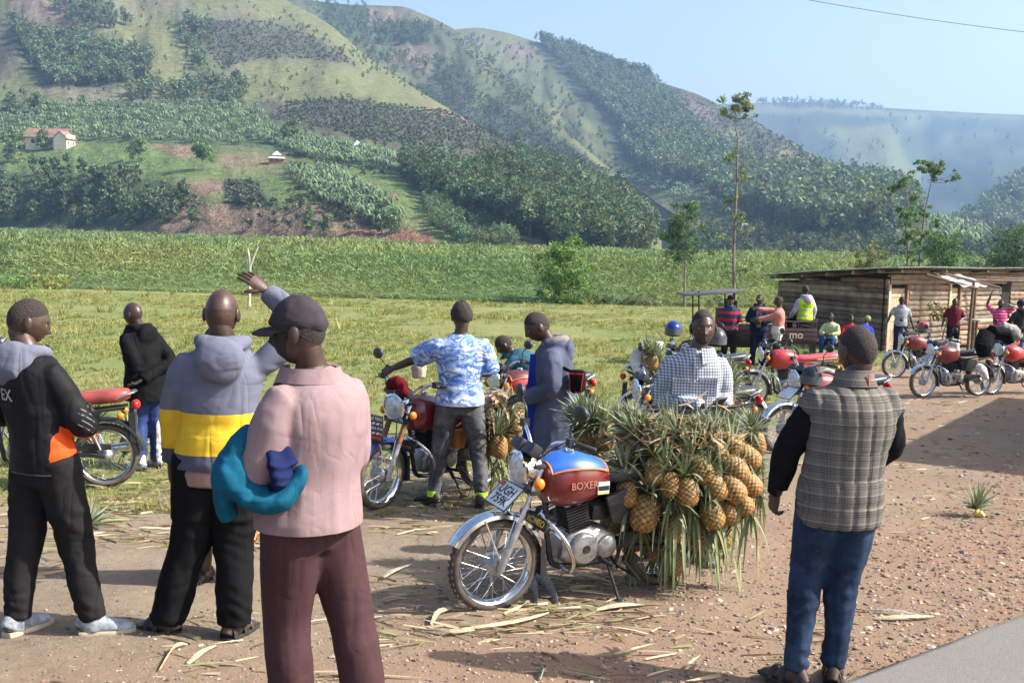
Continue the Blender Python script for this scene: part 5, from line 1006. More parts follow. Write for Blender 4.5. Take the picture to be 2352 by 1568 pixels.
m = MB(); m.tube([n_+rot2((.085*math.cos(t), .085*math.sin(t)-.0, .035), 0) for t in np.linspace(R(-150), R(60), 12)], [(.018, .010)]*12, 8); m.build('collar', M('orange_lining', (.7, .09, .02), .6), p1.root)
t_ = addtxt(j1, 'EX', .085, WHITE, tuple(spine_at(p1.J, 1.27)+Vector((-.02, -.24, 0))), (R(90), 0, 0)); back_project(j1, t_)
# 2 dark coat, track trousers
rz = 58
def track():
    n = NT('blue_track_trousers'); co = n.coord(); x, y, z = n.sep(co); st = n.math('LESS_THAN', n.math('ABSOLUTE', n.math('SUBTRACT', n.math('FRACT', n.math('MULTIPLY', n.math('ADD', y, n.math('MULTIPLY', z, .12)), 7)), .5)), .09); n.col(n.mix(st, (.018, .035, .13), (.6, .6, .62))); folds(n, co); return n.set(.6, spec=.3)
p2 = Person(GD(338, 11.0), R(rz), 1.62, 'bald man in long black coat and blue striped track trousers on the grass', pose_w(rz, chest=(-.06, .02, 1.28), neck=(-.10, .03, 1.48), head=(-.15, .03, 1.62), hd=(12, -8, 0), el=(-.06, -.22, 1.14), wl=(-.12, -.1, .98), er=(.24, .02, 1.14), wr=(.03, -.24, .98), kl=(-.08, -.02, .5), kr=(.08, .05, .5)), 2, vox=.016)
p2.top(C_BLK, 'coat', .72, .05, 1., [.085, .078, .066, .06, .055], flare=.05, collar='shirt', amp=.014, hood=True); p2.pants(track(), (.108, .1, .085, .078, .07)); p2.shoes(SHOEW, SOLEB)
m = MB(); m.tube([spine_at(p2.J, 1.49)+Vector((.074*math.cos(t), .074*math.sin(t), .02)) for t in np.linspace(0, 2*PI, 16)], .012, 8); m.build('shirt_collar', WHITE, p2.root)
# 3 grey hoodie with yellow band
rz = 8
HOOD = zbands('grey_hoodie_yellow_band', [(0, (.085, .09, .125)), (.945, (.70, .46, .035)), (1.145, (.135, .145, .195))], wob=.012)
p3 = Person(G(462, 1458), R(rz), 1.87, 'bald man in grey hoodie with yellow band, right arm raised', pose_w(rz, pelvis=(.07, 0, .94), chest=(.10, .0, 1.28), neck=(.11, .0, 1.475), head=(.095, .02, 1.625), hd=(-8, -4, 0), shw=.185, el=(-.15, .03, 1.15), wl=(-.18, .10, .86), er=(.50, .10, 1.57), wr=(.29, .14, 1.735), kl=(-.06, .04, .5), al=(-.17, .0, .085), kr=(.16, .04, .5), ar=(.17, -.02, .085), fl=52, fr=-25, hr=(Vector((-.75, 0, .62)), Vector((-.3, .75, -.55))), cr_=.34), 0, .98)
p3.top(HOOD, 'hoodie', .84, .034, 1., [.084, .076, .066, .058, .046], hood=True, amp=.013, seed=7, flare=.01); p3.pants(C_BLK, (.118, .112, .10, .092, .086), hem=.02, amp=.012); p3.shoes(SANDB, SOLEB, 'sandal')
m = MB(); p3.torso(m, .79, .88, .03); me = remesh(m, .014); me.materials.append(cloth('pinkish_undershirt', (.30, .20, .17))); link('undershirt', me, p3.root)
# 4 woman in the patterned dress behind him
def kit():
    n = NT('orange_teal_print'); co = n.coord(); x, y, z = n.sep(co); a = n.math('SINE', n.math('MULTIPLY', n.math('ADD', n.math('ABSOLUTE', x), n.math('MULTIPLY', z, .6)), 220)); b = n.math('SINE', n.math('MULTIPLY', z, 36)); v = n.n('TexVoronoi'); v.inputs['Scale'].default_value = 9; n.l(co, v.inputs[0])
    c = n.mix(n.math('GREATER_THAN', a, -.2), (.02, .015, .015), (.65, .22, .02)); c = n.mix(n.math('GREATER_THAN', v.outputs['Color'], .62), c, (.02, .26, .34)); n.col(c); return n.set(.8)
p4 = Person(GD(505, 7.15), R(168), 1.62, 'woman in an orange and teal printed dress standing behind the hoodie', dict(el=(-.24, .02, 1.15), wl=(-.2, .18, .98), er=(.24, .02, 1.15), wr=(.2, .18, .98)), 1)
p4.top(kit(), 'blouse', .90, .03, .5, amp=.008); p4.skirt(kit(), .30, 1.02, .26); p4.hair((.04, -.05, -.08), .02); p4.shoes(SANDB, SOLEB, 'sandal')
# 5 pink shirt and cap
rz = 52
PINKS = cloth('dusty_pink_shirt', (.245, .17, .175), .85, .10, 3); MAR = cloth('plum_trousers', (.058, .029, .032), .7, .14, 3)
p5 = Person(GD(706, 4.78), R(rz), 1.87, 'man in dusty pink shirt, plum trousers and dark cap', pose_w(rz, pelvis=(.0, .0, .95), chest=(.04, .0, 1.28), neck=(.0, .0, 1.48), head=(-.045, -.01, 1.625), hd=(26, -6, 0), shw=.18, el=(-.165, -.17, 1.12), wl=(-.22, .06, 1.06), er=(.135, .15, 1.13), wr=(.0, .33, 1.02), kl=(-.08, -.03, .5), al=(-.06, -.04, .085), kr=(.16, .04, .5), ar=(.23, .02, .085), fl=0, fr=-20), 0, 1.0)
p5.top(PINKS, 'shirt', .86, .034, 1., [.086, .084, .078, .07, .056], flare=.035, collar='shirt', amp=.018, f=(9, 9, 2.4), seed=9); p5.pants(MAR, (.116, .108, .092, .090, .092), hem=.03, amp=.008, knee=False, f=(9, 9, 4), seed=3); p5.shoes(M('dark_shoe', (.02, .018, .018), .5), SOLEB)
CAPM = cloth('faded_black_cap', (.045, .038, .045), .9, .2, 10)
def cap(p, m, sc=1.):
    mb = dome(p.hm, lambda c: .026-.030*max(0, -c), .013, lift=.005); c = mb.build('cap', m, p.root); sm = c.modifiers.new('t', 'SOLIDIFY'); sm.thickness = .006
    wrinkle(c.data, .004, (16, 16, 12), 3)
    V_ = []; n = 15
    for i in range(n):
        a = R(-80)+R(160)*i/(n-1)
        for r_, z in ((.0, .030), (.05, .026), (.088*math.cos(a*.75)**.5 if abs(a) < 1.3 else .05, .012)): V_.append(p.hm@Vector((math.sin(a)*.085, math.cos(a)*.102+r_, z-.018*(math.sin(a)**2))))
    mb = MB(); mb.add(V_, [(i*3+j, (i+1)*3+j, (i+1)*3+j+1, i*3+j+1) for i in range(n-1) for j in range(2)]); b = mb.build('cap_peak', m, c); sm = b.modifiers.new('t', 'SOLIDIFY'); sm.thickness = .006; return c
cap(p5, CAPM); p5.hair((-.2, .0, -.05), .003)
def jumper():
    TEAL = cloth('teal_fleece', (.008, .085, .145), .9, .2, 6, k=1.5); NV = cloth('navy_lining', (.012, .018, .07), .85); b = G(590, 1500)
    d = 4.47; q = lambda x, y, o=0.: P(x, y, d+o)
    o = empty('jumper', q(600, 1090), 0, 'teal blue fleece jumper hanging over the pink shirted arm', 'jumper'); L = q(600, 1090)
    def sh(nm, m, parts, seed, amp=.012):
        mb = MB()
        for pts, rr in parts: pp = smoothpath([q(*t)-L for t in pts], 4); mb.tube(pp, [(float(np.interp(i/(len(pp)-1), np.linspace(0, 1, len(rr)), [a[0] for a in rr])), float(np.interp(i/(len(pp)-1), np.linspace(0, 1, len(rr)), [a[1] for a in rr]))) for i in range(len(pp))], 14, up=(0, 1, 0))
        me = remesh(mb, .010); wrinkle(me, amp*1.7, (11, 11, 12), seed); me.materials.append(m); link(nm, me, o)
    sh('fleece_body', TEAL, [([(585, 990, .06), (545, 1030, .04), (520, 1090, .03), (516, 1150, .04), (528, 1195, .05)], [(.06, .04), (.085, .05), (.095, .05), (.085, .045), (.055, .035)]), ([(525, 1075, .0), (552, 1128, -.02), (605, 1156, -.03), (655, 1142, -.02), (688, 1095, .02), (694, 1045, .06), (672, 1015, .09)], [(.07, .045), (.075, .045), (.07, .04), (.06, .038), (.048, .032), (.034, .026), (.02, .018)]), ([(545, 1050, .02), (575, 1110, .02), (620, 1135, .01)], [(.08, .04), (.085, .04), (.06, .035)])], 3, .010)
    sh('lining', NV, [([(618, 1020, .03), (642, 1060, .0), (652, 1100, .0), (640, 1128, .01)], [(.06, .04), (.10, .045), (.095, .045), (.06, .04)]), ([(655, 1025, .03), (676, 1070, .02)], [(.06, .04), (.06, .04)])], 5)
jumper()
# 6 blue camouflage shirt
rz = 12
def camo():
    n = NT('blue_camouflage'); co = n.scale(n.coord(), (1, 1, 2.0)); a = n.noise(co, 7, 3, .6, .6); b = n.noise(co, 4.2, 4, .6, .8); c = n.ramp(a, [(0, (.50, .54, .60)), (.44, (.25, .34, .54)), (.52, (.085, .16, .42)), (.60, (.48, .53, .60)), (.68, (.22, .20, .15))], 'CONSTANT'); c = n.mix(n.math('GREATER_THAN', b, .60), c, (.13, .24, .55)); c = n.mix(n.math('LESS_THAN', b, .34), c, (.46, .52, .60)); n.col(c); folds(n, n.coord()); return n.set(.85, spec=.08)
def jeans(name, a, b, c):
    n = NT(name); co = n.coord(); f = n.noise(co, 5, 4, .6); g = n.noise(n.scale(co, (12, 12, 20)), 1, 3, .6); k = n.mix(n.ramp(f, [(.38, (0, 0, 0)), (.62, (1, 1, 1))]), a, b); n.col(n.mix(n.ramp(g, [(.52, (0, 0, 0)), (.78, (.4, .4, .4))]), k, c)); folds(n, co, 1.2); return n.set(.85, spec=.15)
p6 = Person(G(1050, 1160), R(rz), 1.73, 'young man from behind in blue camouflage t shirt and grey washed jeans', pose_w(rz, pelvis=(.0, .0, .95), chest=(.0, .02, 1.29), neck=(.0, .02, 1.485), head=(.0, .05, 1.635), hd=(4, -6, 0), shw=.20, el=(-.38, .10, 1.26), wl=(-.59, .16, 1.16), er=(.25, .06, 1.16), wr=(.12, .26, 1.12), kl=(-.16, .03, .5), al=(-.21, -.02, .085), kr=(.17, .03, .5), ar=(.21, -.04, .085), fl=35, fr=-30, cl=.9), 0, 1.02)
p6.top(camo(), 't_shirt', .86, .03, .50, [.098, .094, .09, .06, .05], amp=.012, seed=12, flare=.02); p6.pants(jeans('grey_washed_jeans', (.12, .12, .125), (.045, .045, .05), (.26, .26, .26)), (.112, .1, .076, .064, .05), amp=.009); p6.hair((.05, -.005, -.05), .016); p6.shoes(SANDB, SOLEB)
NEON = M('neon_sock', (.45, .85, .03), .7)
for e in 'lr': a = p6.J['a'+e]; m = MB(); m.tube([a+Vector((0, -.005, .0)), a+Vector((0, -.006, .05))], .053, 14); m.build('sock_band', NEON, p6.root)
# 7 crouching man behind the third motorcycle
p7 = Person(GD(1212, 13.6), R(70), 1.70, 'man in teal jacket bending down behind the maroon tanked motorcycle', dict(pelvis=(0, -.20, .72), chest=(0, .06, .96), neck=(0, .24, 1.06), head=(0, .34, 1.16), hd=(20, -38, 0), el=(-.24, .30, .80), wl=(-.1, .48, .70), er=(.24, .30, .80), wr=(.1, .48, .70), kl=(-.16, .12, .46), al=(-.13, -.10, .085), kr=(.16, .12, .46), ar=(.13, -.10, .085)), 2, vox=.018)
p7.top(cloth('teal_jacket', (.03, .09, .13)), 'jacket', .80, .03, 1., collar='shirt'); p7.pants(C_BLK); p7.hair((.05, 0, -.05), .006); p7.shoes(SANDB, SOLEB)
# 8 long grey work coat
rz = 92
COATM = cloth('grey_blue_work_coat', (.075, .085, .13), .9, .2, 6); LIN = cloth('blue_lining', (.02, .045, .30))
p8 = Person(GD(1262, 9.3), R(rz), 1.72, 'man in long grey blue work coat with a hood, looking down', pose_w(rz, pelvis=(.03, 0, .95), chest=(.0, .0, 1.27), neck=(-.05, .0, 1.47), head=(-.145, -.01, 1.60), hd=(8, -28, 0), el=(-.02, -.24, 1.13), wl=(-.22, -.14, 1.03), er=(-.02, .24, 1.13), wr=(-.22, .10, 1.03), hl=(Vector((0, 1, -.2)), Vector((.3, 0, -1))), hr=(Vector((0, 1, -.2)), Vector((-.3, 0, -1)))), 0)
p8.top(COATM, 'work_coat', .52, .04, 1., [.088, .082, .074, .066, .056], flare=.10, amp=.014, hood=True, f=(12, 12, 5), seed=21); p8.pants(C_DKG); p8.hair((.07, .03, -.05), .005); p8.shoes(SANDB, SOLEB)
HG = cloth('grey_hood_fleece', (.20, .18, .19)); n_ = spine_at(p8.J, 1.47); m = MB(); m.tube(smoothpath([n_+Vector((-.09, .05, .0)), n_+Vector((-.1, -.06, .05)), n_+Vector((0, -.13, .05)), n_+Vector((.1, -.06, .05)), n_+Vector((.09, .05, .0))], 4), [.025]+[.036]*15+[.025], 10); m.ell(n_+Vector((0, -.15, -.05)), (.11, .06, .11)); me = remesh(m, .013); wrinkle(me, .012, (9, 9, 9), 3); me.materials.append(HG); link('hood', me, p8.root)
m = MB(); m.tube([spine_at(p8.J, 1.04)+Vector((.19*math.cos(t), .165*math.sin(t), 0)) for t in np.linspace(0, 2*PI, 25)], [(.022, .006)]*25, 8, up=(0, 0, 1)); m.build('belt', LIN, p8.root)
m = MB(); pp = spine_at(p8.J, 1.0); m.prism([(.13, .5), (.26, .5), (.20, 1.38), (.14, 1.38)], -.07, -.05, 'X'); m.build('lining', LIN, p8.root)
def waistbag():
    w = p8.root.location; b = P(1326, 876, 8.98); o = empty('waist_bag', b, R(-20), 'black and red waist bag hanging from the long coat', 'bag'); o.scale = (.72,)*3; m = MB(); loft(m, [[(x, y+random.uniform(-.004, .004), z) for x, y, z in sring(0, 0.001, 0, 0)] for _ in ()] or [[(a*w_, b_*d_, z) for a, b_ in ((-1, -1), (0, -1.15), (1, -1), (1.1, 0), (1, 1), (0, 1.15), (-1, 1), (-1.1, 0))] for z, w_, d_ in ((-.13, .04, .03), (-.10, .075, .05), (0, .085, .06), (.10, .08, .05), (.13, .06, .03))]); m.build('pouch', C_BLK, o, bevel=.01)
    m = MB(); m.tube([(-.08, -.05, .1), (-.07, -.062, 0), (-.06, -.05, -.1)], .006, 6); m.tube([(.08, -.05, .1), (.07, -.062, 0), (.06, -.05, -.1)], .006, 6); m.tube([(-.08, -.055, .09), (.08, -.055, .09)], .006, 6); m.build('piping', REDL, o); m = MB(); m.tube(smoothpath([(-.06, 0, .1), (-.20, -.03, .16), (-.30, .04, .19)], 4), [(.018, .005)]*9, 6); m.build('strap', C_BLK, o)
waistbag()
# 9 checked shirt with phone
rz = 174
def check():
    n = NT('blue_white_check'); co = n.coord(); x, y, z = n.sep(co); q = n.math('ADD', x, n.math('MULTIPLY', y, .35)); sx = n.math('LESS_THAN', n.math('FRACT', n.math('MULTIPLY', q, 50)), .5); sz = n.math('LESS_THAN', n.math('FRACT', n.math('MULTIPLY', z, 50)), .5); f = n.math('ADD', sx, sz); n.col(n.ramp(n.math('MULTIPLY', f, .5), [(0, (.56, .57, .59)), (.25, (.29, .305, .345)), (.75, (.12, .135, .175))], 'CONSTANT')); folds(n, co); return n.set(.85, spec=.08)
CHK = check()
p9 = Person(GD(1576, 8.05), R(rz), 1.78, 'man in blue and white checked shirt facing the camera, holding a phone', pose_w(rz, chest=(.0, .0, 1.28), neck=(.02, -.01, 1.485), head=(.045, -.03, 1.635), hd=(4, -3, 4), shw=.178, er=(-.225, .02, 1.12), wr=(.02, -.24, 1.13), el=(.22, .02, 1.13), wl=(.17, -.27, 1.13), hr=(Vector((.9, -.35, -.1)), Vector((.25, .3, 1))), hl=(Vector((-.75, -.55, .0)), Vector((.2, -.1, 1))), cl=.5, cr_=.45, kl=(.11, -.03, .5), kr=(-.11, -.03, .5), al=(.12, .02, .085), ar=(-.12, .02, .085)), 0, .98)
s9 = p9.top(CHK, 'shirt', .84, .026, 1., [.078, .070, .062, .055, .044], flare=.01, collar='shirt', amp=.012, seed=31, fy=.012); p9.pants(cloth('pale_khaki', (.50, .47, .42)), amp=.008); p9.hair((.085, .035, -.03), .0025); p9.shoes(SANDB, SOLEB)
m = MB()
for e, sd in (('l', -1), ('r', 1)): c = spine_at(p9.J, 1.29)+Vector((sd*.092, .145, 0)); m.box(c, (.115, .012, .03), None); m.box(c+Vector((0, -.004, -.06)), (.11, .010, .10))
m.box(spine_at(p9.J, 1.14)+Vector((0, .142, 0)), (.032, .016, .60)); 
pk = [m]; me = m.mesh('pocket_flap', CHK); link('pocket_flap', me, s9)
m = MB()
for k in range(6): m.lathe([(.006, 0), (.005, .003), (0, .0035)], 10, 'Y', spine_at(p9.J, .90+.095*k)+Vector((0, .152, 0)))
m.build('button_row', WHITE, s9)
w_ = p9.root.matrix_world; ph = empty('mobile_phone', (0, 0, 0), 0, 'black mobile phone held in both hands at the waist', 'phone')
def world_of(p, v): return Vector(p.root.location)+rot2(Vector(v)*p.k, math.degrees(p.root.rotation_euler.z))
ph.location = world_of(p9, p9.J['wl'].lerp(p9.J['wr'], .28)+Vector((0, .085, .035))); ph.rotation_euler = (R(35), R(12), R(rz+25)); m = MB(); m.box((0, 0, 0), (.075, .155, .010)); m.build('phone_body', BLKP, ph, bevel=.004); m = MB(); m.box((0, 0, .0062), (.066, .138, .001)); m.build('screen', M('dark_screen', (.01, .012, .016), .08), ph)
# 10 quilted vest
rz = 6
def quilt():
    n = NT('quilted_tweed_check'); co = n.coord(); x, y, z = n.sep(co)
    def lines(v, k, w, o=0): return n.math('LESS_THAN', n.math('FRACT', n.math('ADD', n.math('MULTIPLY', v, k), o)), w)
    xx = n.math('ADD', x, n.math('MULTIPLY', y, .2)); h = n.math('MULTIPLY', lines(z, 90, .42), lines(z, 15, .40)); v = n.math('MULTIPLY', lines(xx, 90, .4), lines(xx, 15, .36)); f = n.noise(co, 120, 3, .7); base = n.mix(f, (.165, .15, .128), (.105, .096, .085)); c = n.mix(n.math('MULTIPLY', h, .62), base, (.03, .028, .03)); c = n.mix(n.math('MULTIPLY', v, .45), c, (.06, .055, .055)); c = n.mix(n.math('MULTIPLY', lines(z, 15, .06, .5), .5), c, (.30, .28, .25)); n.col(c); n.bump(f, .25, .003); return n.set(.85, spec=.08)
QM = quilt()
def puff(c, n): return -.009*np.exp(-((np.mod((c[:, 0]+.2*c[:, 1])*15+.68, 1)-.5)/.10)**2)-.005*np.exp(-((np.mod(c[:, 2]*8+.2, 1)-.5)/.10)**2)+.004
p10 = Person(G(1868, 1572), R(rz), 1.78, 'man from behind in quilted grey check body warmer over black sleeves', pose_w(rz, pelvis=(.08, 0, .95), chest=(.11, .0, 1.28), neck=(.12, .01, 1.48), head=(.135, .03, 1.625), hd=(14, -4, 0), shw=.178, el=(-.165, .06, 1.14), wl=(-.185, .16, .90), er=(.33, .10, 1.16), wr=(.22, .26, .98), kl=(-.06, .03, .5), al=(-.10, -.02, .085), kr=(.12, .03, .5), ar=(.10, .03, .085), fl=28, fr=-22, cl=.9), 0, .98)
p10.top(cloth('black_wool_sleeves', (.010, .010, .012), .95, .2, 30, .6, 120), 'jumper', .90, .012, 1., [.080, .076, .068, .058, .046], amp=.008, seed=41)
def vest():
    mb = MB(); p10.torso(mb, .80, 1.475, .042, .012); 
    for e in 'lr': a = p10.S[e]; mb.tube([spine_at(p10.J, 1.38).lerp(a, .5), a, a.lerp(p10.J['e'+e], .12)], [.078, .084, .078], 14)
    o = p10._fin('quilted_vest', mb, QM, .007, (8, 8, 10), 44, puff, .010); m = MB(); n = p10.J['neck']
    m.tube([n+Vector((0, -.004, -.02)), n+Vector((0, .0, .025)), n+Vector((0, .004, .055))], [(.112, .104), (.094, .090), (.088, .086)], 26, False, up=(1, 0, 0)); c = m.build('collar', QM, o); sm = c.modifiers.new('t', 'SOLIDIFY'); sm.thickness = .012
    m = MB(); m.box(n+Vector((.035, -.096, .02)), (.010, .006, .06), Matrix.Rotation(R(-8), 3, 'X')); m.build('loop_tab', M('rust_tab', (.45, .13, .08), .7), o)
vest(); p10.pants(jeans('dark_blue_jeans', (.022, .042, .085), (.010, .018, .038), (.06, .10, .17)), (.115, .104, .080, .068, .054), amp=.008, seed=46); p10.hair((.07, .03, -.06), .004); p10.shoes(SANDB, SOLEB, 'sandal')
# ---- people by the tricycle and hut (small)
def far(vx, d, rz, h, label, topm, botm, pose=None, skin=0, sleeve=1., hair=.006, name='shirt', hood=False, collar=None, loose=.03, hem=.86, vox=.022, shoe=SANDB, flare=0., sink=0., armr=None):
    p = Person(GD(vx, d), R(rz), h, label, pose, skin, 1.03, vox, 'people by the hut and tricycle', sink=sink); p.top(topm, name, hem, loose, sleeve, armr or [.078, .072, .064, .058, .05], hood=hood, collar=collar, amp=.012, flare=flare); 
    if botm: p.pants(botm)
    if hair: p.hair((.075, .03, -.05), hair*.7)
    p.shoes(shoe, SOLEB); return p
RUG = zbands('navy_red_rugby_stripes', [(0, (.02, .035, .08)), (.94, (.42, .03, .03)), (1.02, (.025, .04, .09)), (1.12, (.42, .03, .03)), (1.20, (.025, .04, .09)), (1.30, (.42, .03, .03)), (1.36, (.025, .04, .09))])
p11 = far(1672, 26.6, 172, 1.70, 'youth in black cap and navy red striped shirt by the tricycle', RUG, C_DKG, dict(el=(-.25, .05, 1.12), wl=(-.12, .2, 1.0), er=(.25, .05, 1.12), wr=(.14, .22, 1.0), hd=(0, -22, 0)), 1, .5, collar='shirt'); m = MB(); m.ell(p11.hm@Vector((0, -.005, .055)), (.092, .108, .075), 18, 10); m.build('beanie', C_BLK, p11.root)
p12 = far(1738, 26.8, 168, 1.74, 'man in dark hooded jacket being held by the shoulder', C_NAVY, C_NAVY, dict(el=(-.26, .05, 1.15), wl=(-.06, .26, 1.12), er=(.26, .05, 1.15), wr=(.1, .26, 1.1), hd=(-14, 4, 0)), 0, hood=True, loose=.05, name='jacket'); m = MB(); m.prism([(-.05, .98), (.05, .98), (.07, 1.44), (-.07, 1.44)], .165, .175); m.build('shirt_front', cloth('mauve_shirt', (.20, .18, .26)), p12.root)
PKJ = zbands('pink_white_jacket', [(0, (.62, .58, .52)), (1.06, (.50, .19, .17))]); rz = 80
p13 = far(1782, 26.2, rz, 1.70, 'man in pink and white jacket reaching across to the other man', PKJ, M('pale_trousers', (.42, .40, .36), .8), pose_w(rz, el=(-.20, -.12, 1.28), wl=(-.50, -.04, 1.20), er=(-.22, .2, 1.42), wr=(-.46, .14, 1.44)), 0, name='jacket')
HV = zbands('yellow_safety_vest', [(0, (.48, .75, .02)), (.99, (.35, .37, .36)), (1.035, (.48, .75, .02)), (1.13, (.35, .37, .36)), (1.175, (.48, .75, .02))], var=.08)
p14 = far(1842, 27.9, 18, 1.72, 'man in yellow reflective vest sitting on the side of the cargo bed', cloth('lilac_hoodie', (.42, .36, .46)), C_DKG, dict(pelvis=(0, 0, .95), kl=(-.14, .42, .92), al=(-.14, .46, .50), kr=(.14, .42, .92), ar=(.14, .46, .50), el=(-.26, .04, 1.14), wl=(-.28, .20, .95)), 0, hood=True, name='hoodie', sink=-.25)
m = MB(); p14.torso(m, .90, 1.42, .045); me = remesh(m, .02); wrinkle(me, .006); me.materials.append(HV); v_ = link('safety_vest', me, p14.root)
t_ = addtxt(v_, 'GOD\nGENEROUS\nPOWER', .06, cloth('vest_print', (.10, .22, .02)), tuple(spine_at(p14.J, 1.27)+Vector((0, -.25, 0))), (R(90), 0, 0)); back_project(v_, t_)
SIT = dict(pelvis=(0, -.05, .44), chest=(0, -.02, .77), neck=(0, .0, .97), head=(0, .03, 1.12), kl=(-.15, .36, .48), al=(-.14, .42, .085), kr=(.15, .36, .48), ar=(.14, .42, .085), el=(-.25, .1, .66), wl=(-.10, .30, .62), er=(.25, .1, .66), wr=(.10, .30, .62))
class Sit: pass
p15 = far(1905, 33.0, 150, 1.72, 'seated man in pale green jacket and blue trousers against the hut', cloth('pale_green_jacket', (.42, .46, .24)), cloth('blue_trousers', (.02, .045, .16)), dict(SIT), 2, name='jacket', hem=.86)
p16 = far(1950, 33.2, 175, 1.66, 'seated person in red top against the hut wall', cloth('red_top', (.40, .02, .03)), C_DKG, dict(SIT), 2)
p17 = far(1978, 31.2, -40, 1.66, 'woman in blue top, red checked skirt and green headscarf', cloth('royal_blue_top', (.03, .05, .52)), None, dict(SIT, pelvis=(0, 0, .5), chest=(0, .06, .82), neck=(.02, .16, 1.0), head=(.03, .24, 1.13), hd=(-20, -10, 0)), 2, .5)
def rsk():
    n = NT('red_black_plaid'); co = n.coord(); x, y, z = n.sep(co); a = n.math('LESS_THAN', n.math('FRACT', n.math('MULTIPLY', x, 12)), .3); b = n.math('LESS_THAN', n.math('FRACT', n.math('MULTIPLY', z, 12)), .3); n.col(n.mix(n.math('MULTIPLY', n.math('ADD', a, b), .5), (.62, .06, .03), (.03, .01, .01))); return n.set(.8)
m = MB(); m.tube([(0, -.02, .02), (0, .0, .3), (0, .0, .56)], [(.30, .30), (.28, .26), (.19, .15)], 18, up=(1, 0, 0)); me = remesh(m, .022); wrinkle(me, .014, (12, 12, 3)); me.materials.append(rsk()); link('skirt', me, p17.root)
SCARF = M('green_scarf', (.20, .26, .06), .8, 0, .4, 30, c2=(.05, .08, .03)); m = MB(); m.ell(p17.hm@Vector((0, -.015, .04)), (.098, .118, .098), 18, 12); m.build('headscarf', SCARF, p17.root)
POLO = zbands('blue_white_polo_stripes', [(0, (.02, .035, .07)), (.55, (.62, .64, .66))], per=.036, wob=.004)
p18 = far(2064, 33.6, 176, 1.74, 'young man in blue and white striped polo beside the hut door', POLO, C_NAVY, dict(hd=(0, -30, 0), el=(-.27, 0, 1.16), wl=(-.34, .06, .92), er=(.30, -.02, 1.2), wr=(.38, .02, .98)), 2, .5, collar='shirt')
p19 = far(2186, 34.5, 170, 1.73, 'man in maroon shirt and black trousers standing before the hut', cloth('maroon_shirt', (.11, .012, .025)), C_BLK, dict(el=(-.27, 0, 1.16), wl=(-.12, .2, 1.04), er=(.28, -.02, 1.16), wr=(.33, .02, .92)), 0, .5, collar='shirt', hair=0)
MAG = zbands('magenta_stripes', [(0, (.50, .03, .16)), (.86, (.55, .45, .48))], per=.085, wob=.004)
p20 = far(2290, 32.6, 178, 1.72, 'man in magenta striped shirt with one arm raised above his head', MAG, C_DKG, dict(er=(.38, .0, 1.60), wr=(.30, .0, 1.88), el=(-.38, .05, 1.55), wl=(-.20, .1, 1.62)), 0, .5, collar='shirt')
p21 = far(2336, 31.0, 20, 1.74, 'man in dark hooded top and blue jeans at the right edge, back turned', cloth('dark_hooded_top', (.03, .027, .032)), cloth('mid_blue_jeans', (.07, .10, .17)), dict(el=(-.3, .02, 1.2), wl=(-.2, .2, 1.1)), 0, hood=True, name='hooded_top'); m = MB(); m.ell(p21.hm@Vector((0, -.005, .03)), (.096, .115, .10), 18, 10); m.build('beanie', C_NAVY, p21.root)
# ------------------------------------------------------------ pineapples
def blade_pts(mb_v, mb_f, mb_c, o, d, up, L, w, bend, col, n=4, fold=.35):
    """one channelled strap leaf: starts at o along d, bends towards -up"""
    d = Vector(d).normalized(); sd = d.cross(Vector(up)); sd = sd.normalized() if sd.length > 1e-4 else d.orthogonal(); p = Vector(o); k = len(mb_v)
    for i in range(n+1):
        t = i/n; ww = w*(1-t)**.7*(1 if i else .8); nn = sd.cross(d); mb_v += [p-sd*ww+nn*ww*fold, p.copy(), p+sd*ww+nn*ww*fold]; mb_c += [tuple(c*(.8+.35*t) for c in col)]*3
        d = (d-Vector(up)*bend/n).normalized(); p = p+d*L/n
    for i in range(n): a = k+3*i; mb_f += [(a, a+1, a+4, a+3), (a+1, a+2, a+5, a+4)]
def pineapple_mats():
    m = NT('pineapple_rind'); at = m.n('VertexColor', layer_name='Col'); m.col(m.mix(m.math('MULTIPLY', m.noise(m.coord(), 60, 3), .35), at.outputs[0], (.10, .055, .02))); return m.set(.55, spec=.35)
RIND = pineapple_mats(); LEAFM = foliage('pineapple_leaf', .18, .45)
def fruit_mesh(L, rad, ripe, seed):
    nu, nv = 77, 44; v = []; c = []; r_ = random.Random(seed)
    for i in range(nv+1):
        t = i/nv; z = (t-.5)*L; prof = (1-abs(2*t-1)**3.2)**.55; 
        for j in range(nu):
            a = j/nu; A, B = a*11+t*6.5, a*11-t*6.5; e = math.cos(2*PI*A)*.5+math.cos(2*PI*B)*.5; bump = (e*.5+.5)
            R_ = rad*prof*(1+.085*bump-.03); th = 2*PI*a; v.append((math.cos(th)*R_, math.sin(th)*R_, z))
            g = max(0, min(1, .12+(t-.2)/.8*(1.7-ripe)+.12*r_.uniform(-1, 1))); og = (.37, .18, .05); gr = (.135, .145, .045); base = [o*(1-g)+q*g for o, q in zip(og, gr)]
            hk = ((int(math.floor(A+.5)) % 11*73+int(math.floor(B+.5)) % 11*151+seed*31) % 97)/97; base = [x*(.7+.6*hk) for x in base]
            if bump > .86: base = [min(1, x*1.3+.03) for x in base]
            ed = max(0, 1-bump*2.1)**.8; c.append(tuple(b*(1-ed)+k*ed for b, k in zip(base, (.045, .045, .018))))
    f = [(i*nu+j, i*nu+(j+1) % nu, (i+1)*nu+(j+1) % nu, (i+1)*nu+j) for i in range(nv) for j in range(nu)]; return np_mesh('fruit', v, f, [RIND], True, np.array(c))
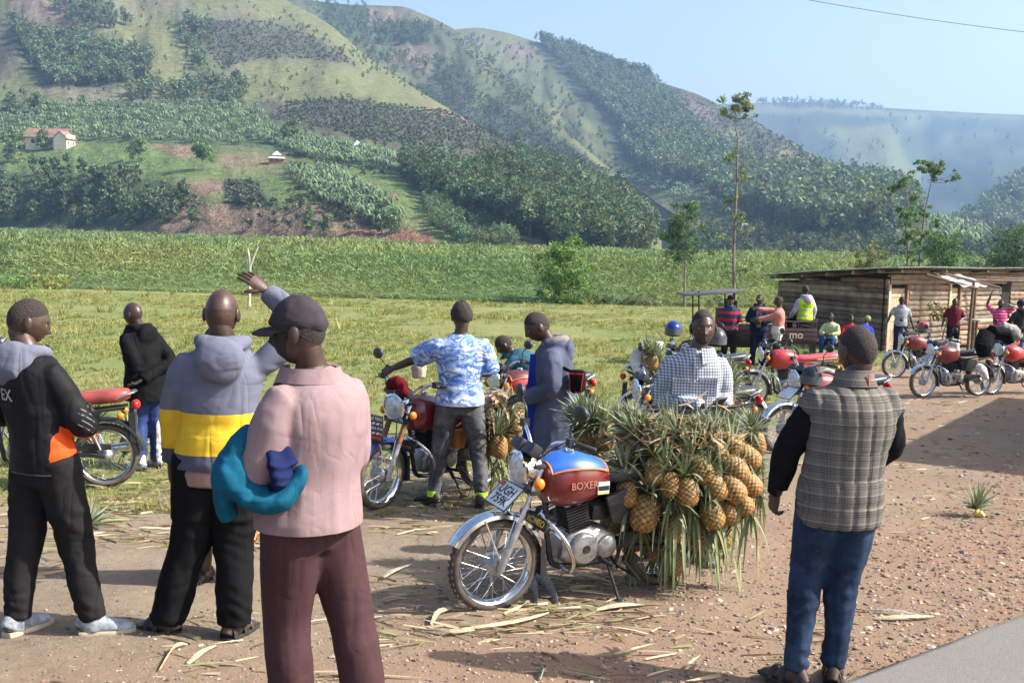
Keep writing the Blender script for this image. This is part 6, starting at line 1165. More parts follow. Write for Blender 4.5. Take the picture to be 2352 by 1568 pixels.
def crown_mesh(n, L, seed, col=(.115, .165, .085)):
    v = []; f = []; c = []; r_ = random.Random(seed)
    for i in range(n):
        t = i/n; a = i*2.39996; el = R(8)+R(78)*t**.8; d = Vector((math.cos(a)*math.cos(el), math.sin(a)*math.cos(el), math.sin(el))); k = r_.uniform(.7, 1.35); blade_pts(v, f, c, (d.x*.015, d.y*.015, .0+.03*t), d, (d.x*.0, 0, 1), L*(1-.15*t)*r_.uniform(.75, 1.15), .013*r_.uniform(.8, 1.2), r_.uniform(.1, 1.0)*(1-.6*t), tuple(x*k for x in col))
    return np_mesh('crown', v, f, [LEAFM], True, np.array(c))
def hang_mesh(n, L, seed, col=(.20, .235, .115)):
    v = []; f = []; c = []; r_ = random.Random(seed)
    for i in range(n):
        a = r_.uniform(0, 6.28); d = Vector((math.cos(a)*.8, math.sin(a)*.8, -.2-r_.random())); k = r_.uniform(.65, 1.3); blade_pts(v, f, c, (d.x*.012, d.y*.012, 0), d, (math.cos(a)*.12, math.sin(a)*.12, 1), L*r_.uniform(.45, 1.15), .011*r_.uniform(.6, 1.2), r_.uniform(1., 2.2), tuple(x*k for x in col), 5)
    return np_mesh('stem_leaves', v, f, [LEAFM], True, np.array(c))
FRM = [fruit_mesh(.185, .066, r_, i) for i, r_ in enumerate((1.55, 1.2, .95, 1.4))]; CRM = [crown_mesh(46, .21, i, (.215, .25, .165)) for i in range(4)]; HGM = [hang_mesh(9, .30, i) for i in range(4)]
NP = 0
def pineapple(loc, up, label, s=1., group=None, hang=True, kind=None, crown=1.15):
    """up: direction from stem to crown"""
    global NP
    k = NP if kind is None else kind; NP += 1
    o = link('pineapple', FRM[k % 4]); tag(o, label, 'pineapple', group); q = Vector(up).to_track_quat('Z', 'Y'); q = q@Quaternion((0, 0, 1), random.uniform(0, 6.28)); o.rotation_mode = 'QUATERNION'; o.rotation_quaternion = q; o.location = loc; o.scale = (s,)*3
    c = link('crown', CRM[(k*3+1) % 4], o, (0, 0, .085)); c.scale = (crown,)*3
    if hang: h = link('stem_leaves', HGM[(k*7+2) % 4], o, (0, 0, -.088)); h.rotation_mode = 'QUATERNION'; h.rotation_quaternion = q.inverted()@Quaternion((0, 0, 1), random.uniform(0, 6.28)); h.scale = (random.uniform(.7, 1.15),)*3
    return o
HC = Vector((1.07, 7.42, .70+gz(1, 7.4))); HR = Vector((.66, .56, .43))
def on_heap(vx, vy, grow=1.):
    r_ = ray(vx, vy).normalized(); o = Vector((0, 0, CAMZ))-HC; A = Vector((r_.x/HR.x, r_.y/HR.y, r_.z/HR.z)); B = Vector((o.x/HR.x, o.y/HR.y, o.z/HR.z)); a, b, c = A.dot(A), A.dot(B), B.dot(B)-grow; D_ = b*b-a*c
    t = (-b-math.sqrt(D_))/a if D_ > 0 else -b/a; p = Vector((0, 0, CAMZ))+r_*t; n = Vector(((p-HC).x/HR.x**2, (p-HC).y/HR.y**2, (p-HC).z/HR.z**2)).normalized(); return p, n
GB = 'pineapples heaped on the front motorcycle'
for i, (x, y, s, ti, lab) in enumerate([(1443, 1131, 1.0, (-.1, .3), 'orange pineapple hanging beside the tank at the left end of the front heap'), (1539, 1112, .92, (-.2, .1), 'small yellow pineapple in the middle of the front heap'), (1577, 1128, 1.05, (-.1, .3), 'brown orange pineapple just right of the small yellow one'), (1609, 1080, 1.02, (-.5, .3), 'green and orange pineapple tilted high in the front heap'), (1678, 1121, 1.12, (-.75, .3), 'orange pineapple leaning out on the right side of the front heap'), (1634, 1175, 1.1, (-.3, .2), 'large pinkish pineapple low on the right of the front heap'), (1482, 1173, 1.35, (.2, .2), 'biggest dark pineapple low on the left of the front heap'), (1407, 1190, 1.05, (.1, .2), 'reddish brown pineapple lowest beside the engine'), (1457, 1228, 1.0, (.1, .1), 'shaded pineapple under the biggest one'), (1683, 1078, 1.08, (-1.1, .5), 'brown pineapple lying outward near the right rim of the heap'), (1712, 1052, 1.02, (-1.4, .6), 'grey brown pineapple at the far right rim of the heap'), (1672, 1022, 1.0, (-1.3, .6), 'greenish pineapple lying below the hands of the checked shirt'), (1544, 1283, 1.05, (0, .1), 'yellow green pineapple hanging lowest among the long leaves'), (1548, 1208, 1.0, (0, .1), 'shaded pineapple behind the hanging leaf cluster'), (1668, 1172, .95, (-.5, .3), 'pineapple half hidden at the lower right of the heap'), (1716, 1110, 1.0, (-1., .4), 'pineapple lying outermost on the right side of the heap'), (1600, 1225, 1., (-.1, .1), 'dark pineapple deep under the right side of the heap'), (1506, 1082, 1.0, (.1, .3), 'green topped pineapple above the small yellow one in the front heap'), (1640, 1118, 1.0, (-.5, .3), 'brown pineapple wedged between the tilted ones on the front heap'), (1655, 1222, 1.0, (-.3, .2), 'shaded pineapple low among the hanging leaves on the right'), (1502, 1250, 1.05, (.1, .1), 'dark pineapple low between the hanging leaves on the left'), (1697, 1150, 1.05, (-.8, .3), 'pinkish pineapple low on the outer right of the heap'), (1575, 1040, 1.0, (-.6, .5), 'green pineapple under the dry leaves of the front heap'), (1640, 1040, 1.0, (-.9, .5), 'green and brown pineapple high on the right shoulder of the heap')]):
    p, n = on_heap(x, y); pineapple(p+n*.02, Vector((ti[0], ti[1], 1)), lab, s, GB, kind=(2 if 'green' in lab else 1 if 'dark' in lab or 'shaded' in lab or 'brown' in lab else 0))
for i in range(18):                      # the rest of the heap, crowns outward
    if i < 12: x, y = random.uniform(1330, 1480), random.uniform(965, 1035); p, n = on_heap(x, y, .72); up = Vector((random.uniform(-.7, .2), random.uniform(-.5, .4), 1.0)); hg = False
    else: a = random.uniform(-.4, PI+.6); p = HC+Vector((math.cos(a)*HR.x*.9, abs(math.sin(a))*HR.y*.9, random.uniform(-.35, .25))); up = Vector((-math.cos(a)*.3, -.3, 1)); hg = True
    pineapple(p, up, 'pineapple with upright crown on the crest of the front heap' if i < 12 else 'pineapple on the far side of the front heap', random.uniform(.9, 1.1), GB, hg, 2 if i < 12 else None, crown=1.0)
def leafmass(name, label, seeds, col, n, Lr, wr, bend, mat=LEAFM, upbias=0.):
    v = []; f = []; c = []
    for i in range(n):
        p, d = seeds(i); k = random.uniform(.6, 1.35); blade_pts(v, f, c, p, d, (0, 0, 1), random.uniform(*Lr), random.uniform(*wr), random.uniform(*bend), tuple(x*k for x in col), 4)
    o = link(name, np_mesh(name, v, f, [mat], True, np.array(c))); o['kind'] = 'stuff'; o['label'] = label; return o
def sd1(i): u = Vector(unit(1)[0]); u.z = abs(u.z)*.8-.45; u.normalize(); return HC+Vector((u.x*HR.x, u.y*HR.y, u.z*HR.z))*random.uniform(.55, .9), (u+Vector((0, 0, .5 if u.z < .25 else -.1))).normalized()
leafmass('pineapple_foliage', 'mass of grey green pineapple leaves filling the front heap', sd1, (.125, .165, .10), 800, (.12, .26), (.010, .017), (.2, 1.2))
def sd2(i):
    vx = random.triangular(1400, 1745, 1620); p, n = on_heap(vx, random.uniform(1170, 1270)); return p+n*random.uniform(-.15, .05), (n+Vector((0, 0, -.3))).normalized()
leafmass('hanging_leaves', 'long pale green strap leaves hanging from the front heap', sd2, (.235, .265, .14), 75, (.15, .50), (.008, .016), (.6, 3.4))
STRAW = M('dry_leaf', (.40, .28, .165), .8, 0, .3, 20); STRAWV = foliage('dry_leaf_strip', .15, .7)
def sd3(i): vx, vy = random.gauss(1540, 62), random.gauss(992, 22); p, n = on_heap(vx, vy, 1.30); a = random.uniform(0, 6.28); return p+n*random.uniform(0, .03), (Vector((math.cos(a), math.sin(a)*.6, random.uniform(-.1, .35))))
leafmass('dry_leaf_padding', 'dry brown leaf padding on top of the front heap', sd3, (.42, .29, .18), 300, (.06, .17), (.010, .024), (-.8, 1.4), STRAWV)
# second motorcycle's load, third and the ones behind
for (x, y, d, s, up, lab, g) in [(1112, 1018, 10.05, .95, (0, .1, 1), 'leftmost orange pineapple behind the grey jeans', 'pineapples on the slogan motorcycle'), (1124, 1024, 9.9, .95, (.1, .1, 1), 'orange pineapple second from the jeans on the slogan motorcycle', 'pineapples on the slogan motorcycle'), (1146, 1025, 9.75, 1.12, (-.05, .1, 1), 'largest bright orange pineapple on the slogan motorcycle', 'pineapples on the slogan motorcycle'), (1172, 1014, 9.85, 1.0, (-.2, .1, 1), 'shaded orange pineapple right of the largest one on the slogan motorcycle', 'pineapples on the slogan motorcycle'), (1187, 984, 9.85, 1.1, (-.45, .1, 1), 'upper orange pineapple on the right of the slogan motorcycle', 'pineapples on the slogan motorcycle'), (1199, 962, 10.05, 1.0, (-.5, .2, 1), 'greenish yellow pineapple topmost on the slogan motorcycle', 'pineapples on the slogan motorcycle'), (1165, 990, 10.2, 1., (.1, .3, 1), 'pineapple half hidden at the back of the slogan motorcycle', 'pineapples on the slogan motorcycle'),
        (1484, 824, 13.9, 1., (0, 0, 1), 'left orange pineapple beside the white sack', 'pineapples on the load behind the checked shirt'), (1499, 832, 13.8, 1., (.1, 0, 1), 'right pineapple beside the white sack', 'pineapples on the load behind the checked shirt'), (1510, 845, 13.9, .95, (.1, .2, 1), 'lower shaded pineapple beside the white sack', 'pineapples on the load behind the checked shirt'),
        (1664, 893, 11.3, 1.05, (.3, 0, 1), 'upper pineapple right of the checked sleeve', 'pineapples beside the checked sleeve'), (1674, 912, 11.2, 1., (.2, 0, 1), 'right pineapple beside the checked sleeve', 'pineapples beside the checked sleeve'), (1660, 930, 11.25, 1., (.1, 0, 1), 'lowest greenish pineapple beside the checked sleeve', 'pineapples beside the checked sleeve'), (210, 1000, 10.9, 1.1, (.2, .2, 1), 'yellow pineapple standing behind the rear wheel of the left motorcycle', None), (290, 1020, 11.2, 1.0, (.1, .2, 1), 'pineapple behind the left motorcycle beside the track trousers', None)]:
    pineapple(P(x, y, d), Vector(up), lab, s, g)
def sd4(i): return P(random.gauss(1140, 16), random.gauss(925, 14), 10.0+random.uniform(-.12, .12)), Vector((random.gauss(0, .6), random.gauss(-.4, .4), random.uniform(-.9, .4)))
leafmass('dry_leaf_padding', 'drooping dry brown leaves behind the grey jeans', sd4, (.42, .29, .19), 110, (.18, .42), (.015, .035), (.4, 1.6), STRAWV)
def sd5(i): return P(random.gauss(1205, 22), random.gauss(965, 22), 10.5+random.uniform(-.3, .3)), Vector((random.gauss(0, .6), random.gauss(0, .5), random.uniform(.1, 1.)))
leafmass('pineapple_foliage', 'dark green pineapple leaves beside the long coat', sd5, (.07, .11, .05), 90, (.15, .32), (.010, .016), (.2, 1.))
def sd6(i): return P(random.gauss(1150, 28), random.gauss(1065, 14), 9.9+random.uniform(-.2, .2)), Vector((random.gauss(0, .5), random.gauss(-.2, .4), -.6))
leafmass('hanging_leaves', 'pale strap leaves hanging under the slogan motorcycle load', sd6, (.22, .26, .13), 60, (.2, .5), (.007, .014), (.8, 2.))
def cut_crown(loc, label, tilt, flesh=True, s=1.2):
    o = empty('cut_pineapple_top', loc, 0, label, 'pineapple top'); c = link('crown', CRM[1], o, (0, 0, .05), tilt); c.scale = (s,)*3
    if flesh:
        m = MB(); m.ell((.0, -.05, .035), (.045, .04, .034), 14, 10); m.ell((.03, -.06, .02), (.03, .03, .02), 12, 8); m.build('flesh', M('pineapple_flesh', (.78, .60, .16), .5, 0, .15, 40, .3, 60), o)
cut_crown(G(2240, 1183), 'cut pineapple crown with yellow flesh lying on the gravel', (R(12), R(4), 0)); cut_crown(G(205, 1218), 'green pineapple crown lying in the straw beside the left motorcycle', (R(-70), R(40), .4), False, 1.0)
# ------------------------------------------------------------ gravel and litter
def gravel():
    t = (1+5**.5)/2; iv = np.array([(-1, t, 0), (1, t, 0), (-1, -t, 0), (1, -t, 0), (0, -1, t), (0, 1, t), (0, -1, -t), (0, 1, -t), (t, 0, -1), (t, 0, 1), (-t, 0, -1), (-t, 0, 1)], float); iv /= np.linalg.norm(iv[0]); ifc = np.array([(0, 11, 5), (0, 5, 1), (0, 1, 7), (0, 7, 10), (0, 10, 11), (1, 5, 9), (5, 11, 4), (11, 10, 2), (10, 7, 6), (7, 1, 8), (3, 9, 4), (3, 4, 2), (3, 2, 6), (3, 6, 8), (3, 8, 9), (4, 9, 5), (2, 4, 11), (6, 2, 10), (8, 6, 7), (9, 8, 1)])
    n = 70000; y = 3.6+rng.random(n)**1.3*16; x = rng.uniform(-.46, .47, n)*y; rs = roadside(x, y)
    w = np.clip(1.05-(-rs)/3.6, .035, 1)+.25*np.clip(fbm(np.stack([x*.7, y*.7, x*0], 1), 2), 0, 1)*(x > -1); k = (rng.random(n) < w*np.clip(8/y, .2, 1)) & ((rs < .03) | (rng.random(n) < np.clip(.35-rs*.9, 0, 1)*.5*(rs < .4))) & (y < grassline(x)-.4); x, y, rs = x[k], y[k], rs[k]; n = len(x)
    s = .0045+.0095*rng.random(n)**3.2*np.clip(1.3-(-rs)/6, .5, 1.3); s = np.where(rng.random(n) < .03, s*1.6, s); s *= np.clip(y/7, .8, 1.6); z = np.interp(y, _gy, _gz); p3 = np.stack([x, y, x*0], 1); near = np.clip(1-y/30, .15, 1); z = z+(fbm(p3*.9, 4)*.022+fbm(p3*4.+9, 3)*.010)*near*np.clip((-rs)/.35, 0, 1)+s*.15
    pal = np.array([(.36, .20, .13), (.27, .16, .11), (.40, .31, .24), (.19, .15, .13), (.30, .24, .20), (.45, .36, .28), (.13, .11, .10)]); col = pal[rng.integers(0, 7, n)]*rng.uniform(.55, 1.0, (n, 1)); parts = []
    idx = rng.integers(0, 3, n)
    for b in range(3):
        bv = iv*(1+.28*rng.normal(size=(12, 1)))*np.array([1.25, .95, .7]); q = idx == b; sc = s[q][:, None]*rng.uniform(.75, 1.25, (q.sum(), 3)); parts.append(rep(bv, ifc, np.ones((12, 3)), np.stack([x, y, z], 1)[q], sc, rng.uniform(0, 6.28, q.sum()), col[q], 0.))
    m = NT('stone'); at = m.n('VertexColor', layer_name='Col'); m.col(at.outputs[0]); stuff('gravel', parts, [m.set(.9, spec=.2)], 'loose reddish gravel along the road edge')
gravel()
def litter():
    v = []; f = []; c = []
    zones = [((170, 640), (1090, 1260), 520, .34), ((0, 180), (1150, 1330), 120, .3), ((840, 1300), (1330, 1480), 130, .32), ((1050, 1500), (1390, 1470), 100, .36), ((850, 1300), (1060, 1230), 160, .36), ((1200, 1420), (1290, 1400), 50, .5), ((1700, 2352), (890, 1080), 420, .3), ((1400, 1800), (880, 1000), 220, .3), ((1900, 2352), (1060, 1250), 60, .3), ((350, 850), (1400, 1568), 60, .4), ((850, 1500), (640+180, 900), 160, .3), ((100, 860), (1010, 1100), 260, .3), ((1150, 2000), (1400, 1560), 60, .4)]
    for (x0, x1), (y0, y1), n, L in zones:
        for _ in range(n):
            g = G(random.uniform(x0, x1), random.uniform(y0, y1)); a = random.gauss(0, .5)+(PI if random.random() < .5 else 0); d = Vector((math.cos(a), math.sin(a), random.uniform(-.02, .14))); k = random.uniform(.6, 1.2); col = random.choice(((.46, .37, .23), (.46, .37, .23), (.36, .27, .17), (.30, .22, .15), (.26, .28, .12), (.52, .45, .32))); blade_pts(v, f, c, g+Vector((0, 0, random.uniform(.006, .02))), d, (random.gauss(0, .5), random.gauss(0, .5), .4), L*random.uniform(.3, 1.)*.8, random.uniform(.004, .013), random.uniform(0, .5), tuple(q*k for q in col), 3, .2)
    o = link('dry_leaf_litter', np_mesh('dry_leaf_litter', v, f, [STRAWV], True, np.array(c))); o['kind'] = 'stuff'; o['label'] = 'dry straw and leaf strips littering the dirt'
litter()
def dried_leaf(pts, w, label, col=(.42, .33, .21)):
    P0 = G(*pts[0]); o = empty('dried_leaf', P0, 0, label, 'dried leaf'); m = MB(); pp = smoothpath([G(*q)-P0+Vector((0, 0, .015+.02*(i % 2))) for i, q in enumerate(pts)], 4); n = len(pp); m.tube(pp, [(w*(1-.75*abs(2*i/(n-1)-.8)**1.5 if i else .4)+.003, .004) for i in range(n)], 8, up=(0, 1, .2)); m.build('leaf_blade', M('dried_leaf_'+str(round(col[0], 2)), col, .85, 0, .3, 25, .4, 40), o)
dried_leaf([(1215, 1330), (1228, 1360), (1235, 1392)], .035, 'grey dried leaf fork behind the front wheel, left prong', (.30, .26, .21)); dried_leaf([(1235, 1325), (1262, 1360), (1282, 1390)], .035, 'grey dried leaf fork behind the front wheel, right prong', (.30, .26, .21))
dried_leaf([(1230, 1318), (1330, 1328), (1420, 1345)], .02, 'long dried leaf lying under the front motorcycle'); dried_leaf([(990, 1440), (1010, 1415), (1060, 1400)], .012, 'curled dried leaf in front of the front wheel', (.40, .30, .18)); dried_leaf([(985, 1450), (1040, 1462), (1090, 1452)], .014, 'broad dried leaf below the curled one', (.34, .26, .17))
dried_leaf([(1060, 1450), (1180, 1440), (1260, 1412)], .016, 'long straw strip on the gravel before the motorcycle', (.5, .4, .25)); dried_leaf([(1370, 1405), (1430, 1400), (1480, 1395)], .02, 'pale straw bundle under the pineapple heap', (.52, .43, .28)); dried_leaf([(365, 1545), (400, 1500), (430, 1485)], .014, 'pale straw blade near the hoodie mans feet', (.5, .42, .28)); dried_leaf([(430, 1530), (465, 1510), (495, 1488)], .014, 'second pale straw blade near the pink shirted man', (.5, .42, .28))
dried_leaf([(1995, 1405), (2060, 1415), (2140, 1425)], .015, 'green leaf strip with pale end beside the road', (.30, .34, .20)); dried_leaf([(2010, 1425), (2070, 1428), (2145, 1420)], .018, 'pale green split leaf beside the road', (.42, .46, .28)); dried_leaf([(1240, 1540), (1246, 1555), (1240, 1566)], .02, 'small grey leaf on the shaded gravel', (.33, .34, .26)); dried_leaf([(880, 1330), (905, 1320), (945, 1300)], .02, 'dry grey leaf in the shadow left of the wheel', (.32, .29, .22))
# ------------------------------------------------------------ log hut
def hut():
    c = GD(2031, 35.2); al = R(54); u = Vector((-math.cos(al), math.sin(al), 0)); w = Vector((math.sin(al), math.cos(al), 0))   # u along the shaded side wall, w along the door front
    rz = math.atan2(w.y, w.x); o = empty('log_hut', c, rz, 'low log walled hut with a sloping tin roof', 'hut')   # local x = along front, local y = along side wall (to the left/back)
    LOGM = [M('log_bark', (.135, .09, .06), .85, 0, .35, 3, .6, 14), M('log_pale', (.29, .215, .145), .8, 0, .3, 3, .5, 14), M('log_orange', (.22, .125, .07), .8, 0, .3, 3, .5, 14), M('log_grey', (.19, .155, .12), .85, 0, .3, 3, .5, 14)]
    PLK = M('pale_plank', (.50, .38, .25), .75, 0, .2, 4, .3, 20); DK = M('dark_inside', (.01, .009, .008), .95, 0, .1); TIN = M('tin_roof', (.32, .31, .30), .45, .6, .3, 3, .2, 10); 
    def htop(y): return 2.42-.085*y
    def log(name, par, a, b, r, m, end=True):
        a, b = Vector(a), Vector(b); n = 7; pts = [a.lerp(b, i/n)+Vector((0, 0, random.uniform(-.012, .012))) for i in range(n+1)]; mb = MB(); up = Vector((0, 0, 1)); mb.tube(pts, [(r*random.uniform(.92, 1.08), r*.62*random.uniform(.9, 1.1)) for _ in pts], 10, up=up); return mb.build(name, m, par)
    mb = MB(); mb.box((0, 0, 0), (.01, .01, .01)); 
    # side wall
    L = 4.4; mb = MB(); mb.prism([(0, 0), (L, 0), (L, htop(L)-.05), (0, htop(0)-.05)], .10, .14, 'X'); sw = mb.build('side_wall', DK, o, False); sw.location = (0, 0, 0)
    z = .06; k = 0
    while z < htop(0)-.05:
        r = random.uniform(.07, .095); zz = z+r; ymax = min(L, (2.42-zz-r)/.085) if zz+r > htop(L) else L; cuts = [0, ymax] if random.random() < .6 or ymax < 2 else [0, random.choice((1.15, 1.2, 2.6)), ymax]
        if ymax > .3:
            for a, b in zip(cuts, cuts[1:]): log('log', sw, (.07, a+.01, zz+random.uniform(-.01, .01)), (.07, b-.01, zz+random.uniform(-.015, .015)), r, random.choice(LOGM[:1]*3+LOGM))
        z += 2*r*.97; k += 1
    # front wall: door, logs, door, logs, opening
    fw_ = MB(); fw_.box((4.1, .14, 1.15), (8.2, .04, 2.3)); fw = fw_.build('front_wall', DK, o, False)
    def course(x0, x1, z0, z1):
        z = z0
        while z < z1: r = random.uniform(.065, .10); log('log', fw, (x0, .06, z+r), (x1+random.uniform(-.05, .05), .06, z+r+random.uniform(-.03, .03)), min(r, .1), random.choice([LOGM[1], LOGM[1], LOGM[2], LOGM[3], LOGM[1]])); z += 2*r*.97
    course(1.15, 3.25, .05, 2.05); course(3.95, 6.3, .05, 2.0); course(6.9, 8.2, .05, 2.1)
    for x0, x1, z0 in ((0, 3.3, 2.10), (0.1, 8.2, 2.25), (3.2, 6.6, 2.08)): log('log', fw, (x0, .05, z0+.06), (x1, .05, z0+.07), .075, LOGM[1])
    def door(x0, x1):
        d_ = MB(); d_.box(((x0+x1)/2, .11, 1.0), (x1-x0, .03, 1.95)); d = d_.build('door', M('door_back', (.20, .14, .09), .9), o, False); n = 8
        for i in range(n): m = MB(); wd = (x1-x0)/n; m.box((x0+wd*(i+.5), .085, 1.0+random.uniform(-.02, .02)), (wd*.86, .025, 1.9)); m.build('plank', PLK, d, False)
        for zz in (.25, 1.0, 1.75): m = MB(); m.box(((x0+x1)/2, .062, zz), (x1-x0, .02, .10)); m.build('cross_board', PLK, d, False)
        for x in (x0-.05, x1+.05): m = MB(); m.box((x, .04, 1.05), (.10, .12, 2.1)); m.build('door_post', LOGM[2] if x > x0 else PLK, d, bevel=.01)
    door(.16, .98); door(3.36, 3.84)
    # opening (dark) and roof
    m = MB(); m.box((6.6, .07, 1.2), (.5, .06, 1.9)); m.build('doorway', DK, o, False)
    rf = MB(); V_ = []; nx, ny = 180, 12
    for i in range(nx+1):
        for j in range(ny+1): x = -.45+9.2*i/nx; y = -.62+5.4*j/ny; V_.append((x, y, 2.60-.085*y+.018*math.sin(x*2*PI/.076*.5)+.012*math.sin(x*1.3+y)))
    F_ = [(i*(ny+1)+j, i*(ny+1)+j+1, (i+1)*(ny+1)+j+1, (i+1)*(ny+1)+j) for i in range(nx) for j in range(ny)]; rf.add(V_, F_); rr = rf.build('roof', TIN, o); sm = rr.modifiers.new('t', 'SOLIDIFY'); sm.thickness = .012
    for y in (.05, 1.0, 2.0, 3.0, 4.1): log('rafter', rr, (-.45, y, 2.49-.085*y), (8.4, y, 2.49-.085*y), .06, LOGM[1])
    for x in (-.1, 2.2, 4.5, 6.8): m = MB(); m.tube([(x, -.55, 2.545), (x, 4.6, 2.10)], .045, 8); m.build('beam', LOGM[0], rr)
    # porch poles
    for x, y, lean in ((2.35, -1.35, .06), (3.3, -.9, 0), (5.6, -1.5, .05)): m = MB(); m.tube([(x, y, -.1), (x+lean, y+.02, 1.1), (x+lean*1.5, y, 2.25)], [.055, .05, .045], 8); m.build('porch_post', LOGM[0], o)
    for a, b in (((1.3, -.4, 2.42), (2.45, -1.5, 2.02)), ((2.2, -.4, 2.45), (3.5, -1.6, 2.05)), ((3.3, -.6, 2.25), (5.7, -1.6, 2.25)), ((4.6, -.4, 2.3), (6.4, -1.6, 2.3))): m = MB(); m.tube([a, b], .045, 7); m.build('awning_pole', LOGM[0], o)
    return o, c, rz
hut_o, hut_c, hut_rz = hut()
def hpos(x, y, z): p = rot2(Vector((x, y, z)), math.degrees(hut_rz)); return hut_c+p
def plastic():
    m = NT('clear_plastic'); m.col((.75, .80, .82)); m.b.inputs['Alpha'].default_value = .55; mat = m.set(.25, spec=.5); mb = MB(); V_ = []; n = 14
    for i in range(n+1):
        for j in range(n+1): V_.append(hpos(1.75+1.4*i/n, -.35-1.05*j/n, 2.47-.36*j/n+.03*math.sin(i*1.1+j*.7)-.05*math.sin(PI*i/n)))
    mb.add(V_, [(i*(n+1)+j, i*(n+1)+j+1, (i+1)*(n+1)+j+1, (i+1)*(n+1)+j) for i in range(n) for j in range(n)]); o = mb.build('plastic_sheet', mat); tag(o, 'clear plastic sheet stretched over the awning poles of the hut', 'sheet')
plastic()
def bench():
    o = empty('plank_counter', hpos(3.6, -1.25, 0), hut_rz, 'rough plank counter beside the man in the maroon shirt', 'counter'); m = MB(); m.box((0, 0, 1.02), (1.7, .4, .05)); m.build('top_plank', M('pale_plank'), o, bevel=.008)
    for x in (-.7, .7): m = MB(); m.tube([(x, 0, -.05), (x, 0, 1.0)], .04, 8); m.build('leg', M('log_bark'), o)
    o = empty('branch', hpos(1.7, -.8, 0), 0, 'leafy green branch leaning before the log wall', 'branch'); cen = np.array([(random.uniform(-.5, .5), random.uniform(-.2, .2), random.uniform(.9, 1.6)) for _ in range(10)]); v, f, c = clumps(cen, [.18]*10, 26, .09, (.17, .19, .06), .3, 2.2); link('leaf_spray', np_mesh('leaf_spray', v, f, [FOL], False, np.clip(c, .01, 1)), o)['kind'] = 'stuff'; m = MB(); m.tube([(0, 0, 0), (.1, 0, .7), (.3, 0, 1.5)], [.03, .025, .01], 6); m.build('stick', BARK, o)
    o = empty('low_bench', GD(1928, 33.3), R(4), 'low log bench under the seated people', 'bench'); m = MB(); m.box((0, .05, .36), (2.0, .3, .07)); m.build('seat', M('log_bark'), o, bevel=.01)
    for x in (-.8, .8): m = MB(); m.box((x, .05, .16), (.12, .25, .34)); m.build('leg', M('log_bark'), o)
bench()
# ------------------------------------------------------------ cargo tricycle
def tricycle():
    b = GD(1716, 28.0); o = empty('cargo_tricycle', b, R(183), 'dark cargo tricycle with a ribbed canopy and an open bed', 'tricycle')   # local x forward (to the left)
    BODY = M('dark_maroon_steel', (.045, .022, .026), .5, .2, .3, 4); CAN = M('grey_canopy', (.10, .105, .11), .55, 0, .2, 6)
    m = MB(); m.box((-.55, 0, .62), (1.9, 1.15, .06)); m.build('bed_floor', BODY, o, False)
    for y in (-.58, .58):
        m = MB(); m.box((-.55, y, .80), (1.9, .04, .32)); sd_ = m.build('side_board', BODY, o, bevel=.006)
        for k in range(3): m = MB(); m.box((-.55, y, .70+.10*k), (1.86, .052, .025)); m.build('rib', BODY, sd_, bevel=.004)
        m = MB(); m.tube([(.4, y, 1.12), (-1.5, y, 1.12)], .018, 8); 
        for x in (.38, -.1, -.6, -1.05, -1.48): m.tube([(x, y, .9), (x, y, 1.12)], .015, 6)
        m.build('rail', BODY, o)
    for x in (-1.5, .42): m = MB(); m.box((x, 0, .80), (.04, 1.16, .34)); m.build('end_board', BODY, o, bevel=.006)
    me = text_mesh('mo', .26, M('pale_letter', (.42, .35, .30), .6), .002, .004); t = link('lettering', me, o); t.matrix_local = Matrix.Translation((-1.0, .612, .80))@Matrix(((-1, 0, 0), (0, 0, 1), (0, 1, 0))).to_4x4()
    for x, y in ((-.85, .55), (-.85, -.55)): wheel(o, 'wheel', (x, y, .29), None, w=.06, drum=.09)
    wheel(o, 'wheel', (1.45, 0, .29), None, w=.05, drum=.08)
    m = MB(); m.tube([(1.45, .1, .3), (1.2, .1, 1.0)], .022, 8); m.tube([(1.45, -.1, .3), (1.2, -.1, 1.0)], .022, 8); m.build('fork', CHROME, o); m = MB(); m.tube([(1.15, -.4, 1.08), (1.22, 0, 1.02), (1.15, .4, 1.08)], .014, 8); m.build('handlebar', BLKP, o)
    m = MB(); loft(m, [sring(x, w, z0, z1) for x, w, z0, z1 in [(1.15, .12, .62, .82), (.95, .16, .58, .88), (.72, .14, .6, .82)]]); m.build('tank', BODY, o); m = MB(); m.box((.55, 0, .80), (.34, .5, .12)); m.build('seat', SEATB, o, bevel=.03); m = MB(); m.box((.6, 0, .5), (1.7, .3, .14)); m.build('chassis', STEELB, o); m = MB(); m.box((.46, 0, 1.28), (.03, 1.06, .62)); bp = m.build('back_panel', BODY, o); 
    m = MB(); m.ell((1.38, 0, .98), (.08, .1, .1)); m.build('headlight', CHROME, o)
    cv = MB(); cv.box((1.0, 0, 1.74), (1.45, 1.12, .03), Matrix.Rotation(R(5), 3, 'Y')); cp = cv.build('canopy', CAN, o, bevel=.008)
    for k in range(8): m = MB(); m.box((1.0, -.49+.14*k, 1.765), (1.43, .05, .025), Matrix.Rotation(R(5), 3, 'Y')); m.build('canopy_rib', CAN, cp, bevel=.005)
    for x, y in ((.46, .5), (.46, -.5), (1.3, .35), (1.3, -.35)): m = MB(); m.tube([(x, y, .6), (x+.05, y, 1.79)], .018, 6); m.build('canopy_post', STEELB, o)
    t = link('emblem', text_mesh('S', .34, M('yellow_emblem', (.65, .55, .06), .6), .002, .01), o); t.matrix_local = Matrix.Translation((.78, .57, 1.2))@Matrix(((-1, 0, 0), (0, 0, 1), (0, 1, 0))).to_4x4(); m = MB(); m.box((.72, .55, 1.1), (.5, .02, .62)); m.build('side_panel', BODY, o)
tricycle()
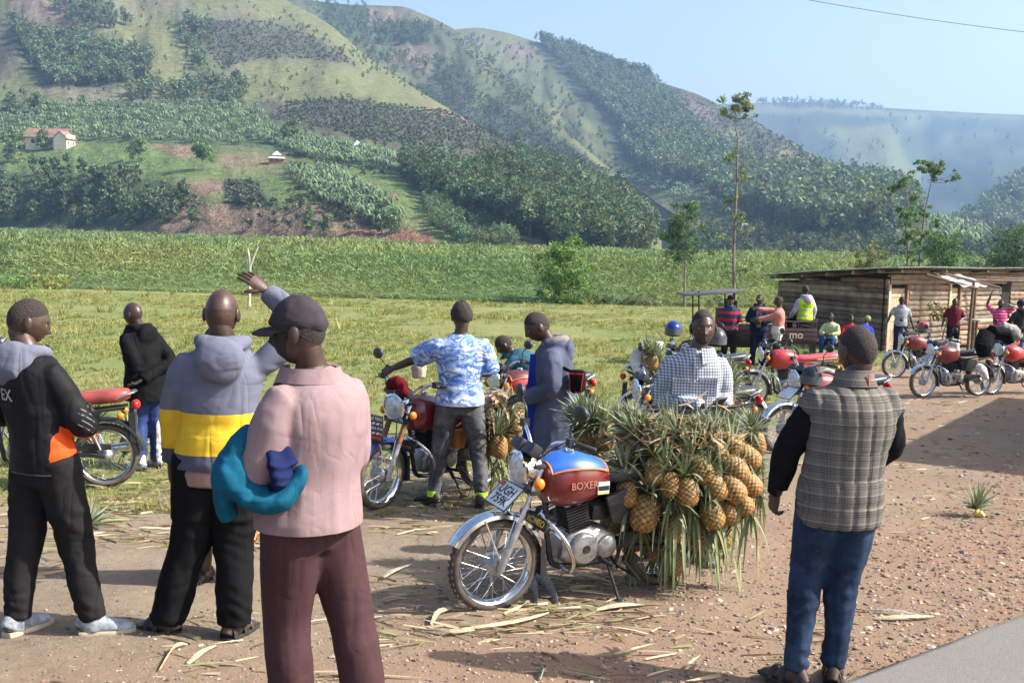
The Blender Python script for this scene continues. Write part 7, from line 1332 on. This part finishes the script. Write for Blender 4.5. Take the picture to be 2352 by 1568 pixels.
# ------------------------------------------------------------ helmets, bundles, boards
def helmet(loc, rz, m, label, visor=True):
    o = empty('helmet', loc, rz, label, 'helmet'); mb = MB(); mb.ell((0, 0, 0), (.125, .15, .135), 22, 14); me = mb.mesh('shell', m); bm = bmesh.new(); bm.from_mesh(me); bmesh.ops.bisect_plane(bm, geom=bm.verts[:]+bm.edges[:]+bm.faces[:], plane_co=(0, 0, -.075), plane_no=(0, -.15, 1), clear_inner=True); bm.to_mesh(me); bm.free(); link('shell', me, o)
    mb = MB(); V_ = []
    for i in range(13):
        a = R(-70)+R(140)*i/12
        for z in (-.07, -.03, .02): V_.append((math.sin(a)*.131, math.cos(a)*.158, z))
    mb.add(V_, [(i*3+j, (i+1)*3+j, (i+1)*3+j+1, i*3+j+1) for i in range(12) for j in range(2)]); mb.build('visor', M('visor_glass', (.09, .095, .10), .08, 0), o); mb = MB(); mb.ell((0, 0, -.07), (.11, .13, .03)); mb.build('padding', C_BLK, o)
helmet(P(1547, 757, 16.6), R(170), M('blue_helmet_shell', (.015, .03, .20), .15), 'shiny blue helmet on a handlebar left of the checked shirt'); helmet(P(1643, 776, 13.6), R(200), M('grey_helmet_shell', (.05, .055, .055), .3), 'dark grey helmet behind the ear of the man in the checked shirt'); helmet(P(1864, 866, 13.0), R(160), M('black_helmet_shell', (.014, .018, .026), .15), 'black helmet with clear visor beside the vest shoulder'); helmet(P(2120, 752, 24.2), R(170), M('red_helmet_shell', (.35, .03, .03), .25), 'red helmet on the handlebar nearest the hut door')
def bundle(name, label, m, parts, vox=.012, amp=.014, cat='cloth', ref=None):
    o = empty(name, P(*parts[0][0][0]), 0, label, cat); L = Vector(o.location); mb = MB()
    for pts, rr in parts: pp = smoothpath([P(*q)-L for q in pts], 3); n = len(pp); mb.tube(pp, [(float(np.interp(i/(n-1), np.linspace(0, 1, len(rr)), [a[0] for a in rr])), float(np.interp(i/(n-1), np.linspace(0, 1, len(rr)), [a[1] for a in rr]))) for i in range(n)], 12, up=(1, 0, 0))
    me = remesh(mb, vox, 3); wrinkle(me, amp, (12, 12, 9), len(label)); me.materials.append(m); link('folded_cloth', me, o)
bundle('draped_jacket', 'dark jacket hanging over the handlebar of the bright red motorcycle', C_DKG, [([(1762, 790, 18.2), (1758, 815, 18.1), (1752, 840, 18.1)], [(.09, .07), (.12, .07), (.07, .05)]), ([(1770, 785, 18.3), (1785, 805, 18.4), (1805, 816, 18.5)], [(.09, .08), (.09, .06), (.04, .03)])], cat='jacket')
bundle('draped_coat', 'black coat bundled over the motorcycle at the right edge', C_BLK, [([(2268, 765, 20.6), (2258, 795, 20.5), (2262, 820, 20.5)], [(.14, .1), (.16, .1), (.1, .07)]), ([(2275, 762, 20.8), (2305, 768, 20.9), (2322, 788, 20.9)], [(.14, .12), (.18, .12), (.08, .06)])], cat='coat')
bundle('sack', 'pale grey sack on the motorcycle at the right edge', cloth('grey_sack', (.34, .33, .30)), [([(2300, 750, 21.2), (2325, 760, 21.2), (2342, 778, 21.2)], [(.10, .08), (.13, .1), (.07, .06)])], cat='sack')
bundle('red_cloth', 'dark red cloth bundled over the headlight of the slogan motorcycle', cloth('wine_cloth', (.10, .008, .012)), [([(895, 885, 9.5), (912, 878, 9.45), (930, 890, 9.5)], [(.05, .05), (.07, .06), (.04, .04)]), ([(918, 890, 9.4), (935, 905, 9.45)], [(.05, .05), (.03, .03)])], .009, .010)
bundle('rolled_sack', 'beige rolled sacking behind the handlebar of the slogan motorcycle', cloth('beige_sack', (.38, .33, .25)), [([(965, 822, 10.3), (962, 845, 10.3), (962, 868, 10.3)], [(.06, .06), (.075, .075), (.06, .06)])], .01, .012, 'sack')
bundle('white_sack', 'white sack tied to the load left of the checked shirt', cloth('white_sack', (.62, .60, .56)), [([(1478, 800, 14.0), (1470, 830, 14.0), (1478, 862, 13.9)], [(.08, .06), (.12, .08), (.08, .06)]), ([(1500, 795, 14.1), (1520, 800, 14.1)], [(.07, .06), (.09, .07)])], .012, .014, 'sack')
bundle('seat_cover', 'white plastic cover over the tail of the motorcycle near the hut', cloth('pale_plastic', (.55, .52, .47)), [([(2178, 785, 22.9), (2192, 792, 22.9), (2198, 815, 22.8)], [(.08, .06), (.10, .07), (.04, .04)])], .014, .014, 'cover')
bundle('seat_cover', 'grey plastic cover on the tail of the plated motorcycle', cloth('pale_plastic', (.55, .52, .47)), [([(2248, 838, 19.6), (2258, 850, 19.5), (2266, 872, 19.5)], [(.06, .05), (.08, .06), (.04, .04)])], .014, .014, 'cover')
bundle('jerrycan_wrap', 'orange jerrycan strapped beside the grey jeans on the slogan motorcycle', M('orange_plastic', (.55, .20, .04), .5), [([(1050, 985, 10.0), (1050, 1010, 10.0), (1050, 1028, 10.0)], [(.06, .08), (.075, .09), (.06, .08)])], .01, .003, 'jerrycan')
def boards():
    BLKB = M('board_black', (.015, .018, .02), .5); RW = M('board_red', (.5, .03, .03), .5)
    m = MB(); m.box((.735, 0, .70), (.012, .29, .225)); bd = m.build('slogan_board', BLKB, B2, bevel=.004)
    def tx(s_, sz, mat, z, par, x=.7425): t = link('lettering', text_mesh(s_, sz, mat, .0006, .0008), par); t.matrix_local = Matrix.Translation((x, 0, z))@Matrix(((0, 0, 1), (1, 0, 0), (0, 1, 0))).to_4x4()
    tx('NEYEBALE YESU', .038, WHITE, .785, bd); tx('WE.DWARRA INA', .036, M('sky_letter', (.45, .62, .75), .5), .705, bd); tx('DAMIE PARKYDE', .036, M('red_letter', (.65, .12, .08), .5), .625, bd)
    for z in (.745, .665):
        m = MB(); m.box((.7425, 0, z), (.002, .27, .02)); st = m.build('stripe', WHITE, bd, False)
        for k in range(5): m = MB(); y = -.11+.055*k; m.prism([(y-.012, z-.010), (y+.012, z-.010), (y+.028, z+.010), (y+.004, z+.010)], .7437, .7445, 'X'); m.build('red_bar', RW, st, False)
    m = MB(); m.box((.62, 0, .42), (.008, .34, .05)); b2 = m.build('name_board', WHITE, B2, bevel=.003); m.v; tx('ARSENAL 4 IT', .042, RW, .42, b2, .6255)
    m = MB(); m.box((.46, 0, .74), (.01, .30, .05)); b3 = m.build('name_board', BLKB, B2, bevel=.003); tx('MUGISHA', .042, WHITE, .74, b3, .4665); m = MB(); m.box((.368, 0, .50), (.01, .28, .07), None); b4 = m.build('guard_board', BLKB, B2, bevel=.003); tx('KINGDOM', .04, M('brown_letter', (.35, .18, .10), .5), .50, b4, .3745)
    g = [c for c in B1.children if c.name.startswith('guard_plate')][0]; t = link('lettering', text_mesh('ROMEO', .055, M('yellow_letter', (.75, .5, .05), .5), .0006, .001), g); t.matrix_local = Matrix.Translation((.352, 0, .52))@Matrix.Rotation(R(-20), 4, 'Y')@Matrix.Translation((.0075, 0, 0))@Matrix(((0, 0, 1, 0), (1, 0, 0, 0), (0, 1, 0, 0), (0, 0, 0, 1)))
    tk = [c for c in B1.children if c.name.startswith('tank')][0]; m = MB(); m.prism([(-.05, .70), (.03, .70), (.03, .775), (-.05, .775)], .149, .156); st = m.build('sticker', WHITE, tk, False); m = MB(); m.prism([(-.048, .722), (.028, .722), (.028, .752), (-.048, .752)], .1562, .1566); m.build('sticker_bar', BLACTK if False else BLACKT, st, False); m = MB(); m.prism([(-.048, .702), (.028, .702), (.028, .712), (-.048, .712)], .1562, .1566); m.build('sticker_edge', YEL, st, False)
boards()
# ------------------------------------------------------------ farm buildings on the slope
CREAM = M('cream_plaster', (.74, .65, .44), .9, 0, .12, .5); ROOFR = M('red_sheet_roof', (.30, .14, .12), .6, 0, .15, .5); TINW = M('white_tin', (.62, .64, .66), .5, .2, .1, 1); BRICK = M('brick_red', (.28, .13, .08), .9, 0, .2, 1); GLZ = M('window_dark', (.03, .035, .04), .2)
def house(x, y, w_px, h_px, label, wall, roof, rz, hl='near_hill', ratio=.45, pitch=.5, hip=False):
    p = Vector(on_hill(hl, [(x, y)])[0]); d = (p-Vector((0, 0, CAMZ))).dot(cF); s = d/FV; w, h = w_px*s, h_px*s; dp = w*ratio; o = empty('farm_house', p, rz, label, 'house'); m = MB(); m.box((0, 0, h*.5*(1-pitch)), (w, dp, h*(1-pitch)+h*.6)); wl = m.build('wall', wall, o, False)
    zt = h*(1-pitch)*1.0+h*.05; m = MB(); e = h*.05; V_ = [(-w*.55, -dp*.62, zt-e), (w*.55, -dp*.62, zt-e), (w*.55, 0, zt+h*pitch), (-w*.55, 0, zt+h*pitch), (-w*.55, dp*.62, zt-e), (w*.55, dp*.62, zt-e)]; m.add(V_ if not hip else V_[:2]+V_[4:]+[(0, 0, zt+h*pitch)], [(0, 1, 2, 3), (3, 2, 5, 4)] if not hip else [(0, 1, 4), (1, 3, 4), (3, 2, 4), (2, 0, 4)]); r_ = m.build('roof', roof, o, False); sm = r_.modifiers.new('t', 'SOLIDIFY'); sm.thickness = h*.03
    for sgn in (-1, 1) if not hip else (): m = MB(); m.add([(sgn*w*.499, -dp*.5, zt-e), (sgn*w*.499, dp*.5, zt-e), (sgn*w*.499, 0, zt+h*pitch*.9)], [(0, 1, 2)]); m.build('gable', wall, wl, False)
    for k in range(3): m = MB(); m.box((w*(-.3+.3*k), -dp*.5, h*.25), (w*.09, h*.04, h*.22)); m.build('window', GLZ, wl, False)
    return o
house(112, 336, 92, 38, 'long cream house with a red sheet roof on the left slope', CREAM, ROOFR, R(-6), ratio=.4); house(150, 338, 36, 34, 'cream gabled wing at the right end of the long cream house', CREAM, ROOFR, R(80), ratio=.9)
house(637, 374, 36, 26, 'small brick house with a pale tin roof above the banana grove', BRICK, TINW, R(10), ratio=.9, pitch=.65, hip=True); house(818, 346, 28, 22, 'tiny white roofed house on the ploughed hillside', TINW, TINW, R(20), ratio=.9, pitch=.75, hip=True); house(712, 334, 34, 8, 'low tin roofed shed among the bananas', TINW, TINW, R(5), pitch=.4)
house(1712, 528, 16, 14, 'tiny orange brick house on the pale slope behind the thin tree', BRICK, TINW, R(10), 'wooded_hill'); house(1845, 562, 12, 10, 'tiny brick hut on the pale slope near the right woods', BRICK, BRICK, R(10), 'wooded_hill'); house(1436, 412, 20, 10, 'tiny house half hidden in the side valley', BRICK, TINW, R(10), 'wooded_hill')
def stacks():
    HAY = M('brown_stalks', (.22, .15, .10), .95)
    for (x, y, h, lab) in ((905, 460, 15, 'brown stack of stalks on the green slope'), (848, 427, 9, 'small brown heap above the stack of stalks')):
        p = Vector(on_hill('near_hill', [(x, y)])[0]); s = p.y/FV; o = empty('stalk_stack', p, 0, lab, 'stack'); m = MB()
        for k in range(26): a = random.uniform(0, 6.28); m.tube([(math.cos(a)*h*s*.8, math.sin(a)*h*s*.6, 0), (random.uniform(-.3, .3)*h*s, 0, h*s*random.uniform(.7, 1.1))], .35, 5)
        m.build('stalk_bundle', HAY, o)['kind'] = 'stuff'
    for i, (x, y, h, hl, lab) in enumerate(((690, 400+0, 0, 'near_hill', ''), (1167, 462, 70, 'near_hill', 'thin power pole on the bright grass tail of the hill'), (745, 402, 38, 'near_hill', 'thin pole above the brown bank'), (1420, 480, 50, 'near_hill', 'twin pole at the end of the grass tail'), (1717, 560, 40, 'wooded_hill', 'short dark pole in front of the orange brick house'), (1742, 405+100, 30, 'wooded_hill', 'thin pole on the pale slope'))):
        if not h: continue
        p = Vector(on_hill(hl, [(x, y)])[0]); s = p.y/FV; o = empty('utility_pole', p, 0, lab, 'pole'); m = MB(); m.tube([(0, 0, -1), (0, 0, h*s)], [.28, .2], 6); m.build('pole', BARKP if i % 2 else BARK, o); m = MB(); m.box((0, 0, h*s*.93), (1.8, .15, .15)); m.build('cross_arm', BARK, o, False)
stacks()
def power_line():
    a, b = P(1700, -28, 22), P(2700, 108, 22); m = MB(); n = 16; m.tube([a.lerp(b, i/n)+Vector((0, 0, -.12*math.sin(PI*i/n))) for i in range(n+1)], .005, 6); o = m.build('power_line', BLKP); tag(o, 'thin black power line crossing the sky at the upper right', 'cable')
power_line()
def shadow_building():                              # unseen building right of the frame, added to cast shadow into the yard
    a, b = Vector((8.35, 12.2)), Vector((13.65, 20.4)); u = (b-a).normalized(); rz = math.atan2(u.y, u.x); c = (a+b)/2; o = empty('shadow_casting_building', (c.x, c.y, gz(c.x, c.y)-.1), rz, 'unseen building right of the yard, added for the shadow it casts', 'building'); L = (b-a).length
    m = MB(); m.box((0, -2.2, 1.9), (L-.6, 4., 3.9)); m.build('wall', CREAM, o, False); m = MB(); m.add([(-L/2, .0, 3.9), (L/2, .0, 3.9), (L/2, -2.4, 4.3), (-L/2, -2.4, 4.3), (-L/2, -4.8, 3.7), (L/2, -4.8, 3.7)], [(0, 1, 2, 3), (3, 2, 5, 4)]); m.build('roof', TINW, o, False); m = MB(); m.box((0, -.19, 1.05), (1, .06, 2.1)); m.build('door', BRICK, o, False)
shadow_building()
